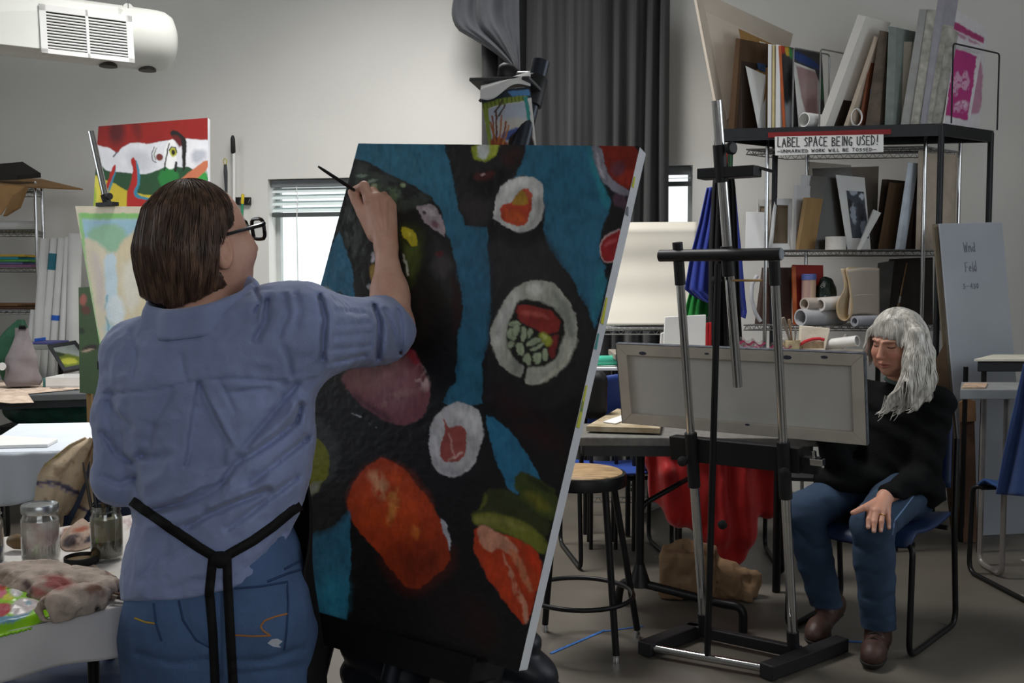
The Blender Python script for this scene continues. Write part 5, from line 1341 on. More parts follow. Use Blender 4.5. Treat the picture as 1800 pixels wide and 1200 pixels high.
# ---------------------------------------------------------------- white sheet on a low wire shelf, mid right
zlow = at(1120, 578, 5.35)[2]
lw = thing('low_wire_rack', V(.72, 5.6, 0), 'low wire shelf unit under the big white sheet', 'rack')
a, b = V(at(1030, 578, 5.35)[0], 5.35, zlow), V(at(1245, 578, 5.35)[0], 5.35, zlow)
for z in (zlow, .55, .2):
    f = lambda p, dy=0: V(p[0], p[1] + dy, z)
    wire_shelf('shelf', f(a), f(b), f(b, .4), f(a, .4), lw, z == zlow)
for p in (a, b, a + V(0, .4, 0), b + V(0, .4, 0)): post(p, zlow + .03, .011, M_BLACK, lw)
def wsf(u, v):
    top = np.array([1098, 391]) * (1 - u) + np.array([1226, 390]) * u; bot = np.array([1062, 571]) * (1 - u) + np.array([1222, 571]) * u
    p = top * (1 - v) + bot * v
    return at(p[0], p[1], 5.72 - .22 * v * v + .06 * max(0, .07 - v) / .07 + .004 * math.sin(v * 20))
tag(MB().grid(wsf, 20, 40).build('large_paper_sheet', mat('paper_sheet_cream', '#c9c4b8', .75, var=.03, scale=2), None, True, solid=.003, auto=False), 'large cream paper sheet propped on the low wire shelf', 'paper')
for i, (q, y, lb) in enumerate((([(1166, 612), (1240, 612), (1241, 553), (1169, 557)], 5.20, 'white box panel standing behind the easel canvas, left half'), ([(1160, 614), (1172, 614), (1173, 582), (1162, 586)], 5.24, 'narrow white card left of the white box panel'))):
    pts = [at(*p, y) for p in q]; 
    tag(MB().slab([pts[0] - UP * (pts[0][2] - .99), pts[1] - UP * (pts[1][2] - .99), pts[2], pts[3]], V(0, .02, 0)).build(('white_box_panel', 'white_card')[i], M_PAPER, bevel=.002), lb, 'panel' if i == 0 else 'card')
# supply bench behind the easel, with bags, tools and a tube
zc_ = .985
sb0, sb1 = at(1080, 616, 5.0)[0], at(1620, 616, 5.0)[0]
cart = folding_table('supply_bench', [(sb0, 4.98), (sb1, 4.98), (sb1, 5.32), (sb0, 5.32)], zc_, 'high supply bench behind the easel with bags and tools', mat('bench_top', '#8a8378', .6), th=.03)
def zip_bag(px0, px1, py0, py1, y, name, label, strip):
    t = thing(name, V(at((px0 + px1) / 2, py1, y)[0], y, zc_), label, 'bag')
    x0, x1 = at(px0, py1, y)[0], at(px1, py1, y)[0]; h = at(px0, py0, y)[2] - zc_
    def f(u, v): return V(x0 + (x1 - x0) * u, y + .03 * math.sin(v * 3.1) * math.sin(u * 3.1) + .008 * math.sin(u * 21), zc_ + .002 + h * v * (1 - .25 * u) + .008 * math.sin(u * 17 + v * 5))
    MB().grid(f, 26, 10).build('plastic', thin_glass('bag_plastic', (.86, .84, .85), .22, .15), t, True, auto=False)
    def g(u, v): return f(u, .62 + .16 * v) + V(0, -.004, 0)
    MB().grid(g, 26, 3).build('zip_strip', strip, t, True, auto=False)
    def g2(u, v): return f(u, .30 + .1 * v) + V(0, -.004, 0)
    MB().grid(g2, 26, 3).build('pink_line', mat('pink_line', '#c26a86', .5), t, True, auto=False)
    def in_(u, v): return f(.08 + .84 * u, .05 + .6 * v) + V(0, .012, 0)
    MB().grid(in_, 20, 6).build('contents', mat('bag_contents', '#a79f9d', .6, var=.3, scale=30), t, True, auto=False)
zip_bag(1294, 1346, 594, 615, 5.04, 'zip_bag', 'clear zip bag with pink seal lying on the bench, left', mat('pink_zip', '#b95074', .45))
zip_bag(1352, 1392, 604, 617, 5.02, 'zip_bag', 'second pink sealed zip bag right of the chrome mast', mat('pink_zip', '#b95074', .45))
# jar of tools
t = thing('tool_jar', V(at(1390, 612, 5.10)[0], 5.10, zc_), 'cream pot of palette knives and tools on the bench', 'pot')
a = V(at(1391, 612, 5.10)[0], 5.10, zc_ + .001)
MB().lathe(a, [(.035, 0), (.042, .03), (.044, .06), (.039, .06), (.036, .01)], 24, UP, True, True).build('pot', mat('cream_pot', '#bfb08c', .5, var=.2, scale=30), t, True)
for i, (bx_, by_, tx, ty, r, c1, lb) in enumerate(((1391, 606, 1376, 558, .012, '#8d8275', 'grey palette knife leaning left in the cream pot'), (1393, 604, 1387, 561, .009, '#a58a70', 'brown handled tool upright in the cream pot'), (1397, 604, 1399, 578, .006, '#97948c', 'short steel tool in the cream pot'), (1386, 606, 1374, 596, .010, '#c9c5bd', 'stub of white rag tucked in the cream pot'))):
    p, q_ = at(bx_, by_, 5.10), at(tx, ty, 5.08); p[2] = max(p[2], zc_ + .035)
    tag(MB().tube([p, p + (q_ - p) * .5, p + (q_ - p) * .8, q_], [r * .5, r * .6, r, r * .8], 10).build('pot_tool', mat('tool_' + c1, c1, .45, var=.2), None, True), lb, 'tool')
# bag of brushes with red zip
t = thing('red_zip_bag', V(at(1435, 612, 5.12)[0], 5.12, zc_), 'pale packet with a curved red zip band on the bench', 'packet')
pq = [at(1406, 613, 5.1), at(1450, 613, 5.1), at(1460, 577, 5.14), at(1408, 572, 5.14)]
MB().slab([V(pq[0][0], 5.1, zc_ + .001), V(pq[1][0], 5.1, zc_ + .001), pq[2], pq[3]], V(0, .035, 0)).build('packet', mat('packet_cloth', '#c9bfae', .8, var=.08, bump=.3, bscale=30), t, bevel=.004)
MB().tube([at(x, y, 5.085) for x, y in ((1406, 606), (1415, 600), (1428, 596), (1440, 595), (1449, 597))], .008, 8).build('zip_band', mat('red_zip', '#c2323a', .45), t, True)
MB().slab([at(1410, 612, 5.09), at(1448, 612, 5.09), at(1448, 600, 5.09), at(1430, 599, 5.09), at(1412, 604, 5.09)], V(0, -.004, 0)).build('window_panel', mat('packet_brown', '#a58a6c', .6, var=.3, scale=40), t)
a, b = at(1507, 602, 5.04), at(1452, 611, 5.16)
tag(roll('plastic_pipe', V(a[0], a[1], zc_ + .06), V(b[0], b[1], zc_ + .034), .027, mat('white_pipe', '#dad8d4', .4), wall=.84), 'white plastic pipe pointing right on the bench', 'pipe')
tag(MB().tube([at(1478, 612, 5.2), at(1484, 595, 5.2), at(1488, 588, 5.2)], [.012, .011, .009], 8).build('crayon_stub', mat('grey_stub', '#8d8a84', .6), None, True), 'grey stub leaning behind the white pipe', 'stub')

# ---------------------------------------------------------------- right edge: grey portfolio, tables, cardboard
t = thing('grey_portfolio', V(2.75, 5.8, 0), 'large grey portfolio board with handwriting leaning by the rack', 'portfolio')
gq = list(planar(at(1651, 393, 5.37), at(1762, 390, 5.44), V(at(1812, 900, 5.36)[0], 5.36, .002), V(at(1700, 900, 5.30)[0], 5.30, .002)))
gn = nrm(np.cross(gq[1] - gq[0], gq[3] - gq[0])); gn = gn if gn[1] > 0 else -gn
MB().slab(gq, gn * .012).build('cover', mat('portfolio_grey', '#9da2aa', .6, var=.06, scale=3), t, bevel=.003)
MB().slab([gq[0] + gn * .013, gq[0] + gn * .013 + V(-.015, .01, 0), gq[3] + gn * .013 + V(-.02, .01, 0), gq[3] + gn * .013], gn * .02).build('back_cover', mat('portfolio_brown', '#6e6558', .7), t)
inkg = mat('grey_pencil', '#6f747e', .7)
def port_text(txt, px0, py0, px1, h, w, seed):
    H = homography([(1651, 393), (1762, 390), tuple(map(float, project(gq[2]))), tuple(map(float, project(gq[3])))], [(0, 0), (1, 0), (1, 1), (0, 1)])
    def pt(px, py):
        q = H @ np.array([px, py, 1]); u, v = q[0] / q[2], q[1] / q[2]
        return (gq[0] * (1 - u) + gq[1] * u) * (1 - v) + (gq[3] * (1 - u) + gq[2] * u) * v - gn * .0015
    a, b = pt(px0, py0), pt(px1, py0 - 1); m, x = strokes(txt, V(0, 0, 0), V(1, 0, 0), UP, h, w, seed=seed)
    dvv = nrm(gq[0] - gq[3]); k = np.linalg.norm(b - a) / x
    m, x = strokes(txt, a, nrm(b - a) * k, dvv, h, w, seed=seed); o = m.build('handwriting', inkg, t); o['kind'] = 'stuff'
port_text('Wnd', 1694, 442, 1716, .05, .004, 3); port_text('Feld', 1697, 476, 1718, .05, .004, 4); port_text('3-430', 1693, 506, 1722, .026, .003, 5)
q = [at(1757, 500, 5.55), at(1767, 520, 5.55), at(1776, 640, 5.52), at(1775, 760, 5.5), at(1760, 760, 5.5)]
tag(MB().slab(q, V(.0, .012, 0)).build('white_strip_board', M_FOAMW), 'white board edge showing behind the grey portfolio', 'board')
stack_ = thing('cardboard_sheets', V(2.5, 5.75, 0), 'brown cardboard sheets stacked left of the grey portfolio', 'cardboard')
MB().slab([at(1642, 400, 5.37), at(1652, 396, 5.39), V(at(1700, 900, 5.32)[0], 5.32, .002), V(at(1684, 900, 5.32)[0], 5.32, .002)], V(.01, .02, 0)).build('sheet', mat('sheet_brown', '#5f5443', .8, var=.15), stack_)
MB().slab([at(1640, 640, 5.30), at(1662, 600, 5.36), V(at(1690, 900, 5.26)[0], 5.26, .002), V(at(1674, 900, 5.26)[0], 5.26, .002)], V(.01, .02, 0)).build('sheet', M_CARDD, stack_)
# wooden crate slat and torn carton
t = thing('torn_carton', V(2.52, 5.45, 0), 'torn brown carton strip standing right of the chair', 'carton')
Yq = 5.5
MB().slab([V(at(1694, 930, 5.18)[0], 5.18, .002), V(at(1719, 930, 5.18)[0], 5.18, .002), at(1713, 738, 5.26), at(1688, 738, 5.26)], V(.01, .03, 0)).build('strip', mat('carton_strip', '#5b4030', .8, var=.15), t)
MB().slab([at(1687, 742, 5.22), at(1716, 740, 5.22), at(1715, 706, 5.24), at(1700, 700, 5.24), at(1686, 708, 5.24)], V(.02, .05, 0)).build('folded_top', mat('carton_top', '#77593d', .8, var=.15), t)
# two tables at the right edge
zz = at(1740, 634, 4.95)[2]
tt = folding_table('right_table', [(at(1718, 640, 4.92)[0], 4.92), (3.6, 4.92), (3.6, 5.24), (at(1722, 630, 5.24)[0] + .12, 5.24)], zz, 'black edged table at the right edge, white sheet on it', M_BLACKP, legs=False, th=.05)
for x in (at(1738, 650, 4.95)[0], 3.5):
    for y in (5.0, 5.2): MB().tube([V(x, y, zz - .05), V(x, y, .0)], .013, 8).build('leg', M_BLACK, tt, True)
p = [onz(1712, 635, zz + .001), V(3.5, 4.90, zz + .001), V(3.55, 5.16, zz + .001), V(at(1745, 622, 5.2)[0], 5.2, zz + .001)]
p[0] = V(at(1712, 634, 4.90)[0], 4.90, zz + .001)
tag(MB().slab(p, UP * .012).build('cream_drawing_sheet', mat('sheet_cream_r', '#cfcabb', .7), bevel=.002), 'cream sheet on the black edged right table', 'sheet')
zz2 = at(1740, 684, 4.5)[2]
tt = folding_table('grey_trestle', [(at(1688, 684, 4.5)[0], 4.5), (3.2, 4.5), (3.2, 4.82), (at(1690, 674, 4.82)[0], 4.82)], zz2, 'grey topped lower table at the right edge', mat('grey_top', '#8b8c8c', .5), legs=False, th=.045)
Lx = onz(1756, 940, .012)
for x, y in ((at(1770, 700, 4.55)[0], 4.55), (3.1, 4.55)):
    MB().tube(fillet([V(x, y + .22, zz2 - .045), V(x, y + .22, .013), V(x, y, .013), V(x, y, zz2 - .045)], .05), .013, 8).build('leg', mat('grey_tube', '#8c8783', .4, .6), tt, True)
p = [V(at(1690, 680, 4.52)[0], 4.52, zz2 + .001), V(at(1732, 680, 4.52)[0], 4.52, zz2 + .001), V(at(1736, 674, 4.72)[0], 4.72, zz2 + .001), V(at(1696, 674, 4.72)[0], 4.72, zz2 + .001)]
tag(MB().slab(p, UP * .006).build('stained_palette_sheet', mat('palette_sheet', '#b59a83', .7, var=.3, scale=25)), 'small stained sheet on the grey right table', 'sheet')
# blue garment over a chair at the very edge
Ye = 4.15
hanging('blue_smock', [(1800, 640), (1782, 720), (1766, 790), (1751, 868)], [(1860, 640), (1880, 720), (1890, 790), (1895, 880)], Ye, mat('smock_blue', '#243c6c', .75, var=.1, sheen=.2), 'blue smock hanging at the right picture edge', 'smock', .03, 8)
sled_chair('stacking_chair', (at(1835, 760, 4.4)[0] + .05, 4.42), (.1, -1), 'chair under the blue smock at the right edge', shade='#22406f')
bq = V(at(1768, 935, 5.6)[0], 5.6, 0)
t = thing('archive_box', bq + V(.25, .15, 0), 'white carton with printed lines on the floor, right edge', 'box')
x0 = at(1767, 900, 5.62)[0]
MB().box(x0, x0 + .42, 5.62, 5.9, 0.001, at(1767, 878, 5.62)[2]).build('carton', mat('carton_white', '#8f897e', .75), t, bevel=.003)
for k in range(6): MB().box(x0 + .05, x0 + .16, 5.617, 5.62, .10 + k * .012, .104 + k * .012).build('print_line', mat('print_grey', '#6c675f', .7), t)

# ================================================================ MIDDLE: stool, tables, chairs, jacket, bag
st = V(.247, 3.69, 0); SZ = .655
s = thing('studio_stool', st, 'round black metal stool with a worn wooden seat', 'stool')
MB().lathe(st + UP * SZ, [(.001, 0), (.15, 0), (.155, -.004), (.155, -.014)], 40, UP, False, False).build('wood_seat', mat('stool_wood', '#a68a66', .55, var=.4, scale=14, stretch=(1, 6, 1), bump=.2, bscale=30), s, True)
MB().lathe(st + UP * SZ, [(.155, -.005), (.166, -.006), (.170, -.014), (.168, -.05), (.158, -.052), (.150, -.014), (.001, -.016)], 40, UP, False, False).build('seat_ring', M_BLACK, s, True)
feet = [V(.3666, 3.53, 0), V(.473, 3.795, 0), V(.127, 3.857, 0), V(.02, 3.585, 0)]
for f in feet:
    d = nrm((f - st) * V(1, 1, 0)); top = st + d * .135 + UP * (SZ - .03)
    MB().tube([top, f + UP * .028], .0125, 12).build('leg', M_BLACK, s, True)
    MB().lathe(f, [(.0, 0), (.012, 0), (.013, .012), (.010, .02), (.011, .032)], 12, UP, False).build('foot_glide', M_CHROME, s, True)
zr_ = .20
k = .82
ring = [st + V(math.cos(a) * .196, math.sin(a) * .196, zr_) for a in np.linspace(0, 2 * math.pi, 41)[:-1]]
MB().tube(ring, .0085, 10, closed=True).build('foot_ring', M_BLACK, s, True)
# work table behind the stool and easel
q = [onz(1012, 766, .74), onz(1010, 766, .74) + V(.95, -.02, 0), onz(1010, 766, .74) + V(.97, .38, 0), onz(1012, 766, .74) + V(.02, .38, 0)]
tt = folding_table('folding_work_table', [(p[0], p[1]) for p in q], .735, 'grey folding table with black pedestal legs behind the easel', mat('speckled_top', '#6c6a66', .6, var=.2, scale=30), legs=False, th=.035, edge=mat('dark_rail', '#2b2b2c', .5))
ya = onz(1125, 1006, .10)
L0, L1 = at(1124, 800, 4.12), V(at(1125, 900, 4.12)[0], 4.12, .11)
MB().tube([V(L1[0], 4.12, .69), L1], .018, 12).build('leg', M_BLACK, tt, True)
e0 = onz(1306, 1112, .0); 
f0, f1, f2 = V(L1[0] - .12, 4.20, .004), V(L1[0], 4.12, .10), V(e0[0], e0[1], .004)
r0 = V(e0[0] - .07, e0[1] + .02, .10)
MB().tube(fillet([V(L1[0] - .08, 4.19, .004), V(L1[0] - .07, 4.17, .105), V(L1[0] + .02, 4.11, .108), r0 + V(0, .02, 0), e0 + UP * .10, e0 + UP * .004], .06), .017, 12).build('foot_rail', M_BLACK, tt, True)
MB().lathe(V(L1[0], 4.12, .10), [(.05, 0), (.032, .05), (.02, .09)], 14).build('leg_collar', M_BLACK, tt, True)
MB().tube(fillet([V(L1[0], 4.12, .40), V(L1[0] + .02, 4.12, .44), at(1192, 851, 4.2), at(1215, 838, 4.3)], .02), .011, 10).build('brace', M_BLACK, tt, True)
MB().tube([V(L1[0] + .62, 4.35, .70), V(L1[0] + .62, 4.35, .003)], .018, 12).build('leg', M_BLACK, tt, True)
p = [onz(1030, 758, .742), onz(1160, 762, .742), onz(1165, 738, .742), onz(1085, 726, .742)]
t = thing('stained_drawing_board', sum(p) / 4, 'paint stained wooden board on the table behind the stool', 'board')
MB().slab(p, UP * .022).build('board', mat('stained_board', '#b3a68e', .7, var=.3, scale=16, col2='#8d7d60'), t, bevel=.002)
MB().slab([p[0] + V(.03, -.004, .001), p[0] + V(.14, -.006, .001), p[0] + V(.14, -.006, .021), p[0] + V(.03, -.004, .021)], V(0, .004, 0)).build('yellow_edge', mat('yellow_edge', '#a9812c', .6), t)
p = [onz(1060, 742, .766), onz(1100, 728, .766), onz(1120, 731, .766), onz(1082, 745, .766)]
tag(MB().slab(p, UP * .003).build('white_paper_scrap', M_PAPER), 'white paper scrap on the stained board', 'paper')
# blue chair and black bag seen left of the easel canvas
sled_chair('stacking_chair', (at(1075, 800, 5.0)[0] + .02, 4.95), (.15, -1), 'blue chair seen in the gap left of the easel canvas', shade='#243f86')
bc_ = at(1040, 728, 4.45); bc_[2] = .745
def bagb(P):
    c = bc_ + UP * .10
    return rbox(P, c, V(.065, .06, .105), np.eye(3), .04) + .012 * (fnoise(P * 25, 2, 3) - .5)
v_, f_ = nets(bagb, bc_ + V(-.12, -.12, -.02), bc_ + V(.12, .12, .24), .008)
tag(mesh_obj('black_pouch', v_, f_, mat('pouch_black', '#121214', .6), None, True), 'black pouch on the table right of the big painting', 'pouch')
# desk tray with bright tubes
zt5 = at(1075, 645, 5.05)[2]
t = thing('supply_tray', V(at(1075, 650, 5.1)[0], 5.1, zt5 - .05), 'white tray of bright paint tubes beyond the big painting', 'tray')
x0, x1 = at(1058, 645, 5.05)[0], at(1095, 645, 5.05)[0]
MB().slab([V(x0 - .1, 5.0, zt5), V(x1, 5.0, zt5), V(x1, 5.25, zt5), V(x0 - .1, 5.25, zt5)], UP * -.012).build('tray', M_PAPER, t)
MB().tube([V(x0 - .08, 5.08, zt5 + .028), V(x0 + .08, 5.10, zt5 + .03)], .026, 10).build('paint_tube', mat('teal_tube', '#3fa98d', .4), t, True)
MB().tube([V(x0 + .085, 5.05, zt5 + .022), V(x0 + .12, 5.07, zt5 + .03)], .02, 10).build('paint_tube', mat('red_tube', '#b23a2a', .4), t, True)
for xx, yy in ((x0 - .05, 5.05), (x1 - .03, 5.05), (x0 - .05, 5.2), (x1 - .03, 5.2)): MB().tube([V(xx, yy, zt5 - .012), V(xx, yy, 0)], .01, 8).build('stand_leg', M_BLACK, t, True)
# white board leaning under the table
q = [onz(1122, 905, .002), onz(1160, 890, .002), at(1168, 790, 4.62), at(1136, 792, 4.5)]
tag(MB().slab(q, V(.01, .012, 0)).build('leaning_white_board', M_FOAMW), 'white board leaning under the folding table', 'board')
# chair carrying the red jacket
sled_chair('stacking_chair', (1.02, 4.86), (-.08, -1), 'chair hidden under the red jacket', shade='#2c4f96', zs=.46, bh=.40)
def jacket(P):
    pts = [((1160, 800), (1170, 870), 4.58, .05, .06), ((1200, 790), (1210, 900), 4.57, .07, .075), ((1250, 785), (1255, 930), 4.56, .08, .08), ((1300, 785), (1300, 930), 4.55, .08, .085), ((1345, 790), (1340, 890), 4.57, .07, .06),
           ((1265, 920), (1280, 985), 4.56, .065, .035), ((1300, 920), (1290, 970), 4.57, .07, .05), ((1175, 830), (1185, 905), 4.52, .045, .03), ((1165, 720), (1375, 715), 4.60, .06, .06), ((1165, 720), (1160, 800), 4.58, .06, .05), ((1260, 720), (1250, 800), 4.56, .07, .07), ((1330, 720), (1345, 800), 4.56, .07, .07)]
    d = None
    for a, b, y, ra, rb in pts:
        q = cap(P, at(*a, y), at(*b, y), ra, rb); d = q if d is None else smin(d, q, .05)
    fx = P[:, 0] * 1.0; wob = fnoise(P * np.array([7, 7, 2.2]), 3, 12)
    d = d + .022 * (np.sin(fx * 52 + wob * 9 + P[:, 2] * 3) * .5) + .03 * (fnoise(P * np.array([9, 9, 5]), 3, 2) - .5)
    return d
v_, f_ = nets(jacket, V(.52, 4.36, .01), V(1.48, 4.86, .90), .011)
tag(mesh_obj('red_jacket', v_, f_, mat('red_jacket_cloth', '#a8100f', .6, var=.15, scale=10, sheen=.2), None, True), 'red jacket draped over a chair behind the easel', 'jacket')
tag(MB().slab([at(1326, 804, 4.44), at(1358, 802, 4.44), at(1357, 812, 4.44), at(1333, 818, 4.44)], V(0, .004, 0)).build('white_label_card', M_PAPER), 'white card resting on the red jacket under the tray', 'card')
# brown paper bag on the floor
g0_ = onz(1216, 1052, 0.0)
bgc = V(at(1214, 1040, 4.25)[0], 4.31, 0)
def pbag(P):
    c = bgc + UP * .10
    R = axes(V(.25, 1, 0))
    d = rbox(P, c + V(.0, 0, .0), V(.115, .10, .10), R, .02)
    d = smin(d, rbox(P, bgc + V(.19, -.03, .062), V(.10, .075, .055), axes(V(.5, 1, .25), V(.3, 0, 1)), .012), .025)
    d = smax(d, -ell(P, bgc + V(.26, -.10, .085), V(.06, .07, .035)), .01)
    d = smin(d, cap(P, bgc + V(.05, 0, .17), bgc + V(-.02, .02, .21), .05, .03), .05)
    n = np.abs(fnoise(P * 13, 3, 21) - .5)
    return np.maximum(d + .075 * n - .006, .002 - P[:, 2])
v_, f_ = nets(pbag, bgc + V(-.25, -.25, -.01), bgc + V(.40, .25, .33), .009)
tag(mesh_obj('brown_paper_bag', v_, f_, mat('kraft_paper', '#7a6046', .8, var=.15, scale=10, bump=.3, bscale=18), None, True), 'crumpled brown paper bag on the floor under the table', 'paper bag')
# ================================================================ BIG PAINTING ON ITS EASEL
KC = 2.28
dC = np.array([1., .85872073, .80557922, .94685849]) * KC
cTL, cTR, cBR, cBL = [ORI + k * ray(*q) for k, q in zip(dC, ((630, 252), (1125, 257), (912, 1180), (421, 1037)))]
cN = nrm(np.cross(cTR - cTL, cBL - cTL)); cN = cN if cN[1] > 0 else -cN      # away from the painted face
cU = nrm(cTL - cBL); cW = nrm(cTR - cTL)
def z1(x, y): return (520 + x / 2.5, 240 + y / 2.5)
def z2(x, y): return (520 + x / 2.143, 640 + y / 2.143)
def A(f, s): return [f(*map(float, q.split(','))) for q in s.split()]
BLUE = '#2f6a86'
sh = [
 ('p', BLUE, A(z1, '200,20 655,30 665,80 680,130 700,260 740,385 840,395 845,500 860,700 850,900 820,1000 820,1170 735,1190 645,1170 700,1080 715,850 735,760 710,600 680,480 640,330 600,270 520,220 330,120 255,92'), 2, {'smooth': 0}),
 ('p', '#3b7f97', A(z1, '300,40 640,50 660,160 690,280 560,230 330,110'), 40, {'a': .45}),
 ('p', '#24587a', A(z1, '760,440 845,520 860,760 770,900 730,700'), 60, {'a': .5}),
 ('p', BLUE, A(z1, '190,415 240,540 258,690 258,760 60,760 60,690'), 2, {'smooth': 0}),
 ('p', '#7d8f88', A(z1, '110,690 125,655 180,680 200,720 150,740'), 4), ('p', '#1d2d33', A(z1, '165,690 200,680 205,730 190,725'), 3),
 ('p', BLUE, A(z1, '1010,36 1300,35 1310,90 1340,200 1390,290 1375,380 1330,460 1335,540 1365,570 1370,640 1320,850 1230,650 1150,540 1100,470 1090,400 1090,250 1070,190 1000,165 950,185 975,120'), 2, {'smooth': 0}),
 ('p', '#1f5f7a', A(z1, '1100,60 1280,60 1300,200 1330,300 1150,330 1080,180'), 60, {'a': .5}),
 ('p', '#2b8a96', A(z1, '1300,40 1345,200 1385,290 1370,330 1310,200 1285,60'), 8, {'a': .7}),
 ('p', '#2b8a96', A(z1, '1330,570 1370,600 1360,660 1310,830 1300,780'), 10, {'a': .55}),
 ('p', '#2b6f92', A(z2, '712,190 760,200 850,300 930,435 890,425 830,400 840,505 800,480 770,400 735,300'), 2),
 ('p', BLUE, A(z2, '0,650 60,640 150,600 210,530 207,740 195,965 -20,960'), 2, {'smooth': 0}),
 ('p', '#2b86a0', A(z2, '60,800 190,780 190,960 80,950'), 30, {'a': .6}),
 # top roll
 ('p', '#231f20', A(z1, '655,28 1015,28 990,110 960,190 900,215 870,280 850,395 745,385 715,280 690,180'), 3),
 ('p', '#322d2e', A(z1, '720,260 850,260 850,390 745,385'), 20),
 ('p', '#0f0d0e', A(z1, '740,160 950,130 900,230 840,290 780,250'), 16),
 ('p', '#4a1a1a', A(z1, '770,160 880,150 860,185 800,195'), 6), ('e', '#b99', z1(823, 165) + (4, 2, 0), 2),
 ('p', '#3b1b1c', A(z1, '900,60 1000,50 960,130 920,130'), 14, {'a': .8}),
 ('p', '#93a02f', A(z1, '768,30 900,30 885,85 840,108 800,110 775,80'), 3), ('p', '#cfd3cf', A(z1, '800,30 850,30 845,90 815,108 800,80'), 4), ('p', '#b9c04a', A(z1, '850,34 895,32 880,80 848,96'), 4),
 # body beneath the first ring
 ('p', '#262324', A(z1, '850,420 1085,410 1150,540 1230,650 1310,830 1320,880 1250,1200 830,1200 830,980 868,700'), 12),
 ('p', '#0e0c0d', A(z1, '880,400 1080,390 1050,470 980,500 910,470'), 8),
 ('e', '#3a3638', z1(1000, 560) + (55, 40, 20), 60, {'a': .6}),
 # ring 1
 ('p', '#c9c9c6', A(z1, '1000,168 1060,178 1090,215 1088,300 1075,385 1040,405 970,420 905,385 866,352 878,270 915,205'), 2),
 ('p', '#a9a7a4', A(z1, '1060,260 1088,280 1070,390 980,418 990,400 1045,380'), 8), ('p', '#dcdcd8', A(z1, '930,200 1000,172 1040,185 960,230 900,300 890,270'), 8, {'a': .8}),
 ('p', '#b8432a', A(z1, '1012,218 1040,265 1028,330 1020,385 970,392 895,362 905,310 948,285 975,240'), 2),
 ('p', '#a8802c', A(z1, '945,290 975,240 1000,225 1022,290 1000,305 960,300'), 3), ('p', '#c2583f', A(z1, '1003,222 1022,232 1040,270 1020,285'), 3), ('p', '#cf5a2a', A(z1, '910,330 1000,330 1010,380 940,378'), 10),
 # ring 2
 ('p', '#b3b2a6', A(z1, '1060,622 1150,650 1200,720 1238,800 1236,880 1205,985 1130,1065 1050,1092 1000,1085 1010,1050 960,1058 880,985 850,890 880,780 930,700 985,645'), 2),
 ('p', '#cfcdc9', A(z1, '880,800 940,710 985,660 980,720 940,790 900,900 900,980 865,930'), 14), ('p', '#8d8f86', A(z1, '960,960 1000,1000 985,1055 930,1020'), 14),
 ('p', '#c9c8b8', A(z1, '1090,1060 1200,980 1230,880 1236,900 1205,990 1120,1070 1040,1092'), 6), ('p', '#8a8e84', A(z1, '1120,660 1190,730 1230,820 1210,900 1180,820 1140,740'), 12),
 ('e', '#d3d2cc', z1(1050, 670) + (14, 9, 0), 8),
 ('p', '#1d1a19', A(z1, '990,705 1080,720 1160,765 1182,830 1170,930 1125,1000 1060,1015 1000,1012 940,955 925,870 955,770'), 4),
 ('p', '#8f2f2a', A(z1, '965,750 1010,738 1090,748 1152,778 1158,850 1120,870 1050,850 985,815'), 3), ('p', '#b5524a', A(z1, '990,765 1060,765 1120,800 1100,806 1040,790 985,785'), 6),
 ('p', '#7a2a28', A(z1, '1110,900 1150,860 1160,900 1130,980 1115,960'), 4),
 ('p', '#9aa03a', A(z1, '1065,865 1100,855 1130,890 1110,925 1075,910'), 4), ('p', '#c9cc7a', A(z1, '1080,868 1105,868 1105,890 1085,890'), 4)]
for q in ('935,820 980,808 995,828 950,842', '930,850 975,838 965,900 935,890', '985,840 1012,838 1008,895 980,900', '1018,845 1042,850 1030,885 1012,885', '935,895 965,905 950,935 928,925', '960,910 1000,905 1005,960 975,962', '1010,905 1060,880 1085,895 1020,925', '1025,930 1085,905 1095,915 1040,945', '1000,955 1035,950 1035,1005 1008,1005', '1042,952 1072,948 1072,1000 1045,1002', '1078,935 1112,930 1105,985 1078,985', '960,830 985,830 970,880 955,870'):
    sh.append(('p', '#2d3a22', A(z1, q), 6, {'smooth': 1})); sh.append(('p', '#a9b596', [(x, y) for x, y in A(z1, q)], 2.5, {'smooth': 1, 'a': .9}))
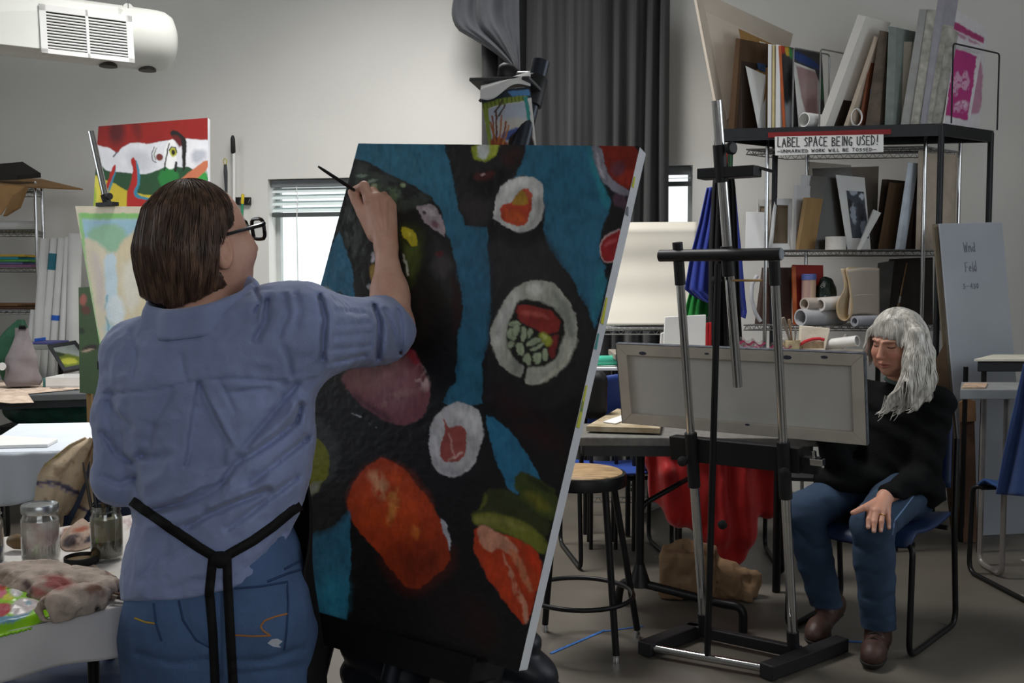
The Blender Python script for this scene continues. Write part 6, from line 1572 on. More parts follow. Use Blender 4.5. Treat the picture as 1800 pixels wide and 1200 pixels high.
sh += [
 ('l', '#1a1716', A(z1, '1010,1000 1003,1055 1000,1090'), 2, {'w': 2.5}),
 # upper right pieces
 ('p', '#86828f', A(z1, '1297,33 1335,36 1365,130 1405,200 1475,238 1455,272 1400,245 1340,190 1312,110'), 3), ('p', '#b8b6bd', A(z1, '1318,60 1335,130 1370,185 1350,180 1322,120'), 5),
 ('p', '#7d2113', A(z1, '1330,33 1530,40 1480,245 1410,205 1370,140 1345,70'), 2), ('p', '#9a2c1c', A(z1, '1430,150 1490,160 1465,230 1420,200'), 10), ('e', '#6a3540', z1(1420, 140) + (12, 14, 20), 8),
 ('p', '#4a3542', A(z1, '1385,240 1470,275 1450,340 1410,330'), 5),
 ('p', '#1d1a1d', A(z1, '1395,295 1460,330 1430,395 1370,430 1335,470 1345,400'), 4),
 ('p', '#c9a9a9', A(z1, '1328,485 1350,440 1440,388 1420,510 1390,556 1342,548'), 2), ('p', '#9c2228', A(z1, '1334,485 1358,445 1440,394 1418,505 1388,550 1346,542'), 2), ('p', '#c0555a', A(z1, '1360,470 1410,440 1400,460 1360,490'), 5),
 ('p', '#17151a', A(z1, '1358,565 1395,555 1375,620 1362,625'), 3),
 # left: dark textured roll with peppers
 ('p', '#1b1b1a', A(z1, '262,95 330,120 520,220 600,270 640,330 680,480 710,600 735,760 715,850 690,1080 640,1180 560,1200 250,1200 262,760 250,560 190,420 225,230'), 3, {'smooth': 0}),
 ('p', '#39403a', A(z1, '265,110 350,140 530,230 600,275 560,300 440,340 300,260 240,230'), 10, {'n': .42, 'ns': (.07, .09)}),
 ('p', '#454b46', A(z1, '215,280 330,330 330,480 260,560 200,420'), 10, {'n': .5, 'ns': (.12, .05)}),
 ('p', '#2c2a2b', A(z1, '600,420 690,520 720,680 700,760 620,640'), 20, {'a': .8}), ('e', '#4a4447', z1(640, 570) + (16, 20, 20), 14, {'a': .7}), ('p', '#5a2226', A(z1, '615,510 650,500 645,530 620,530'), 5),
 ('p', '#2a1114', A(z1, '690,560 728,740 715,850 690,900 690,760'), 10),
 ('p', '#0b0a0a', A(z1, '520,560 620,640 700,900 680,1080 620,1180 530,1000'), 40, {'a': .8}),
 ('e', '#8fa07a', z1(345, 222) + (4, 5, 0), 3), ('e', '#8fa07a', z1(470, 217) + (5, 4, 30), 3), ('e', '#7d9080', z1(290, 170) + (9, 3, 0), 3), ('e', '#88998a', z1(330, 200) + (9, 2.5, -20), 3), ('e', '#65795a', z1(430, 260) + (9, 12, 30), 8, {'n': .4}), ('e', '#5e7050', z1(390, 240) + (14, 8, 20), 8, {'n': .45}),
 ('p', '#2c3314', A(z1, '440,390 500,380 560,390 566,470 550,580 520,670 495,650 470,520'), 8), ('p', '#4b5722', A(z1, '470,470 500,480 540,450 545,540 515,640 490,560'), 10),
 ('p', '#c2b52a', A(z1, '455,402 485,396 520,408 532,450 528,478 505,482 490,455 465,440'), 2), ('p', '#d8cf4a', A(z1, '485,410 515,425 510,440 490,430'), 4),
 ('p', '#a99aa0', A(z1, '512,308 560,300 598,292 622,330 645,350 668,445 620,415 580,390 545,350'), 2), ('e', '#7c5860', z1(610, 385) + (9, 5, 30), 4), ('p', '#cfc4c8', A(z1, '540,315 590,305 620,345 590,350'), 5, {'n': .4}), ('e', '#4a4044', z1(560, 335) + (4, 3, 0), 2),
 ('p', '#a8893a', A(z1, '325,570 350,560 372,590 372,650 335,645'), 4), ('p', '#cfcbd2', A(z1, '330,515 350,505 355,550 330,560'), 3), ('p', '#b9b6bb', A(z1, '312,650 335,640 335,668 318,668'), 3), ('l', '#c9c6b8', A(z1, '470,520 485,560 495,610'), 3, {'w': 1.6, 'n': .4}),
 # mauve piece
 ('p', '#7c4850', [(598, 655), (640, 640), (700, 612), (718, 606), (742, 640), (758, 685), (752, 715), (738, 737), (712, 749), (690, 746), (640, 716), (612, 690)], 3),
 ('p', '#8d6158', [(602, 656), (650, 640), (710, 615), (700, 660), (660, 690), (625, 690)], 26, {'a': .7}), ('p', '#9a6a70', [(640, 650), (720, 640), (735, 690), (700, 730), (660, 700)], 30, {'a': .6}), ('p', '#8f2f38', [(706, 612), (720, 608), (742, 640), (730, 645)], 6), ('p', '#5e343c', [(612, 690), (640, 716), (690, 746), (690, 735), (640, 700)], 8),
 ('e', '#c9a9a9', (742, 664, 10, 20, -15), 8, {'n': .45}), ('e', '#b98c8c', (690, 700, 30, 8, -20), 12, {'n': .5, 'a': .6}),
 ('l', '#b9b9bd', [(618, 726), (634, 732)], 2, {'w': 1.2, 'n': .45}), ('l', '#b9b9bd', [(650, 744), (662, 750)], 2, {'w': 1, 'n': .45}),
 # olive egg
 ('p', '#343634', [(520, 735), (562, 728), (596, 772), (598, 812), (580, 850), (545, 882), (510, 880)], 12), ('p', '#242222', [(500, 850), (560, 880), (600, 830), (625, 850), (610, 905), (575, 935), (500, 950)], 16),
 ('p', '#77781a', [(520, 764), (557, 766), (584, 803), (572, 845), (548, 873), (520, 872)], 3), ('p', '#95922f', [(530, 780), (560, 790), (565, 820), (540, 850)], 18, {'a': .7}), ('p', '#9a9a86', [(530, 860), (556, 846), (568, 848), (548, 873), (530, 874)], 6),
 # orange piece
 ('p', '#a83a17', A(z2, '345,352 410,388 470,470 545,575 582,660 578,760 520,800 450,852 400,832 320,720 225,612 192,530 200,468 265,375'), 3),
 ('p', '#c4481a', A(z2, '300,380 400,400 460,480 500,560 440,640 330,640 230,560 215,480'), 40, {'a': .7}), ('p', '#6a2410', A(z2, '330,700 450,680 570,680 570,770 450,850 390,820'), 50, {'a': .8}),
 ('p', '#c98a66', A(z2, '270,400 320,400 350,470 330,520 290,480'), 14, {'n': .4, 'ns': (.12, .06)}), ('p', '#c9793a', A(z2, '340,480 400,460 380,560 340,620 350,540'), 10, {'n': .42, 'ns': (.1, .1)}), ('p', '#d06a2a', A(z2, '440,600 470,620 455,670 430,650'), 8, {'n': .4}), ('p', '#d4501e', A(z2, '350,390 410,420 420,460 360,440'), 14, {'a': .8}),
 ('p', '#b9bcc6', A(z2, '543,578 560,585 578,625 587,670 582,708 575,660 555,625'), 2),
 # ring 3
 ('p', '#c4c2c5', A(z2, '590,142 655,148 698,185 706,240 702,310 670,382 605,425 572,430 522,392 496,300 510,212 552,170'), 2), ('p', '#d9d7d8', A(z2, '600,150 690,190 700,280 660,260 640,210 590,200'), 14), ('p', '#a5a2a8', A(z2, '510,300 540,370 600,400 660,370 600,425 530,395'), 12),
 ('p', '#a34f48', A(z2, '556,195 572,240 600,232 642,228 640,300 642,340 612,368 545,365 545,280 560,262'), 2), ('l', '#cf9a92', A(z2, '575,260 590,300 600,345 580,360'), 3, {'w': 1.4}), ('l', '#d2a8a2', A(z2, '600,350 630,330'), 3, {'w': 1.6}),
 # lower right: greens over orange
 ('p', '#33381a', A(z2, '715,470 790,465 850,500 960,585 945,660 820,600 690,600 662,590 668,555 690,545'), 4), ('p', '#6f7228', A(z2, '664,560 760,555 860,590 955,660 935,730 830,650 720,610 668,605'), 6), ('p', '#8f8c4a', A(z2, '680,575 780,575 880,620 850,625 760,600 690,600'), 14, {'a': .8}), ('p', '#5b5f24', A(z2, '690,545 715,480 725,500 705,550'), 4),
 ('p', '#3f4a1c', A(z2, '826,402 900,415 1000,490 975,600 900,560 830,490'), 4), ('p', '#6d6a1e', A(z2, '850,470 930,500 965,560 900,540'), 14), ('p', '#20260f', A(z2, '860,420 930,440 980,490 940,480'), 10),
 ('p', '#b83d1a', A(z2, '672,612 760,628 860,668 935,730 915,840 872,990 815,940 740,830 680,735 665,650'), 3), ('p', '#cf8f74', A(z2, '675,612 720,610 780,640 830,680 840,720 800,720 760,680 735,715 700,690'), 4), ('p', '#cc7a56', A(z2, '790,690 840,710 900,860 880,860 840,780'), 5), ('p', '#d08d72', A(z2, '770,690 800,760 850,860 880,930 860,930 800,810'), 4, {'n': .38, 'ns': (.1, .05)}), ('p', '#c98d74', A(z2, '850,900 880,930 872,985 855,950'), 4), ('p', '#d0421a', A(z2, '700,700 760,760 820,870 790,880 720,780'), 14, {'a': .7}), ('p', '#c93a16', A(z2, '850,680 930,735 915,800 870,730'), 10),
 # sombre reds in the black
 ('p', '#2c1013', A(z2, '740,80 830,130 1000,280 1010,360 900,300 780,180'), 40, {'n': .35, 'ns': (.03, .05)}), ('p', '#2a0e10', A(z2, '620,880 700,900 760,1030 700,1080 640,980'), 40, {'n': .35, 'ns': (.03, .04)}), ('p', '#201416', A(z2, '500,840 640,830 700,1000 600,1060 520,980'), 50, {'a': .6}),
]
sh = [(s_[0], '#bb9999' if s_[1] == '#b99' else s_[1], *s_[2:]) for s_ in sh]
NU, NV = 330, 500
X, Y = panel_px(cTL, cTR, cBR, cBL, NU, NV)
Cc = paint_px(X, Y, '#151314', sh, 4.2, .06, 3, .26)
lum = Cc.mean(-1); rel = (fnoise(np.stack([X * .12, Y * .12, X * 0], -1), 3, 9) - .5) * .0012
bp = thing('sushi_painting', (cBL + cBR) / 2, 'large painting of sushi on black and teal blue', 'painting')
panel('painted_face', cTL, cTR, cBR, cBL, NU, NV, Cc, VCO, bp, relief=rel)
TH = .036
M_GESSO = mat('gesso_white', '#c9cbd2', .7, var=.05, scale=8, col2='#d8d9dc')
hull = MB().slab([q + cN * .0012 for q in (cTL, cTR, cBR, cBL)], cN * TH); hull.build('stretched_canvas', M_GESSO, bp, bevel=.003)
for k, (t0, ln, cc_) in enumerate(((.06, .02, '#c9c93a'), (.30, .05, '#c9c93a'), (.37, .03, '#4fa0a0'), (.47, .08, '#c8ca4a'), (.50, .02, '#57a9b0'), (.12, .015, '#6d6f78'))):
    a = cTR + (cBR - cTR) * t0 + cW * .0006 + cN * .003; b = cTR + (cBR - cTR) * (t0 + ln) + cW * .0006 + cN * .003
    MB().slab([a, b, b + cN * (.010 + .004 * (k % 2)), a + cN * .006], cW * .0008).build('paint_drip', mat('drip_' + cc_, cc_, .5), bp)

# the easel that carries it
ez = thing('studio_easel', V((cBL[0] + cBR[0]) / 2, (cBL[1] + cBR[1]) / 2 + .2, 0), 'black easel carrying the sushi painting', 'easel')
mid = (cBL + cBR) / 2 + cN * .075
mU = cU
def eu(t, w=0.0, n=0.0): return mid + mU * t + cW * w + cN * n
topT = None
for t_ in np.linspace(1.0, 1.7, 141):
    x_, y_ = project(eu(t_, .03))
    if topT is None and y_ < 112: topT = t_
MB().tube([eu(-.1, .03), eu(topT, .03)], .019, 16).build('mast', mat('mast_blueblack', '#2b3038', .35, .5), ez, True)
MB().lathe(eu(topT - .10, .03), [(.024, 0), (.024, .06), (.020, .065)], 16, mU).build('mast_collar', M_BLACKP, ez, True)
kb = eu(topT - .03, -.012)
MB().lathe(kb - cW * .03, [(.004, .03), (.02, .012), (.026, .0), (.027, -.012), (.022, -.02), (.003, -.02)], 24, nrm(cW + V(0, .3, 0))).build('clamp_knob', M_BLACKP, ez, True)
MB().tube([kb - cW * .02, kb + cW * .03], .008, 10).build('knob_bolt', M_WIRE, ez, True)
ca_, cb2 = eu(topT - .075, -.085, -.05), eu(topT - .075, .06, -.05)
MB().bar(ca_, cb2, .06, .008, side=cN).build('clamp_plate', mat('plate_grey', '#4a4a4c', .4, .5), ez, bevel=.002)
MB().slab([ca_ + cW * .035, ca_ + cW * .075, ca_ + cW * .075 - mU * .045 - cN * .02, ca_ + cW * .03 - mU * .045 - cN * .02], cN * .008).build('clamp_jaw', M_BLACKP, ez)
# tray, legs, base
trA, trB = cBL - cW * .02 - mU * .022, cBR + cW * -.08 - mU * .022
MB().obox((trA + trB) / 2 + cN * .03, (trB - trA) / 2, mU * .020, cN * .055).build('tray', M_BLACKP, ez, bevel=.004)
MB().obox((trA + trB) / 2 - cN * .022, (trB - trA) / 2, mU * .028, cN * .004).build('tray_lip', M_BLACK, ez)
m_ = cBR - cW * .135 - mU * .055 - cN * .0
MB().obox(m_, cW * .03, mU * .022, cN * .02).build('tray_latch', mat('latch_brown', '#4a4340', .4, .4), ez, bevel=.003)
for w in (-.17, .23):
    ft = eu(0, w, .03); d = -mU; k = (ft[2] - .05) / (-d[2])
    MB().tube([eu(.55, w, .03), ft + d * k], .019, 14).build('leg', M_CHROME, ez, True)
    MB().lathe(ft - mU * .16, [(.026, 0), (.026, .20)], 14, mU).build('leg_sleeve', M_BLACKP, ez, True)
    e = ft + d * k
    MB().bar(e + cN * .15 * V(1, 1, 0) - UP * .02, e - nrm(cN * V(1, 1, 0)) * .22 - UP * .02, .05, .045).build('base_rail', M_BLACK, ez)
MB().tube([eu(.56, -.2, .03), eu(.56, .26, .03)], .021, 14).build('crossbar', M_BLACK, ez, True)
# navy quilted jacket slung over the easel's tray
def puff(P):
    d = None
    for a, b, y, ra, rb in (((905, 1150), (935, 1260), 1.99, .05, .075), ((860, 1170), (880, 1280), 2.01, .06, .08), ((790, 1170), (800, 1290), 2.04, .07, .08), ((720, 1150), (730, 1290), 2.08, .07, .08), ((660, 1130), (660, 1280), 2.13, .06, .07)):
        q = cap(P, at(*a, y), at(*b, y), ra, rb); d = q if d is None else smin(d, q, .04)
    return d - .012 * np.abs(np.sin((P[:, 2] + .25 * P[:, 0]) * 55)) + .02 * (fnoise(P * 10, 2, 4) - .5)
v_, f_ = nets(puff, V(-.42, 1.86, .10), V(.2, 2.30, .66), .009)
tag(mesh_obj('navy_puffer_jacket', v_, f_, mat('navy_nylon', '#14171f', .45, var=.15, scale=12), None, True), 'dark navy quilted jacket hanging below the sushi painting', 'jacket')

# picture page clipped to the easel top
yq = float(eu(topT - .08, .0, -.06)[1])
pg = [at(845, 168, yq - .005), at(932, 152, yq - .005), at(944, 268, yq + .03), at(862, 276, yq + .03)]
pgt = thing('reference_page', (pg[2] + pg[3]) / 2, 'picture page with bamboo border clipped above the sushi painting', 'picture page')
X, Y = panel_px(*pg, 90, 110)
pgs = [('p', '#25303a', [(845, 168), (934, 152), (936, 172), (847, 186)], 2, {'smooth': 0}), ('p', '#7c8c3a', [(846, 182), (925, 168), (927, 178), (848, 192)], 2, {'smooth': 0}), ('p', '#7c8c3a', [(847, 186), (858, 184), (870, 270), (860, 272)], 2, {'smooth': 0}),
       ('p', '#aeb6c4', [(858, 192), (922, 180), (930, 235), (866, 250)], 2, {'smooth': 0}), ('p', '#c9c3b8', [(862, 215), (926, 205), (928, 228), (866, 236)], 8, {'a': .8}), ('p', '#4a5c9a', [(880, 235), (915, 222), (915, 240), (885, 250)], 4),
       ('p', '#2a1a14', [(895, 240), (905, 232), (932, 218), (942, 270), (890, 270)], 3), ('p', '#8a3a22', [(862, 240), (890, 244), (900, 272), (862, 272)], 4), ('p', '#2f8a86', [(920, 172), (927, 170), (936, 228), (930, 230)], 2, {'smooth': 0}),
       ('p', '#4f7fae', [(892, 164), (930, 158), (932, 168), (900, 172)], 2, {'smooth': 0})]
for x0_, y0_, x1_, y1_, cc_ in ((868, 250, 866, 205, '#7a3a1c'), (872, 252, 872, 196, '#5a2a18'), (876, 252, 882, 204, '#a8622c'), (880, 252, 890, 215, '#8a4a22'), (872, 252, 862, 215, '#9a5a2a'), (884, 254, 894, 222, '#b97a3a'), (870, 198, 884, 178, '#4a3a32'), (876, 205, 888, 186, '#4a3a32')):
    pgs.append(('l', cc_, [(x0_, y0_), ((x0_ + x1_) / 2 + 1, (y0_ + y1_) / 2), (x1_, y1_)], 1.5, {'w': 1.5}))
for k in range(11): pgs.append(('l', '#3c4a1c', [(850 + 7 * k, 191 - 1.3 * k), (849 + 7 * k, 182 - 1.3 * k)], 1.2, {'w': .7}))
panel('printed_page', *pg, 90, 110, paint_px(X, Y, '#d2d0cc', pgs, 1.5, .12, 6), VC, pgt, sag=lambda u, v: np.stack([0 * u * v, .02 * np.sin(u * 3) * (1 - v) * -1, 0 * u * v], -1)[..., 0, :])
def curlp(u, v):
    p = pg[0] * (1 - u) + pg[1] * u; return p + V(0, -.022 * math.sin(u * 3) * (1 - v) + .05 * v, .008 + .016 * math.sin(v * 2.2) + .012 * u * u) + V(0, -.012, 0)
MB().grid(curlp, 24, 8).build('curled_top', M_PAPER, pgt, True, solid=.001, auto=False)
def flapp(u, v):
    p = pg[0] * (1 - u) + pg[1] * u; return p + V(0, -.018 - .022 * math.sin(u * 3), .010 + .012 * u * u - v * (.020 + .008 * math.sin(u * 7)))
MB().grid(flapp, 24, 6).build('folded_margin', M_PAPER, pgt, True, solid=.001, auto=False)

# ================================================================ CHROME EASEL WITH A CANVAS SEEN FROM BEHIND
eW = nrm(V(.82, -.57, 0)); eB = nrm(V(-.57, -.82, 0)); LEAN = .183
eM = V(.8625, 3.66, 0)
eUp = nrm(eB * LEAN + UP)
def eP(w, z, n=0.0): return eM + eW * w + eB * (LEAN * z - n) + UP * z      # n > 0: away from the viewer
es = thing('chrome_easel', eM, 'chrome and black studio easel seen from behind', 'easel')
for w in (-.17, .17):
    MB().tube([eP(w, .07), eP(w, .66)], .017, 16).build('lower_leg', M_CHROME, es, True)
    MB().tube([eP(w, .60), eP(w, .80)], .0225, 16).build('leg_sleeve', M_BLACKP, es, True)
    MB().tube([eP(w, .78), eP(w, 1.41)], .015, 16).build('upper_leg', M_CHROME, es, True)
    MB().tube([eP(w, 1.33), eP(w, 1.41)], .019, 16).build('leg_cap', M_BLACKP, es, True)
    MB().tube([eP(w, .02), eP(w, .11)], .022, 16).build('leg_socket', M_BLACKP, es, True)
    MB().lathe(eP(w * 1.1, .70, -.03), [(.012, 0), (.018, .012), (.018, .024), (.006, .028)], 14, eB).build('sleeve_knob', M_BLACKP, es, True)
MB().tube([eP(-.17, 1.38), eP(-.17, 1.475)], .018, 16).build('post_cap', M_BLACKP, es, True)
MB().tube([eP(-.235, 1.43, -.012), eP(.20, 1.43, -.012)], .0205, 20).build('crossbar', M_BLACKP, es, True)
MB().lathe(eP(.20, 1.43, -.012), [(.0205, 0), (.018, .003), (.0, .003)], 20, eW).build('crossbar_cap', mat('grey_cap', '#7d8488', .5), es, True)
MB().tube([eP(.015, .98, .01), eP(.0, 1.93, .01)], .0165, 18).build('mast', M_CHROME, es, True)
MB().tube([eP(0.0, 1.67, .01), eP(0.0, 1.79, .01)], .0215, 18).build('mast_collar', M_BLACKP, es, True)
MB().tube([eP(.006, 1.36, .01), eP(.004, 1.46, .01)], .0205, 18).build('mast_guide', M_BLACKP, es, True)
MB().lathe(eP(.03, 1.775, .01), [(.008, 0), (.02, .008), (.022, .02), (.016, .026), (.0, .026)], 16, nrm(eW + eB * .5)).build('clamp_knob', M_BLACKP, es, True)
MB().bar(eP(-.08, 1.70, .03), eP(.12, 1.70, .03), .07, .035).build('clamp_arm', M_BLACKP, es, bevel=.003)
MB().bar(eP(.11, 1.715, .04), eP(.155, 1.70, .08), .012, .008).build('clamp_hook', M_BLACK, es)
MB().lathe(eP(-.02, 1.345, -.03), [(.006, -.03), (.006, 0), (.016, .004), (.016, .014), (.004, .018)], 14, eB).build('wing_knob', M_BLACKP, es, True)
MB().tube([eP(.03, 1.345, -.015), eP(.13, 1.345, -.01)], .004, 8).build('lock_pin', M_TAN, es, True)
fr0, fr1 = V(.496, 3.60, .03), V(.868, 3.40, .03)
MB().tube([eP(-.01, 1.40, -.035), (fr0 + fr1) / 2 + UP * .01], .0115, 12).build('rear_strut', M_BLACK, es, True)
lt_ = eP(-.01, .30, -.3)
# base frame
rl = [(V(.735, 3.77, .028) + eW * -.02 - eB * .02, fr0 - eB * -.03), (V(1.20, 3.63, .028), fr1 + eB * .05)]
MB().bar(V(.70, 3.80, .03), V(.47, 3.585, .03), .055, .05).build('base_rail', M_BLACKP, es, bevel=.004)
MB().bar(V(1.20, 3.645, .03), V(.855, 3.375, .03), .055, .05).build('base_rail', M_BLACKP, es, bevel=.004)
MB().bar(V(.66, 3.79, .035), V(1.02, 3.54, .035), .035, .04).build('rear_bar', M_BLACKP, es, bevel=.004)
MB().tube([fr0, fr1], .014, 14).build('front_rod', M_CHROME, es, True)
for c in (V(.50, 3.60, 0), V(.90, 3.40, 0), V(1.17, 3.63, 0), V(.69, 3.78, 0)):
    MB().lathe(c, [(.014, 0.0), (.016, .004), (.008, .012)], 12).build('foot_glide', M_CHROME, es, True)
MB().obox(eP(-.02, .735, .035), eW * .24, eUp * .045, eB * .03).build('tray', M_BLACKP, es, bevel=.003)
MB().obox(eP(.18, .72, .04), eW * .10, eUp * .03, eB * .02).build('tray_arm', M_BLACKP, es, bevel=.003)
tl = eP(.275, .735, .03)
MB().obox(tl, eW * .022, eUp * .012, eB * .018).build('tray_clip', M_CHROME, es, bevel=.003)
MB().obox(tl + eUp * .018 - eW * .01, eW * .005, eUp * .02, eB * .012).build('clip_lever', M_CHROME, es, bevel=.002)
MB().lathe(eP(-.02, .50, -.10), [(.010, 0), (.016, .008), (.016, .018), (.004, .022)], 14, eB).build('strut_knob', M_BLACKP, es, True)
# canvas seen from behind
RB = at(1523, 783, 3.40); LBp = RB - eW * .925
hC = .315
RT, LT = RB + eUp * hC, LBp + eUp * hC
cn2 = nrm(np.cross(eW, eUp)); cn2 = cn2 if cn2[1] > 0 else -cn2      # away from the viewer
cv = thing('small_canvas', (RB + LBp) / 2, 'long white canvas seen from behind on the chrome easel', 'canvas')
M_BAR = mat('stretcher_wood', '#b3aba0', .75, var=.08, scale=10, stretch=(1, 1, 1), bump=.1)
inn = .042
def cq(u, v): return LBp + eW * (.925 * u) + eUp * (hC * v)
iu, iv = inn / .925, inn / hC
for q in ([(0, 0), (1, 0), (1 - iu, iv), (iu, iv)], [(1, 0), (1, 1), (1 - iu, 1 - iv), (1 - iu, iv)], [(1, 1), (0, 1), (iu, 1 - iv), (1 - iu, 1 - iv)], [(0, 1), (0, 0), (iu, iv), (iu, 1 - iv)]):
    MB().slab([cq(*p) for p in q], cn2 * .02).build('stretcher_bar', M_BAR, cv, bevel=.002)
MB().slab([cq(.004, .01), cq(.996, .01), cq(.996, .99), cq(.004, .99)], cn2 * .003).v
lin_ = MB().slab([cq(.0, .0) + cn2 * .018, cq(1, 0) + cn2 * .018, cq(1, 1) + cn2 * .018, cq(0, 1) + cn2 * .018], cn2 * .004)
lin_.build('primed_cloth', mat('primed_back', '#b9b7b2', .8, var=.05, scale=5, bump=.1, bscale=200), cv)
M_EDGE = mat('painted_edge', '#4a4e55', .6, var=.5, scale=35)
for a, b, o in ((cq(0, 1), cq(1, 1), eUp), (cq(0, 0), cq(0, 1), -eW), (cq(1, 0), cq(1, 1), eW)):
    MB().slab([a + o * .0005, b + o * .0005, b + o * .0005 + cn2 * .024, a + o * .0005 + cn2 * .024], o * .002).build('painted_edge', M_EDGE, cv)
for u, v, r in ((.12, .90, .01), (.40, .93, .006), (.72, .93, .011), (.86, .95, .008), (.55, .12, .006)):
    p = cq(u, v) - cn2 * .0006
    MB().slab([p + eW * r * math.cos(a) * 1.6 + eUp * r * .7 * math.sin(a) for a in np.linspace(0, 2 * math.pi, 9)[:-1]], cn2 * .0005).build('paint_spot', mat('spot_dark', '#3a3f4c', .6), cv)

# ================================================================ PAINTINGS AND EASEL IN THE LEFT BACKGROUND
Yw = 4.9
wTL, wTR, wBR, wBL = at(132, 362, Yw + .10), at(292, 363, Yw - .12), at(338, 655, Yw - .32), at(180, 632, Yw - .10)
wTL, wTR, wBR, wBL = planar(wTL, wTR, wBR, wBL)
wf = thing('waterfall_painting', (wBL + wBR) / 2, 'pale painting of a waterfall in a canyon, behind the painter', 'painting')
X, Y = panel_px(wTL, wTR, wBR, wBL, 130, 200)
ws = [('p', '#8fcf74', [(140, 374), (300, 374), (302, 386), (142, 386)], 2, {'smooth': 0}), ('p', '#a6cfe0', [(142, 385), (300, 385), (300, 420), (146, 420)], 6, {'smooth': 0}),
      ('p', '#9fd08a', [(138, 374), (143, 374), (160, 500), (182, 632), (172, 625), (150, 500)], 3, {'smooth': 0}),
      ('p', '#9cc9a8', [(150, 415), (165, 398), (190, 392), (215, 400), (225, 420), (215, 440), (190, 445), (180, 432)], 8),
      ('p', '#e6dcc0', [(148, 420), (165, 420), (182, 445), (190, 500), (195, 600), (190, 620), (160, 520)], 8), ('p', '#dccfc6', [(160, 440), (175, 450), (184, 500), (184, 560), (170, 520)], 10),
      ('p', '#e8d9b4', [(205, 440), (215, 425), (240, 400), (260, 390), (300, 395), (320, 600), (230, 600), (205, 560), (202, 500)], 8), ('p', '#d9b98a', [(232, 412), (248, 400), (248, 430), (236, 450)], 10, {'n': .4}), ('p', '#f0ead8', [(210, 470), (240, 450), (250, 520), (225, 560)], 14),
      ('p', '#d4e8f2', [(184, 446), (202, 444), (206, 480), (206, 540), (200, 570), (188, 560), (184, 500)], 5), ('p', '#eaf3f6', [(190, 520), (215, 520), (222, 560), (195, 575)], 8),
      ('p', '#c3dbe0', [(182, 565), (205, 570), (240, 600), (230, 640), (190, 625)], 10), ('l', '#7fb0c4', [(188, 520), (186, 550), (192, 575), (186, 600)], 3, {'w': 1.5, 'n': .4}), ('p', '#9fcfb8', [(176, 606), (190, 610), (200, 640), (182, 632)], 5)]
panel('painted_face', wTL, wTR, wBR, wBL, 130, 200, paint_px(X, Y, '#e8dcc2', ws, 3, .07, 8, .05), VC, wf)
wn_ = nrm(np.cross(wTR - wTL, wBL - wTL)); wn_ = wn_ if wn_[1] > 0 else -wn_
MB().slab([q + wn_ * .001 for q in (wTL, wTR, wBR, wBL)], wn_ * .02).build('stretched_canvas', mat('rust_sides', '#8a4a32', .7), wf)
# darker green canvas standing behind it
gTL, gTR, gBR, gBL = at(138, 505, 5.35), at(230, 500, 5.2), at(240, 700, 5.05), at(140, 690, 5.2)
gTL, gTR, gBR, gBL = planar(gTL, gTR, gBR, gBL)
gp_ = thing('green_painting', (gBL + gBR) / 2, 'dark green canvas standing behind the waterfall painting', 'painting')
X, Y = panel_px(gTL, gTR, gBR, gBL, 50, 80)
panel('painted_face', gTL, gTR, gBR, gBL, 50, 80, paint_px(X, Y, '#39502f', [('e', '#5a3328', (152, 545, 8, 8, 0), 4), ('e', '#a05a50', (148, 527, 6, 10, 0), 4), ('e', '#2a2320', (160, 612, 14, 6, -10), 3), ('e', '#b9a58a', (155, 616, 10, 2, -10), 2), ('e', '#20301c', (143, 580, 5, 6, 0), 3)], 3), VC, gp_)
MB().slab([q + V(0, .001, 0) for q in (gTL, gTR, gBR, gBL)], V(0, .02, 0)).build('stretched_canvas', mat('umber_sides', '#4a3a2e', .7), gp_)
for x, y in ((gBL[0] + .03, gBL[1] + .05), (gBR[0] - .03, gBR[1] + .05)): MB().box(x - .012, x + .012, y - .012, y + .012, 0.0, gBL[2] + .15).build('prop_leg', M_TAN, gp_)
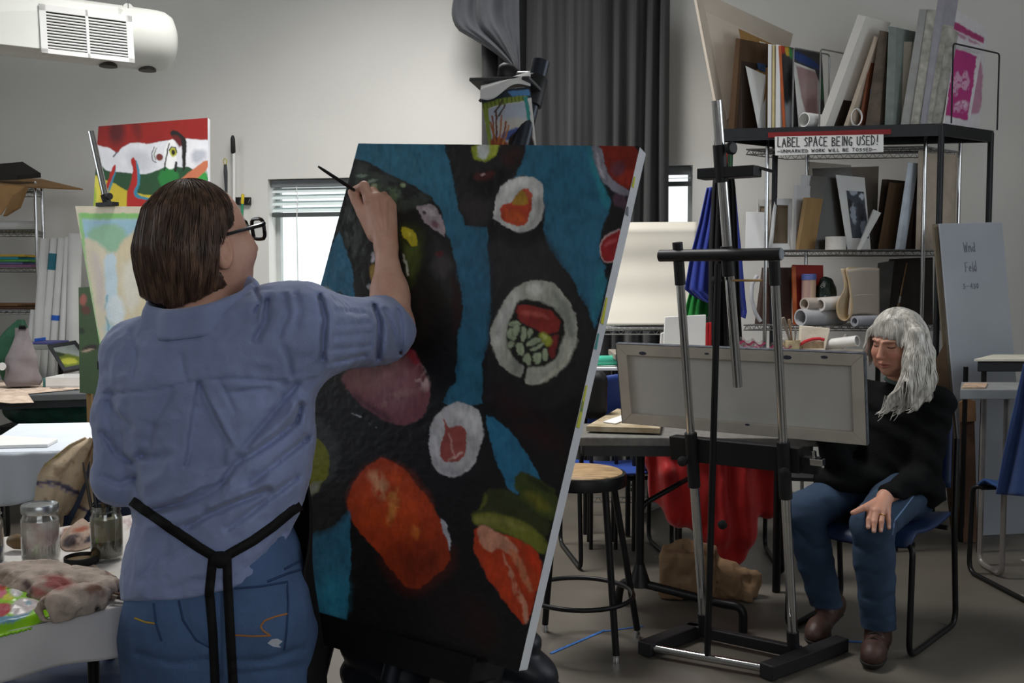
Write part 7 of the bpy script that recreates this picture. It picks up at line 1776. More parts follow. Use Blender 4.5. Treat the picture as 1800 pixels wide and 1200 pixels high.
# red, white and green painting
Yd = 6.0
dTL, dTR, dBR, dBL = at(173, 222, Yd + .06), at(365, 207, Yd - .06), at(366, 420, Yd - .16), at(160, 420, Yd - .04)
dTL, dTR, dBR, dBL = planar(dTL, dTR, dBR, dBL)
dr = thing('serpent_painting', (dBL + dBR) / 2, 'painting in red, white and green with red serpents', 'painting')
X, Y = panel_px(dTL, dTR, dBR, dBL, 200, 200)
ds = [('p', '#84160f', [(160, 200), (370, 200), (370, 246), (330, 244), (300, 246), (280, 249), (258, 253), (245, 250), (228, 252), (215, 260), (207, 270), (195, 262), (171, 254)], 2, {'smooth': 0}), ('e', '#3a0d12', (205, 232, 14, 22, 0), 12, {'a': .8}), ('e', '#5a1210', (240, 225, 8, 20, -10), 8, {'a': .7}),
      ('p', '#b9bac2', [(220, 262), (270, 270), (270, 300), (235, 304)], 14), ('p', '#d6d6da', [(300, 250), (360, 252), (360, 280), (330, 300)], 10), ('p', '#a8aab4', [(335, 265), (362, 262), (362, 280), (340, 290)], 8),
      ('p', '#1c4426', [(165, 280), (178, 290), (190, 302), (215, 302), (240, 306), (262, 305), (280, 298), (300, 288), (320, 296), (330, 292), (345, 300), (370, 310), (370, 345), (160, 345)], 2), ('p', '#1f7030', [(275, 305), (300, 290), (318, 310), (300, 335), (285, 335)], 5), ('p', '#2c8a3a', [(340, 300), (366, 300), (366, 330), (340, 330)], 6),
      ('p', '#b8a52a', [(160, 305), (175, 312), (190, 318), (205, 324), (225, 336), (245, 340), (280, 344), (300, 342), (300, 420), (155, 420)], 2), ('p', '#c9c24a', [(160, 310), (178, 314), (175, 360), (160, 360)], 6), ('p', '#8fa83a', [(160, 330), (170, 330), (168, 365), (158, 365)], 5),
      ('p', '#2f7a94', [(233, 282), (242, 282), (247, 318), (241, 338), (246, 344), (264, 348), (262, 354), (238, 350), (232, 340), (240, 318)], 2), ('p', '#a01a12', [(229, 320), (234, 300), (230, 282), (235, 274), (239, 284), (241, 305), (242, 320), (235, 336), (238, 348), (262, 352), (272, 345), (284, 352), (284, 370), (222, 370), (223, 342)], 1.5),
      ('p', '#2f7a94', [(196, 300), (203, 292), (203, 305), (195, 330), (188, 346)], 2), ('p', '#a01a12', [(183, 340), (186, 325), (192, 308), (198, 292), (203, 290), (203, 296), (197, 312), (190, 332), (185, 344)], 1.5),
      ('p', '#b86a4a', [(366, 276), (366, 298), (335, 322), (305, 335), (296, 330), (330, 305)], 2),
      ('p', '#e0e0e0', [(288, 262), (300, 242), (310, 252), (312, 290), (300, 300), (288, 290)], 2), ('e', '#a8a832', (305, 267, 7, 8, 0), 2), ('e', '#14140f', (305, 268, 3.5, 4.5, 0), 1.5), ('l', '#14110f', [(298, 265), (302, 258), (309, 259), (312, 268)], 1.5, {'w': 1}),
      ('p', '#14110f', [(298, 232), (308, 228), (320, 236), (328, 248), (327, 280), (325, 300), (320, 300), (321, 262), (312, 246), (300, 240)], 2), ('p', '#5a1210', [(300, 236), (318, 240), (318, 262), (308, 250)], 3), ('l', '#14110f', [(288, 300), (292, 275), (298, 252)], 1.5, {'w': 1.2}), ('l', '#14110f', [(308, 300), (310, 285)], 1.5, {'w': 2}),
      ('e', '#6a2a22', (280, 276, 6, 6, 0), 2, {'n': .35}), ('l', '#3a3a3a', [(272, 258), (267, 270), (268, 282), (274, 285)], 1.5, {'w': .8}), ('l', '#5a6a4a', [(276, 260), (271, 272), (273, 280)], 1.5, {'w': .8}), ('l', '#5a5a6a', [(200, 275), (206, 268)], 1.5, {'w': 1.2})]
panel('painted_face', dTL, dTR, dBR, dBL, 200, 200, paint_px(X, Y, '#cfd0d6', ds, 1.6, .08, 12, .06), VC, dr)
dn = nrm(np.cross(dTR - dTL, dBL - dTL)); dn = dn if dn[1] > 0 else -dn
MB().slab([q + dn * .001 for q in (dTL, dTR, dBR, dBL)], dn * .03).build('stretched_canvas', M_GESSO, dr, bevel=.002)
# its easel: mast, clamp, legs and tray
e2 = thing('studio_easel', V(float(wBL[0]) + .25, 5.15, 0), 'chrome easel holding the waterfall painting', 'easel')
mt, mb_ = at(160, 231, 5.0), at(189, 362, 4.98)
dd = nrm(mb_ - mt); low = mt + dd * 1.9
MB().tube([mt, mt + dd * 1.25], .0155, 14).build('mast', M_CHROME, e2, True)
MB().tube([at(184, 342, 4.98), at(189, 358, 4.98)], .020, 14).build('mast_collar', M_BLACKP, e2, True)
MB().lathe(at(191, 345, 4.93), [(.006, -.03), (.014, -.01), (.018, .0), (.016, .012), (.0, .012)], 14, V(.8, -.6, 0)).build('clamp_knob', M_BLACKP, e2, True)
MB().bar(at(174, 360, 4.95), at(203, 358, 4.9), .04, .018).build('clamp_plate', M_BLACKP, e2)
cen = (wBL + wBR) / 2 + wn_ * .05
trz = cen - UP * .03
MB().obox(trz, nrm(wBR - wBL) * .3, wn_ * .05, UP * .02).build('tray', M_BLACKP, e2)
for s_ in (-.16, .16):
    p = trz + nrm(wBR - wBL) * s_ + wn_ * .03
    MB().tube([p + UP * .4 + wn_ * .06, V(p[0] - .05, p[1] - .05, .0)], .016, 12).build('leg', M_CHROME, e2, True)
# easel for the red painting: two wooden posts
e3 = thing('wooden_easel', V((dBL[0] + dBR[0]) / 2, Yd + .1, 0), 'plain wooden easel under the serpent painting', 'easel')
for s_ in (.25, .75):
    p = dBL + (dBR - dBL) * s_ + dn * .05
    MB().box(p[0] - .02, p[0] + .02, p[1] - .015, p[1] + .015, 0.0, p[2] + .04).build('post', M_TAN, e3)
p = (dBL + dBR) / 2 - UP * .025 + dn * .01
MB().obox(p, nrm(dBR - dBL) * .34, dn * .04, UP * .02).build('tray', M_TAN, e3)
# ================================================================ THE PAINTER
def surf(px, py, f, Y0, Y1, n=260):
    Ys = np.linspace(Y0, Y1, n); P = np.array([at(px, py, y) for y in Ys]); d = f(P); k = np.argmax(d < 0)
    if d[k] >= 0: return None
    if k == 0: return P[0]
    t = d[k - 1] / (d[k - 1] - d[k]); return P[k - 1] + (P[k] - P[k - 1]) * t
def px_dist(P, line):
    X, Y = project(P); d = np.full(len(P), 1e9)
    for (ax, ay), (bx, by) in zip(line[:-1], line[1:]):
        e = np.array([bx - ax, by - ay], float); t = np.clip(((X - ax) * e[0] + (Y - ay) * e[1]) / (e @ e + 1e-9), 0, 1)
        d = np.minimum(d, np.hypot(X - ax - t * e[0], Y - ay - t * e[1]))
    return d
def loft(P, rows, Yc, b, ex=2.3):
    """elliptic trunk from photo rows (py, left px, right px); Yc, b per row"""
    zs = np.array([at(900, r[0], y)[2] for r, y in zip(rows, Yc)]); o = np.argsort(zs)
    xl = np.array([at(r[1], r[0], y)[0] for r, y in zip(rows, Yc)]); xr = np.array([at(r[2], r[0], y)[0] for r, y in zip(rows, Yc)])
    z = P[:, 2]; g = lambda a: np.interp(z, zs[o], np.asarray(a, float)[o])
    cx, a, yc, bb = g((xl + xr) / 2), g((xr - xl) / 2), g(Yc), g(b)
    q = (np.abs((P[:, 0] - cx) / a) ** ex + np.abs((P[:, 1] - yc) / bb) ** ex) ** (1 / ex)
    d = (q - 1) * np.minimum(a, bb)
    return np.maximum(d, np.maximum(z - zs.max(), zs.min() - z))
M_SKIN = mat('skin', '#cb9a84', .5, var=.07, scale=22, bump=.08, bscale=220, col2='#dcae9a', spec=.3)
PY = 1.86
sR, sE = at(528, 578, PY), at(698, 584, 2.07)           # right shoulder, elbow
wR = at(679, 440, 2.165)
sL, eL, wL = at(232, 612, PY + .01), at(220, 838, PY - .02), at(330, 800, PY + .24)
SK = at(350, 418, PY + .02); FD = nrm(V(.66, .74, .14)); HA = axes(FD); HS, HU = HA[:, 0], HA[:, 2]
if HS[1] > 0: HS = -HS                                   # side of the face that we see
HA = np.stack([HS, FD, HU], 1)
def hp_(s, f, u): return SK + HS * s + FD * f + HU * u
mI, mM, mR_, mP = at(650, 353, 2.19), at(664, 349, 2.20), at(679, 354, 2.21), at(690, 366, 2.215)
def hand_r(P):
    d = cap(P, wR, mI, .0195, .0130)
    for m, r in ((mM, .0135), (mR_, .0130), (mP, .0120)): d = smin(d, cap(P, wR + (m - wR) * .12, m, .018, r), .016)
    F = [[mI, at(640, 327, 2.195), at(629, 333, 2.222), at(626, 345, 2.232)], [mM, at(656, 337, 2.22), at(642, 342, 2.243), at(633, 351, 2.240)],
         [mR_, at(675, 345, 2.232), at(660, 352, 2.255), at(650, 362, 2.250)], [mP, at(688, 360, 2.235), at(676, 366, 2.255), at(668, 373, 2.250)],
         [at(658, 412, 2.185), at(637, 374, 2.20), at(626, 352, 2.212), at(618, 338, 2.222)]]
    R_ = [(.0125, .0108, .0095, .0078), (.0125, .0108, .0095, .0078), (.012, .0103, .009, .0075), (.0108, .0092, .008, .0068), (.0165, .0125, .0112, .0085)]
    for k, (c, r) in enumerate(zip(F, R_)):
        g = None
        for i in range(3):
            q = cap(P, c[i], c[i + 1], r[i], r[i + 1]); g = q if g is None else smin(g, q, .003)
        d = smin(d, g, .005 if k < 4 else .010)
    for m in (mI, mM, mR_): d = smin(d, np.linalg.norm(P - (m + V(0, -.006, .002)), axis=1) - .0098, .007)
    for a, b in ((wR, mI), (wR, mM), (wR, mR_)):             # tendons
        d = d - .0022 * np.exp(-(px_dist(P, [tuple(project(a + (b - a) * .3)), tuple(project(b))]) / 2.2) ** 2)
    return d
def arm_r(P):
    el = at(690, 574, 2.085)
    d = cap(P, el, el + (wR - el) * .45, .042, .037); d = smin(d, cap(P, el + (wR - el) * .4, wR, .037, .0215), .02)
    return smin(d, cap(P, sR, el, .05, .042), .02)
def head_p(P):
    d = ell(P, SK, V(.072, .092, .105), HA)
    d = smin(d, ell(P, hp_(0, .028, -.050), V(.060, .066, .072), HA), .03)
    d = smin(d, ell(P, hp_(0, .058, -.088), V(.030, .026, .026), HA), .03)       # chin
    d = smin(d, cap(P, hp_(0, .088, .0), hp_(0, .108, -.032), .008, .013), .012)    # nose
    for s_ in (-1, 1):
        d = smin(d, ell(P, hp_(.036 * s_, .066, -.030), V(.026, .022, .026), HA), .02)
        e = hp_(.079 * s_, -.004, -.026)
        ear = ell(P, e, V(.011, .019, .033), HA); ear = smax(ear, -ell(P, e + HS * s_ * .008 + FD * .003, V(.007, .010, .018), HA), .006)
        d = smin(d, ear, .006)
    d = smin(d, cap(P, hp_(0, -.015, -.05), at(352, 560, PY + .005), .050, .056), .02)
    return d
LEGC = [(at(315, 1120, PY + .01), at(318, 1500, PY + .0), .095, .062), (at(455, 1120, PY + .01), at(452, 1500, PY), .095, .062)]
def trunk_p(P):
    d = loft(P, [(560, 300, 470), (620, 225, 535), (720, 232, 530), (840, 252, 520), (960, 250, 515), (1080, 245, 530), (1150, 250, 530)], [PY] * 7, [.07, .095, .10, .09, .095, .105, .10])
    for a, b, ra, rb in LEGC:
        f = V(b[0], PY, .08); d = smin(d, cap(P, a, f, ra * .85, .04), .04); d = smin(d, cap(P, f + V(0, 0, -.03), f + V(0, .12, -.045), .035, .03), .03)
    d = smin(d, cap(P, sL, eL, .042, .038), .03); d = smin(d, cap(P, eL, wL, .036, .024), .02)
    d = smin(d, cap(P, wL, wL + V(.08, .02, .0), .024, .016), .02)
    return smin(d + .014, cap(P, at(352, 560, PY), at(350, 610, PY), .054, .07), .04)
def body_p(P): return smin(smin(smin(trunk_p(P), arm_r(P), .02), hand_r(P), .012), head_p(P), .012)
parts_ = []
parts_.append(nets(lambda P: smin(head_p(P), trunk_p(P) + .004, .01), at(350, 430, PY) - V(.13, .14, .17), at(350, 430, PY) + V(.15, .15, .13), .004))
parts_.append(nets(lambda P: smin(smin(arm_r(P), hand_r(P), .012), trunk_p(P), .02), V(min(wR[0], sE[0]) - .10, 2.0, sE[2] - .02), V(sE[0] + .09, 2.30, mI[2] + .05), .0026))
parts_.append(nets(lambda P: smin(smin(trunk_p(P), arm_r(P), .02), head_p(P), .02), V(-.80, 1.66, 0.002), V(-.16, 2.25, 1.36), .012))
painter = thing('person', V(SK[0], PY, 0), 'painter in blue shirt and black apron raising a brush', 'person')
v_, f_ = join_meshes(parts_)
mesh_obj('body', v_, f_, M_SKIN, painter, True)

# ---- shirt
ROWS = [(556, 305, 452), (572, 270, 495), (602, 226, 540), (660, 212, 547), (720, 220, 549), (780, 226, 547), (840, 238, 541), (900, 246, 522), (960, 231, 507), (1010, 225, 503), (1075, 230, 512)]
CRE = [  # crease lines in the cloth of the back: points, depth (m), width (px)
 ([(181, 694), (265, 687), (345, 671), (405, 665), (492, 671)], .0035, 3.0),
 ([(349, 674), (405, 784)], .009, 3.5), ([(349, 676), (338, 746), (328, 816)], .006, 3.5), ([(325, 818), (360, 823), (400, 818)], .004, 4),
 ([(520, 676), (457, 753), (420, 800)], .007, 6), ([(528, 712), (520, 742), (470, 780), (412, 816), (384, 858), (328, 884), (285, 895)], .010, 6), ([(540, 770), (490, 810), (440, 850)], .007, 5),
 ([(397, 848), (350, 862), (312, 884), (266, 898)], .010, 5), ([(470, 862), (410, 885), (363, 905), (330, 925)], .010, 6), ([(520, 840), (480, 870), (440, 900), (400, 930)], .007, 5),
 ([(188, 708), (223, 748), (238, 785), (250, 802)], .006, 6), ([(250, 800), (275, 805), (300, 798)], .006, 7), ([(240, 800), (238, 850), (246, 885)], .003, 5),
 ([(450, 512), (458, 532), (450, 548)], .008, 4), ([(470, 530), (466, 565), (450, 597)], .009, 6), ([(500, 520), (505, 550), (490, 590)], .005, 5), ([(520, 516), (528, 545), (520, 575)], .004, 5),
 ([(562, 520), (572, 560), (568, 600), (567, 628)], .008, 4), ([(657, 538), (667, 567), (664, 627)], .011, 4), ([(676, 545), (690, 575), (700, 620)], .006, 4), ([(700, 545), (706, 580), (705, 620)], .006, 3.5),
 ([(590, 545), (640, 550)], .0025, 3), ([(588, 570), (650, 568)], .003, 3), ([(585, 592), (655, 585)], .003, 3), ([(582, 615), (650, 608)], .003, 4), ([(575, 640), (640, 625)], .004, 4),
 ([(385, 668), (400, 695), (412, 722)], .003, 3), ([(400, 690), (470, 684)], .004, 5), ([(320, 625), (322, 650), (330, 672)], .003, 4), ([(230, 580), (240, 625), (235, 660)], .003, 5), ([(300, 690), (270, 740), (260, 790)], .004, 8), ([(500, 610), (510, 640), (512, 660)], .004, 4), ([(495, 700), (500, 670)], .004, 4),
 ([(180, 760), (205, 800), (232, 812)], .006, 5), ([(185, 838), (210, 850), (238, 840)], .006, 5), ([(195, 690), (190, 740), (200, 790)], .004, 6),
 ([(290, 985), (330, 960), (352, 962)], .004, 6), ([(250, 1020), (280, 975), (300, 930)], .004, 8), ([(300, 1035), (345, 1020), (395, 1020)], .003, 5), ([(430, 1000), (470, 975), (500, 935)], .004, 6)]
RID = [([(402, 850), (360, 858), (318, 872)], .008, 9), ([(470, 850), (415, 872), (370, 890)], .008, 9), ([(405, 778), (380, 730), (356, 690)], .005, 6), ([(530, 705), (480, 760), (430, 795)], .007, 10), ([(205, 720), (228, 760), (240, 795)], .006, 7), ([(572, 522), (582, 560), (576, 640)], .005, 6), ([(674, 540), (682, 580), (676, 628)], .005, 6), ([(258, 940), (250, 1000), (250, 1040)], .004, 12), ([(458, 520), (460, 570)], .005, 6), ([(350, 905), (300, 920), (262, 925)], .005, 8), ([(300, 800), (290, 830), (260, 850)], .005, 12)]
def shirt_base(P):
    d = loft(P, ROWS, [PY] * 11, [.072, .09, .108, .120, .125, .127, .127, .125, .128, .130, .132])
    d = smin(d, cap(P, at(305, 580, PY), at(238, 618, PY), .046, .060), .05)
    d = smin(d, cap(P, at(435, 562, PY), at(525, 580, PY), .050, .072), .05)
    return d
def sleeve_r(P):
    d = cap(P, at(520, 584, PY), at(640, 583, 2.00), .085, .064)
    d = smin(d, cap(P, at(630, 583, 1.99), at(664, 583, 2.03), .064, .062), .02)
    cuff = cap(P, at(648, 583, 2.02), at(668, 581, 2.045), .070, .071)
    d = smin(d, cuff, .006)
    n = nrm(V(.80, .30, .52)); return smax(d, (P - at(712, 548, 2.06)) @ n, .012)
def shirt(P):
    d = smin(shirt_base(P), sleeve_r(P), .065)
    armL = smin(cap(P, at(238, 622, PY), at(216, 735, PY - .02), .058, .046), cap(P, at(216, 735, PY - .02), at(214, 840, PY - .03), .046, .043), .02)
    armL = smin(armL, cap(P, at(214, 840, PY - .03), wL, .044, .040), .02)
    d = smin(d, armL, .010)
    w = 1 / (1 + np.exp((P[:, 1] - (PY + .01 + np.clip(P[:, 0] + .42, 0, .4) * 1.1)) * 60))     # creases belong to the side towards the back
    for ln, a, wd in CRE: d = d + w * a * 1.7 * np.exp(-(px_dist(P, ln) / (wd * 1.05)) ** 2)
    for ln, a, wd in RID: d = d - w * a * 1.6 * np.exp(-(px_dist(P, ln) / wd) ** 2)
    X, Y = project(P)
    tri = poly_sd(X, Y, [(349, 674), (404, 784), (398, 820), (360, 823), (326, 817), (337, 746)])
    d = d + w * .012 * np.clip(-tri / 7, 0, 1)
    q = np.stack([P[:, 0] * 9 + P[:, 2] * 6, P[:, 1] * 9, P[:, 2] * 9 - P[:, 0] * 4], 1)
    d = d + 0.016 * (fnoise(q, 2, 3) - .5) + .005 * (np.abs(fnoise(P * 42, 2, 7) - .5) * 2 - .4)
    # hem, cuff opening, neck opening
    Z = P[:, 2]
    hem = poly_sd(X, Y, [(0, 300), (900, 300), (900, 895), (560, 895), (520, 915), (503, 950), (480, 1000), (440, 1022), (400, 1036), (345, 1049), (300, 1055), (236, 1056), (0, 1060)])
    d = smax(d, hem / 970., .004)
    d = smax(d, -(cap(P, at(352, 590, PY + .01), at(352, 440, PY + .02), .066, .10)), .006)
    hole = cap(P, at(690, 574, 2.085), at(684, 500, 2.14), .050, .060)
    return smax(d, -hole, .006)
v_, f_ = nets(shirt, V(-.80, 1.66, .62), V(-.17, 2.20, 1.36), .0045)
M_SHIRT = mat('blue_shirt_cloth', '#8793ba', .85, var=.08, scale=18, bump=.12, bscale=260, sheen=.25)
shirt_o = mesh_obj('shirt', v_, f_, M_SHIRT, painter, True)
# collar: a stand that folds over
cc = at(354, 528, PY + .0)
def colf(u, v):
    t = 2 * math.pi * u
    back = -math.sin(t)                                     # 1 towards the viewer
    r = np.interp(v, [0, .4, .5, .6, 1], [.076, .084, .090, .097, .106])
    h = np.interp(v, [0, .4, .5, .6, 1], [-.050, .012, .018, .010, -.034])
    wv = .005 * math.sin(4 * t + 1) * v + .003 * math.sin(9 * t)
    tilt = -.030 * back + .013 * math.cos(t)
    return cc + V(math.cos(t) * (r * 1.0 + wv), math.sin(t) * (r * .95 + wv), h + tilt)
MB().grid(colf, 72, 14).build('collar', M_SHIRT, shirt_o, True, solid=.003, auto=False)

# ---- jeans
def jeans(P):
    d = loft(P, [(930, 256, 512), (960, 250, 524), (1000, 244, 532), (1060, 234, 534), (1120, 236, 538), (1190, 240, 538)], [PY] * 6, [.100, .105, .112, .122, .118, .11])
    for c in ((312, 1085), (458, 1085)): d = smin(d, ell(P, at(*c, PY - .045), V(.085, .085, .095)), .045)
    for (a, b, ra, rb) in LEGC:
        f = V(b[0], PY, .06); d = smin(d, cap(P, a, f, .105, .068), .03)
    w = 1 / (1 + np.exp((P[:, 1] - PY) * 60))
    for ln, a, wd in (([(386, 1020), (384, 1100), (386, 1200)], .012, 6), ([(245, 1150), (300, 1165), (370, 1160)], .007, 6), ([(410, 1162), (470, 1160), (530, 1140)], .007, 6), ([(410, 1185), (470, 1180), (530, 1170)], .004, 5), ([(320, 1065), (335, 1110), (370, 1140)], .004, 6), ([(420, 1065), (460, 1058), (510, 1045)], .003, 4), ([(440, 1045), (490, 1040), (525, 1010)], .003, 4), ([(430, 1090), (480, 1075)], .002, 4)):
        d = d + w * a * np.exp(-(px_dist(P, ln) / wd) ** 2)
    d = d + .005 * (fnoise(P * np.array([14, 14, 30]), 2, 5) - .5)
    return smax(d, .035 - P[:, 2], .004)
v_, f_ = nets(jeans, V(-.78, 1.68, .02), V(-.33, 2.05, .92), .0065)
M_JEANS = mat('blue_denim', '#4c658c', .85, var=.16, scale=14, bump=.2, bscale=300, stretch=(1, 1, .5))
jo = mesh_obj('jeans', v_, f_, M_JEANS, painter, True)
def on(f, px, py, lift=.002, Y0=1.5, Y1=2.2):
    p = surf(px, py, f, Y0, Y1); return None if p is None else p + nrm(ORI - p) * lift
def line_on(f, pts, step=6, lift=.002, Y0=1.5, Y1=2.2):
    out = []
    for (ax, ay), (bx, by) in zip(pts[:-1], pts[1:]):
        n = max(1, int(math.hypot(bx - ax, by - ay) / step))
        for k in range(n):
            p = on(f, ax + (bx - ax) * k / n, ay + (by - ay) * k / n, lift, Y0, Y1)
            if p is not None: out.append(p)
    p = on(f, *pts[-1], lift, Y0, Y1)
    if p is not None: out.append(p)
    return out
M_STI = mat('tan_stitching', '#a8703a', .7); M_SEAM = mat('denim_seam', '#2c4266', .85); M_STY = mat('ochre_stitching', '#b08d34', .7)
for pts, m, r, nm in (([(414, 1116), (445, 1118), (476, 1117), (462, 1108), (458, 1100), (466, 1090), (485, 1083), (506, 1078)], M_STI, .0016, 'pocket_stitching'), ([(237, 1086), (255, 1093), (274, 1096)], M_STY, .0016, 'pocket_stitching'),
                  ([(412, 1034), (460, 1030), (505, 1022), (507, 1060), (504, 1110), (500, 1142)], M_SEAM, .002, 'pocket_seam'), ([(270, 1060), (274, 1096), (284, 1126)], M_SEAM, .002, 'pocket_seam'), ([(314, 1055), (322, 1090), (345, 1125), (370, 1138)], M_SEAM, .002, 'yoke_seam'), ([(500, 1000), (528, 985)], M_SEAM, .0022, 'waistband_seam'), ([(470, 1022), (505, 1008), (531, 1000)], M_SEAM, .0022, 'waistband_seam')):
    q = line_on(jeans, pts, 4, .0008)
    if len(q) > 1: MB().tube(q, r, 6).build(nm, m, jo, True)
q = [on(jeans, x, y, .001) for x, y in ((470, 1130), (478, 1123), (488, 1122), (497, 1127), (490, 1133), (494, 1138), (480, 1136))]
MB().add([*q], [tuple(range(len(q)))[::-1]]).build('worn_patch', mat('frayed_white', '#b9bfca', .9), jo)
# shoes under the frame
for (a, b, ra, rb) in LEGC:
    f = V(b[0], PY, 0)
    v_, f_ = nets(lambda P: np.maximum(smin(cap(P, f + V(0, -.04, .05), f + V(0, .15, .035), .045, .042), cap(P, f + V(0, -.01, .06), f + V(0, -.01, .12), .045, .045), .03), .002 - P[:, 2]), f + V(-.08, -.12, -.02), f + V(.08, .23, .2), .008)
    mesh_obj('shoe', v_, f_, mat('dark_shoe', '#2a2624', .6), painter, True)

# ---- apron
M_APR = mat('black_apron_twill', '#0b0b0d', .8, var=.2, scale=20, bump=.1, bscale=200)
ac = at(387, 1000, PY + .01)
def apf(u, v):
    z = at(387, 835, PY)[2] + (.42 - at(387, 835, PY)[2]) * v
    a0 = np.interp(v, [0, .18, .3, 1], [18, -4, -20, -26]); th = math.radians(a0 + (188 - a0) * u)
    right = np.interp(v, [0, .2, .5, 1], [.158, .166, .180, .200]); left = np.interp(v, [0, .2, .5, 1], [.14, .15, .152, .162])
    a = right if math.cos(th) > 0 else left
    return V(ac[0] + a * math.cos(th) + .004 * math.sin(v * 9 + u * 12), ac[1] + (.150 + .02 * v) * math.sin(th) * (1 if math.sin(th) > 0 else .7), z + .004 * math.sin(u * 20))
apr = MB().grid(apf, 60, 40).build('apron', M_APR, painter, True, solid=.004, auto=False)
both = lambda P: np.minimum(shirt(P), jeans(P))
def ribbon(pts, w, name, f=both, lift=.004, parent=apr, Y1=2.1):
    L, Rr = [], []
    fine = []
    for (ax, ay), (bx, by) in zip(pts[:-1], pts[1:]):
        n = max(1, int(math.hypot(bx - ax, by - ay) / 7))
        fine += [(ax + (bx - ax) * k / n, ay + (by - ay) * k / n) for k in range(n)]
    fine.append(pts[-1]); fine = np.array(fine)
    for i, (x, y) in enumerate(fine):
        d = fine[min(i + 1, len(fine) - 1)] - fine[max(i - 1, 0)]; d = d / (np.hypot(*d) + 1e-9); n = np.array([-d[1], d[0]]) * w / 2
        m0 = on(f, x, y, lift, 1.45, Y1); a, b = on(f, x - n[0], y - n[1], lift, 1.45, Y1), on(f, x + n[0], y + n[1], lift, 1.45, Y1)
        if m0 is None: continue
        a = at(x - n[0], y - n[1], (m0[1] + (a[1] if a is not None and abs(a[1] - m0[1]) < .03 else m0[1])) / 2); b = at(x + n[0], y + n[1], (m0[1] + (b[1] if b is not None and abs(b[1] - m0[1]) < .03 else m0[1])) / 2)
        L.append(a); Rr.append(b)
    m = MB(); n = len(L); m.add(L + Rr, [(i, i + n, i + n + 1, i + 1) for i in range(n - 1)])
    return m.build(name, M_APR, parent, True, solid=.003, auto=False)
ribbon([(232, 880), (249, 893), (300, 928), (350, 962), (392, 987)], 17, 'waist_tie')
ribbon([(528, 888), (512, 898), (480, 925), (445, 950), (392, 980)], 17, 'waist_tie')
ribbon([(374, 982), (368, 1040), (374, 1110), (380, 1240)], 16, 'tie_tail')
ribbon([(399, 972), (400, 1020), (404, 1100), (412, 1240)], 16, 'tie_tail')
kp = on(both, 390, 981, .008, 1.45, 2.1)
MB().lathe(kp - V(.014, 0, 0), [(.003, -.004), (.012, 0), (.015, .012), (.012, .026), (.004, .03)], 16, V(1, 0, -.2)).build('knot', M_APR, apr, True)

# ---- hair (bob)
def trace(core, cut, starts, dirf, n=26, step=.009, lift=.0012, seed=1):
    """strands that follow the surface of a hair volume; returns a list of polylines"""
    rg = np.random.default_rng(seed); P = starts.copy(); N = len(P); e = .0015; path = [[] for _ in range(N)]; alive = np.ones(N, bool)
    lf = lift + rg.uniform(-.0012, .0018, N); wob = rg.normal(0, .35, (N, 3)); g = None
    for k in range(n):
        for _ in range(2):
            d = core(P); g = np.stack([core(P + e * a) - d for a in np.eye(3)], 1); g /= np.linalg.norm(g, axis=1)[:, None] + 1e-9
            P = P - g * (d - lf)[:, None]
        c = cut(P); alive &= c < 0
        for i in np.where(alive)[0]: path[i].append(P[i].copy())
        if not alive.any(): break
        D = dirf(P) + wob * .25; D = D - g * (D * g).sum(1)[:, None]; D /= np.linalg.norm(D, axis=1)[:, None] + 1e-9
        P = P + D * step
    return [p for p in path if len(p) > 3]
def strand_mesh(paths, r=.0013):
    """thin three-sided tapering tubes as arrays"""
    vs, fs, n0 = [], [], 0
    for p in paths:
        p = np.array(p); n = len(p); t = np.gradient(p, axis=0); t /= np.linalg.norm(t, axis=1)[:, None] + 1e-9
        a = np.cross(t, V(.3, .5, .81)); a /= np.linalg.norm(a, axis=1)[:, None] + 1e-9; b = np.cross(t, a)
        rr = r * np.interp(np.linspace(0, 1, n), [0, .15, .8, 1], [.5, 1, .9, .25])[:, None]
        for k in range(3):
            w = 2 * math.pi * k / 3; vs.append(p + (a * math.cos(w) + b * math.sin(w)) * rr)
        i = np.arange(n - 1)
        for k in range(3):
            k2 = (k + 1) % 3; fs.append(np.stack([n0 + k * n + i, n0 + k * n + i + 1, n0 + k2 * n + i + 1, n0 + k2 * n + i], 1))
        n0 += 3 * n
    return np.concatenate(vs), np.concatenate(fs)
HQ = SK - FD * .012 + V(-.012, -.004, 0)
def hair_core(P):
    d = ell(P, SK - FD * .010 + HU * .006, V(.080, .092, .100), HA)
    q = P - HQ; z = q[:, 2]
    rad = np.interp(z, [-.14, -.12, -.06, -.02, .04], [.068, .076, .084, .084, .050])
    r = np.hypot(q[:, 0], q[:, 1]); sk = np.maximum(r - rad, np.maximum(z - .03, -.16 - z))
    return smin(d, sk, .05)
def hair_cut(P, jit=True):
    q = P - HQ; th = np.arctan2(q[:, 1], q[:, 0]); n2 = vnoise(np.stack([th * 30, q[:, 2] * 4, th * 0], 1), 5) - .5 if jit else 0
    X, Y = project(P)
    low = np.interp(X, [235, 262, 300, 350, 400, 425], [515, 528, 541, 528, 500, 488]) + 9 * n2
    fdist = (P - SK) @ FD; u = (P - SK) @ HU
    lim = np.interp(u, [-.12, -.085, -.055, -.03, .0, .025, .06, .10, .13], [.014, .002, -.020, -.020, .002, .036, .044, .062, .09]) + .008 * n2
    return np.maximum((Y - low) / 950., fdist - lim)
def hair_p(P):
    q = P - HQ; th = np.arctan2(q[:, 1], q[:, 0])
    n1 = vnoise(np.stack([th * 7 + q[:, 2] * 3, q[:, 2] * 4, th * 0], 1), 3); n2 = vnoise(np.stack([th * 24, q[:, 2] * 6, th * 0], 1), 5)
    d = hair_core(P) + .0045 * (n1 - .5) + .0035 * (n2 - .5) * np.clip((.09 - q[:, 2]) / .06, 0, 1)
    return smax(d, hair_cut(P), .006)
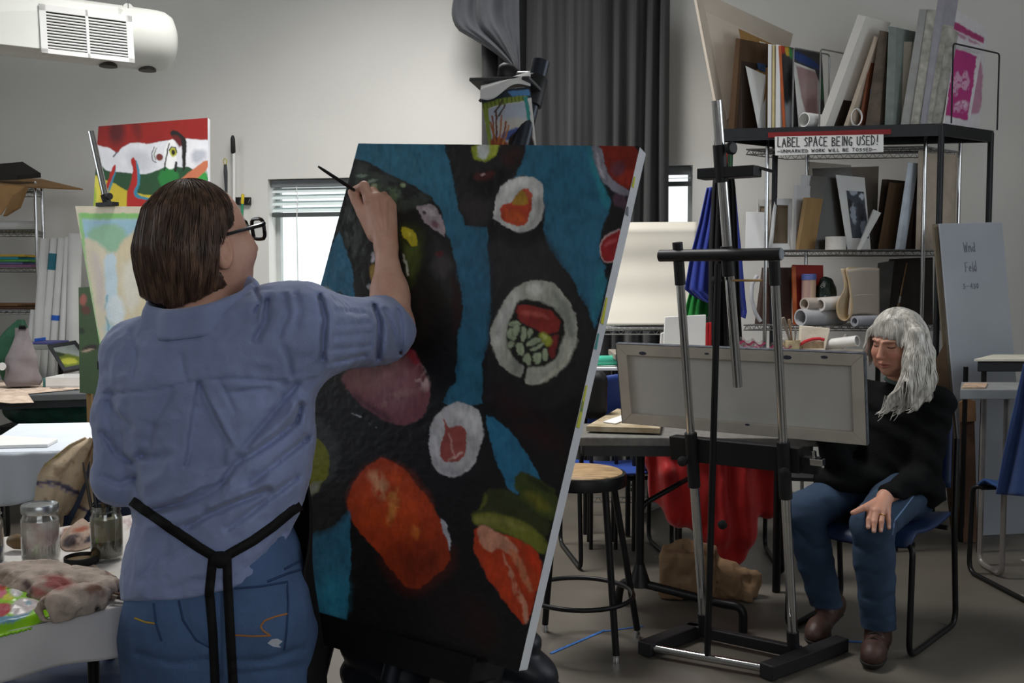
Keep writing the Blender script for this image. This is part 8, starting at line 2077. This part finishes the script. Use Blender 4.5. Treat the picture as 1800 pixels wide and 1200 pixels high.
v_, f_ = nets(hair_p, SK - V(.15, .15, .19), SK + V(.15, .15, .15), .0036)
rg_ = np.random.default_rng(5); CR = SK - FD * .02 + HU * .100
an = rg_.uniform(0, 2 * math.pi, 900); rad_ = rg_.uniform(.002, .075, 900) ** 1.0
st_ = CR + HS * (rad_ * np.cos(an))[:, None] + FD * (rad_ * np.sin(an))[:, None]
def hdir(P):
    q = P - CR; r = q - HU * (q @ HU)[:, None]; r /= np.linalg.norm(r, axis=1)[:, None] + .004
    k = np.clip((P[:, 2] - (SK[2] - .02)) / .1, 0, 1)[:, None]
    return V(0, 0, -1.0) + r * k * 1.2 - FD * .25 * k
hv, hf = strand_mesh(trace(hair_core, hair_cut, st_, hdir, 30, .010), .0015)
v_, f_ = join_meshes([(v_, f_), (hv, hf)])
def hair_mat(name, c0, c1, c2, rough=.38):
    m = bpy.data.materials.new(name); m.use_nodes = True
    nt = m.node_tree; N = nt.nodes; L = nt.links; b = N['Principled BSDF']
    b.inputs['Roughness'].default_value = rough; b.inputs['Specular IOR Level'].default_value = .45
    tc = N.new('ShaderNodeTexCoord'); mp = N.new('ShaderNodeMapping'); mp.inputs['Scale'].default_value = (1, 1, .07)
    L.new(tc.outputs['Object'], mp.inputs['Vector'])
    nz = N.new('ShaderNodeTexNoise'); nz.inputs['Scale'].default_value = 95; nz.inputs['Detail'].default_value = 6
    L.new(mp.outputs['Vector'], nz.inputs['Vector'])
    rp = N.new('ShaderNodeValToRGB'); rp.color_ramp.elements[0].position = .3; rp.color_ramp.elements[1].position = .72
    rp.color_ramp.elements[0].color = (*lin(c0), 1); rp.color_ramp.elements[1].color = (*lin(c2), 1)
    e = rp.color_ramp.elements.new(.5); e.color = (*lin(c1), 1)
    L.new(nz.outputs['Fac'], rp.inputs['Fac']); L.new(rp.outputs['Color'], b.inputs['Base Color'])
    bp_ = N.new('ShaderNodeBump'); bp_.inputs['Strength'].default_value = .5; bp_.inputs['Distance'].default_value = .003
    L.new(nz.outputs['Fac'], bp_.inputs['Height']); L.new(bp_.outputs['Normal'], b.inputs['Normal'])
    return m
mesh_obj('hair', v_, f_, hair_mat('brown_hair', '#2e2019', '#523c30', '#7d614e'), painter, True)
# ---- glasses
gl_ = thing  # frame in head coordinates
M_GLF = mat('black_acetate', '#0c0c0d', .2)
def rim(s0):
    pts = []
    for a in np.linspace(0, 2 * math.pi, 29)[:-1]:
        x, y = math.cos(a), math.sin(a); k = (abs(x) ** 4 + abs(y) ** 4) ** -.25
        pts.append(hp_(s0 + .025 * x * k, .112 - .010 * abs(s0 + .025 * x * k) / .06, .004 + .019 * y * k))
    return pts
gls = MB(); 
for s0 in (-.033, .033): gls.tube(rim(s0), .0035, 8, closed=True)
gls.tube([hp_(-.009, .112, .008), hp_(0, .115, .010), hp_(.009, .112, .008)], .003, 8)
go_ = gls.build('glasses', M_GLF, painter, True)
for s_ in (-1, 1):
    MB().tube([hp_(.058 * s_, .102, .014), hp_(.072 * s_, .085, .012), hp_(.076 * s_, .03, .006), hp_(.077 * s_, -.01, 0)], [.005, .0045, .003, .003], 8).build('temple', M_GLF, go_, True)
    pts = rim(.033 * s_); MB().add(pts, [tuple(range(len(pts)))]).build('lens', thin_glass('lens_glass', (.95, .97, .97), .10), go_)
# ---- brush in the raised hand
def canvas_hit(px, py):
    r = ray(px, py); return ORI + r * (np.dot(cN, cTL - ORI) / np.dot(cN, r))
b0, b1 = at(560, 293, 2.10), at(627, 337, 2.218)
tip = b1 + nrm(b1 - b0) * .10
k_ = np.dot(cN, cTL - b0) / np.dot(cN, nrm(b1 - b0)); tip = b0 + nrm(b1 - b0) * min(k_, .32) if k_ > 0 else tip
br = thing('held_brush', tip, 'thin dark brush held in the raised hand', 'brush')
dv_ = tip - b0
MB().tube([b0, b0 + dv_ * .1, b0 + dv_ * .5, b0 + dv_ * .72], [.0022, .0032, .0042, .0034], 10).build('handle', mat('brush_black', '#1d1b1a', .35), br, True)
MB().tube([b0 + dv_ * .72, b0 + dv_ * .86], [.0036, .0034], 10).build('ferrule', M_WIRE, br, True)
MB().tube([b0 + dv_ * .86, b0 + dv_ * .93, tip], [.0034, .0042, .001], 10).build('bristles', mat('bristle', '#5b4a35', .9), br, True)
# ================================================================ THE SEATED WOMAN
cb = nrm(V(.66, .75, 0)); cw = nrm(V(.75, -.66, 0)); CC = V(1.387, 3.884, 0)
sled_chair('stacking_chair', (CC[0], CC[1]), cb, 'blue shell chair on which the grey haired woman sits', shade='#17294a', zs=.43, bh=.33)
pel = V(1.453, 3.96, .545)
h1, h2 = pel - cw * .085, pel + cw * .085                    # image-left and image-right hip
k1, k2 = at(1412, 900, 3.79), at(1532, 925, 3.58)
a1, a2 = at(1453, 1062, 3.86), at(1544, 1088, 3.61)
sh_c = V(1.53, 3.985, .872); s1, s2 = sh_c - cw * .15, sh_c + cw * .125
e2_, w2_ = at(1622, 838, 3.80), at(1556, 873, 3.605)
e1_, w1_ = at(1468, 800, 3.88), at(1440, 715, 3.86)
WK = at(1575, 596, 3.93); WF = nrm(V(-.76, -.58, -.26)); WS_ = nrm(np.cross(WF, UP)); WS_ = WS_ if WS_[0] > 0 else -WS_
WU = np.cross(WS_, WF); WU = WU if WU[2] > 0 else -WU; WA = np.stack([WS_, WF, WU], 1)
tilt_ = .06; WU = nrm(WU + WS_ * tilt_); WS_ = nrm(WS_ - WU * np.dot(WS_, WU)); WA = np.stack([WS_, WF, WU], 1)
def wp_(s, f, u): return WK + WS_ * s + WF * f + WU * u
def head_w(P):
    d = ell(P, WK, V(.072, .093, .105), WA)
    d = smin(d, ell(P, wp_(0, .030, -.052), V(.062, .064, .070), WA), .03)
    d = smin(d, ell(P, wp_(0, .066, -.106), V(.026, .022, .022), WA), .03)
    d = smin(d, cap(P, wp_(0, .094, .010), wp_(0, .112, -.028), .0075, .0110), .012)
    d = smin(d, ell(P, wp_(0, .118, -.036), V(.0125, .011, .0095), WA), .008)
    for s in (-1, 1):
        d = smin(d, ell(P, wp_(.011 * s, .108, -.040), V(.0075, .009, .0065), WA), .006)
        d = smin(d, ell(P, wp_(.038 * s, .068, -.036), V(.024, .020, .024), WA), .02)          # cheek
        d = smin(d, ell(P, wp_(.042 * s, .064, -.076), V(.016, .018, .02), WA), .02)           # jowl
        d = smin(d, cap(P, wp_(.014 * s, .098, .021), wp_(.046 * s, .080, .020), .0050, .004), .014)   # brow
        d = smax(d, -ell(P, wp_(.032 * s, .100, .003), V(.015, .011, .008), WA), .014)         # socket
        d = smin(d, ell(P, wp_(.032 * s, .0755, .001), V(.0155, .0125, .0115), WA), .004)      # closed-down lid
        d = d + .0022 * np.exp(-((cap(P, wp_(.020 * s, .100, -.034), wp_(.036 * s, .086, -.076), 0, 0)) / .0045) ** 2)
        d = d + .0016 * np.exp(-((cap(P, wp_(.018 * s, .088, -.009), wp_(.046 * s, .076, -.010), 0, 0)) / .003) ** 2)
        e = wp_(.073 * s, -.004, -.02); d = smin(d, ell(P, e, V(.010, .018, .03), WA), .006)
    up_ = cap(P, wp_(-.022, .088, -.0705), wp_(.0, .100, -.0665), .0045, .0062); up_ = smin(up_, cap(P, wp_(.022, .088, -.0705), wp_(.0, .100, -.0665), .0045, .0062), .004)
    lo_ = cap(P, wp_(-.019, .087, -.077), wp_(0, .097, -.079), .0045, .007); lo_ = smin(lo_, cap(P, wp_(.019, .087, -.077), wp_(0, .097, -.079), .0045, .007), .004)
    d = smin(smin(d, up_, .005), lo_, .005)
    d = d + .0035 * np.exp(-((smin(cap(P, wp_(-.024, .092, -.0735), wp_(0, .106, -.0728), 0, 0), cap(P, wp_(.024, .092, -.0735), wp_(0, .106, -.0728), 0, 0), .001)) / .0022) ** 2)
    return smin(d, cap(P, wp_(0, -.01, -.06), sh_c + UP * .05 + V(-.01, -.01, 0), .046, .052), .02)
kn = [at(1530, 897, 3.535), at(1540, 898, 3.525), at(1551, 899, 3.530), at(1560, 899, 3.545)]
tp = [(at(1527, 913, 3.508), at(1526, 926, 3.494)), (at(1537, 917, 3.498), at(1536, 933, 3.484)), (at(1549, 917, 3.500), at(1548, 932, 3.488)), (at(1561, 914, 3.520), at(1562, 927, 3.508))]
def hand_w(P):
    d = cap(P, w2_, kn[0], .024, .0115)
    for q in kn[1:]: d = smin(d, cap(P, w2_ + (q - w2_) * .1, q, .021, .0115), .012)
    for q, (m, t) in zip(kn, tp):
        d = smin(d, smin(cap(P, q, m, .0108, .0095), cap(P, m, t, .0095, .0078), .003), .004)
    t0, t1, t2 = at(1541, 882, 3.575), at(1517, 893, 3.530), at(1499, 901, 3.515)
    return smin(d, smin(cap(P, t0, t1, .0155, .0115), cap(P, t1, t2, .0115, .0085), .004), .010)
def limbs_w(P):
    d = cap(P, pel, V(1.51, 3.97, .80), .13, .12); d = smin(d, cap(P, s1, s2, .055, .055), .04)
    for h, k, a in ((h1, k1, a1), (h2, k2, a2)):
        d = smin(d, cap(P, h, k, .075, .055), .03); d = smin(d, cap(P, k, a, .052, .036), .02)
    d = smin(d, cap(P, s2, e2_, .045, .038), .03); d = smin(d, cap(P, e2_, w2_, .036, .024), .02)
    d = smin(d, cap(P, s1, e1_, .045, .038), .03); d = smin(d, cap(P, e1_, w1_, .036, .024), .02)
    for k in range(4): d = smin(d, cap(P, w1_, w1_ + V(-.05 - .008 * k, -.01 + .012 * k, .03 - .02 * k), .02, .008), .008)
    return d
woman = thing('person', V(1.45, 3.9, 0), 'grey haired woman in black sweater seated behind the chrome easel', 'person')
vh, fh = nets(lambda P: smin(head_w(P), limbs_w(P) + .004, .01), WK - V(.14, .15, .20), WK + V(.13, .13, .13), .0026)
v2, f2 = nets(lambda P: smin(smin(hand_w(P), cap(P, e2_, w2_, .036, .024), .012), limbs_w(P), .012), at(1497, 940, 3.52) - V(.02, .10, .02), w2_ + V(.06, .06, .05), .0026)
v3, f3 = nets(lambda P: limbs_w(P) + .014, V(.90, 3.45, .05), V(1.78, 4.25, 1.02), .014)
v_, f_ = join_meshes([(vh, fh), (v2, f2), (v3, f3)])
o = mesh_obj('body', v_, f_, VCS := vcol_mat('face_skin', .5, .06, 260, .35), woman, True)
q = (v_ - WK) @ WA; S_, F_, U_ = q.T
C = np.zeros((len(v_), 3)); C[:] = lin('#bd8a74')
n_ = fnoise(v_ * 35, 3, 3)[:, None]; C *= .92 + .16 * n_
def blend(m, c): 
    global C
    C = C * (1 - m[:, None]) + np.array(lin(c)) * m[:, None]
front = (F_ > .05) & (np.abs(U_) < .13)
g = lambda s0, u0, rs, ru: np.exp(-(((np.abs(S_) - s0) / rs) ** 2 + ((U_ - u0) / ru) ** 2)) * front
blend(.5 * g(.042, -.036, .02, .018), '#b5665a'); blend(.4 * g(0, -.036, .014, .012), '#b8695c')
blend(.85 * np.clip(g(0, -.0725, .021, .0085) * 1.5, 0, 1), '#9a5550'); blend(.9 * np.exp(-((U_ + .0735) / .0013) ** 2) * (np.abs(S_) < .023) * front, '#4a201c')
blend(.55 * g(.032, .010, .018, .006), '#8a5a4e'); blend(np.clip(1.6 * np.exp(-(((np.abs(S_) - .032) / .0145) ** 4 + ((U_ + .0055 - .25 * (np.abs(S_) - .032) ** 2 / .015) / .0022) ** 2)), 0, 1) * front, '#2a1a16')
blend(.5 * np.exp(-(((np.abs(S_) - .032) / .016) ** 4 + ((U_ - .0225) / .004) ** 2)) * front, '#8c7468'); blend(.35 * g(.034, -.014, .016, .005), '#8f5c52')
for t_ in tp:                                                # nails
    m = np.exp(-(np.linalg.norm(v_ - (t_[1] + V(0, -.006, .004)), axis=1) / .0055) ** 2); blend(np.clip(m, 0, .7), '#d8b2a8')
ca = o.data.color_attributes.new('paint', 'FLOAT_COLOR', 'POINT'); c4 = np.ones((len(v_), 4), np.float32); c4[:, :3] = C; ca.data.foreach_set('color', c4.ravel())
# ring
rc = kn[2] + (tp[2][0] - kn[2]) * .45; ax_ = nrm(tp[2][0] - kn[2]); u1 = nrm(np.cross(ax_, UP)); u2 = np.cross(ax_, u1)
MB().tube([rc + (u1 * math.cos(a) + u2 * math.sin(a)) * .0112 for a in np.linspace(0, 2 * math.pi, 21)[:-1]], .0014, 6, closed=True).build('ring', mat('gold', '#c9a24a', .25, 1.0), woman, True)
# sweater
def sweater(P):
    d = cap(P, pel + UP * .03, V(1.515, 3.975, .80), .150, .130)
    d = smin(d, ell(P, at(1500, 845, 3.90), V(.15, .11, .075)), .06)
    d = smin(d, cap(P, s1 + UP * .0, s2 - UP * .005, .066, .064), .06); d = smin(d, cap(P, sh_c + UP * .03, sh_c + UP * .085 + V(-.01, -.012, 0), .072, .058), .03)
    d = smin(d, cap(P, s2, e2_, .066, .058), .035); d = smin(d, cap(P, e2_, w2_ + (e2_ - w2_) * .12, .057, .040), .02)
    d = smin(d, cap(P, s1, e1_, .066, .058), .035); d = smin(d, cap(P, e1_, w1_, .055, .042), .02)
    d = smin(d, cap(P, h2 + V(.03, 0, .02), h2 + cw * .06 + UP * -.01, .10, .09), .04)
    qn = np.stack([P[:, 0] * 12, P[:, 1] * 12, P[:, 2] * 17 + P[:, 0] * 8], 1)
    d = d + .016 * (fnoise(qn, 2, 9) - .5) + .004 * np.sin(P[:, 2] * 60 + P[:, 0] * 40 + 6 * fnoise(P * 8, 2, 2))
    d = smax(d, -cap(P, sh_c + UP * .09, sh_c + UP * .3, .052, .06), .006)
    X, Y = project(P); hem = np.interp(X, [1425, 1450, 1500, 1560, 1610, 1640, 1660], [852, 862, 866, 872, 882, 895, 880])
    return smax(d, (Y - hem) / 480., .008)
v_, f_ = nets(sweater, V(1.02, 3.52, .44), V(1.82, 4.22, 1.08), .008)
sw = mesh_obj('sweater', v_, f_, mat('black_knit', '#08090a', .9, var=.2, scale=30, bump=.3, bscale=200, spec=.15), woman, True)
nb = wp_(0, .0, -.150)
MB().tube([sh_c + UP * (.088 - .014 * math.sin(a) * -1) + V(-.012, -.012, 0) + V(math.cos(a) * .060, math.sin(a) * .058, 0) for a in np.linspace(0, 2 * math.pi, 33)[:-1]], .008, 10, closed=True).build('shirt_collar', mat('teal_grey_knit', '#55645f', .8), sw, True)
# jeans
def jeans_w(P):
    d = cap(P, h1, h2, .125, .125)
    for i, (h, k, a) in enumerate(((h1, k1, a1), (h2, k2, a2))):
        d = smin(d, cap(P, h, k, .096, .072), .04); d = smin(d, smin(cap(P, k, k + (a - k) * .35, .071, .068), cap(P, k + (a - k) * .3, a + (a - k) * .06, .070, .060), .02), .025)
    d = d + .012 * (fnoise(P * np.array([12, 12, 24]), 2, 5) - .5)
    for ln, a, wd in (([(1400, 930), (1430, 965), (1455, 960)], .010, 5), ([(1508, 960), (1530, 975), (1555, 960)], .006, 4), ([(1560, 905), (1575, 925), (1560, 955)], .006, 4), ([(1510, 1000), (1540, 1010), (1568, 1000)], .004, 4), ([(1520, 1050), (1545, 1058), (1570, 1045)], .005, 4), ([(1520, 1085), (1548, 1090), (1572, 1080)], .004, 4), ([(1480, 900), (1495, 940)], .006, 5)):
        d = d + a * np.exp(-(px_dist(P, ln) / wd) ** 2)
    d = smax(d, (P - (a1 + (a1 - k1) * .05)) @ nrm(a1 - k1) - .0 + 10 * (np.linalg.norm(P - a1, axis=1) > .16), .004) if False else d
    return d
v_, f_ = nets(jeans_w, V(.95, 3.44, .10), V(1.75, 4.2, .74), .0075)
jw = mesh_obj('jeans', v_, f_, mat('mid_blue_denim', '#27394f', .85, var=.18, scale=12, bump=.2, bscale=280), woman, True)
q = line_on(jeans_w, [(1608, 868), (1590, 892), (1572, 915), (1568, 940)], 4, .001, 3.2, 4.2)
if len(q) > 1: MB().tube(q, .003, 6).build('side_seam', mat('denim_seam_w', '#6d86ab', .85), jw, True)
# shoes
def shoe(heel, toe, ank, name):
    d0 = nrm(toe - heel); sd = nrm(np.cross(d0, UP))
    def f(P):
        d = cap(P, heel + UP * .012, toe - d0 * .05 + UP * .0, .036, .035); d = smin(d, cap(P, toe - d0 * .08, toe - d0 * .03 - UP * .008, .040, .030), .03)
        d = smin(d, cap(P, heel + d0 * .03 + UP * .02, ank, .044, .050), .03)
        return d + .003 * (fnoise(P * 60, 2, 3) - .5)
    lo = np.minimum(np.minimum(heel, toe), ank) - .08; hi = np.maximum(np.maximum(heel, toe), ank) + .08
    nn = np.cross(sd, d0); nn = nn if nn[2] > 0 else -nn
    cutpl = lambda P: (heel - nn * .022 - P) @ nn
    v, f_ = nets(lambda P: smax(f(P), cutpl(P), .004), lo, hi, .006)
    so = mesh_obj('shoe', v, f_, mat('brown_leather', '#3a261f', .55, var=.25, scale=20, bump=.15), woman, True)
    v, f_ = nets(lambda P: smax(smax(f(P) - .006, -cutpl(P) - .004, .004), cutpl(P) - .018, .004), lo, hi, .006)
    mesh_obj('sole', v, f_, mat('rubber_sole', '#1c1714', .7), so, True)
    lc = MB()
    for k in range(4):
        c = heel + d0 * (.06 + .025 * k) + UP * (.075 - .012 * k); lc.tube([c - sd * .022, c + UP * .008 + nn * .004, c + sd * .022], .0025, 6)
    lc.build('laces', mat('lace_dark', '#15110f', .7), so, True)
t2 = onz(1530, 1158, .045); t2 = V(t2[0], t2[1], .045)
hl2 = V(a2[0] + .015, a2[1] + .03, .047)
shoe(hl2, t2, a2 + V(0, 0, -.01), 'front')
t1 = onz(1428, 1118, .05); hl1 = at(1468, 1085, 3.93); hl1[2] = max(hl1[2], .075)
shoe(hl1, V(t1[0], t1[1], .048), a1 + V(.005, .0, .0), 'rear')
# hair: fringe, long sides over the shoulder
LK = [[(1590, 562, 3.89), (1608, 590, 3.83), (1616, 630, 3.79), (1612, 672, 3.765), (1596, 705, 3.75), (1578, 724, 3.745)], [(1600, 565, 3.92), (1620, 600, 3.87), (1628, 645, 3.83), (1622, 690, 3.795), (1608, 716, 3.78)], [(1605, 575, 3.97), (1628, 620, 3.93), (1634, 665, 3.89), (1630, 700, 3.86)],
      [(1592, 590, 3.87), (1602, 635, 3.80), (1592, 678, 3.76), (1572, 702, 3.745), (1556, 722, 3.74)], [(1532, 585, 3.97), (1526, 615, 3.95), (1526, 650, 3.93)], [(1537, 580, 4.0), (1532, 620, 3.98), (1533, 650, 3.96)]]
def hair_core_w(P):
    d = ell(P, WK - WF * .012 + WU * .008, V(.090, .104, .110), WA)
    d = smin(d, cap(P, wp_(0, -.05, -.02), wp_(0, -.075, -.16), .085, .060), .05)
    for j, L in enumerate(LK):
        Q = [at(*p) for p in L]; n = len(Q); r0 = .030 if j < 4 else .016
        for i in range(n - 1): d = smin(d, cap(P, Q[i], Q[i + 1], r0 - .004 * i, r0 - .004 * (i + 1)), .018)
    return d
def hair_cut_w(P):
    q = (P - WK) @ WA; s, f, u = q.T; n = vnoise(np.stack([s * 110, f * 30, u * 6], 1), 4) - .5
    lim = np.interp(u, [-.2, -.10, -.02, .028, .040, .06], [.030, .020, .022, .040, .13, .2])                       # face opening below the fringe
    face = np.minimum(np.minimum(f - lim + .010 * n, .034 + .034 * n - .2 * s - .25 * np.abs(s) - u), np.minimum(.080 + .01 * n - np.abs(s), u + .16))
    return np.maximum(face, WK[2] - .32 - P[:, 2])
def hair_w(P):
    q = (P - WK) @ WA; th = np.arctan2(q[:, 1], q[:, 0])
    n2 = vnoise(np.stack([th * 26, q[:, 2] * 7, th * 0], 1), 5)
    return smax(hair_core_w(P) + .004 * (n2 - .5) + .003 * (fnoise(P * np.array([40, 40, 6]), 2, 2) - .5), hair_cut_w(P), .006)
v_, f_ = nets(hair_w, WK - V(.17, .19, .34), WK + V(.19, .19, .15), .0042)
CW = WK - WF * .01 + WU * .115
an = rg_.uniform(0, 2 * math.pi, 1700); rad_ = rg_.uniform(.003, .085, 1700)
st_ = CW + WS_ * (rad_ * np.cos(an))[:, None] + WF * (rad_ * np.sin(an))[:, None]
def hdir_w(P):
    q = P - CW; r = q - WU * (q @ WU)[:, None]; r /= np.linalg.norm(r, axis=1)[:, None] + .004
    k = np.clip((P[:, 2] - (WK[2] - .02)) / .1, 0, 1)[:, None]; return V(0, 0, -1.) + r * k * 1.3
hv, hf = strand_mesh(trace(hair_core_w, hair_cut_w, st_, hdir_w, 42, .0095, .0018), .0019)
# loose flicks at the ends
fl = []
for k in range(30):
    L = LK[k % 4]; Q = at(*L[-1]) + rg_.normal(0, .008, 3); d0 = nrm(V(-.8 + rg_.normal(0, .4), -.2, -.5 + rg_.normal(0, .3)))
    fl.append([Q + V(.012, 0, .05), Q + V(.004, 0, .01), Q + d0 * .015, Q + d0 * .028 + UP * .002, Q + d0 * .04 + UP * .006])
fv, ff = strand_mesh(fl, .0017)
v_, f_ = join_meshes([(v_, f_), (hv, hf), (fv, ff)])
mesh_obj('hair', v_, f_, hair_mat('silver_hair', '#8a857d', '#bdb9b1', '#e4e0d8', .36), woman, True)
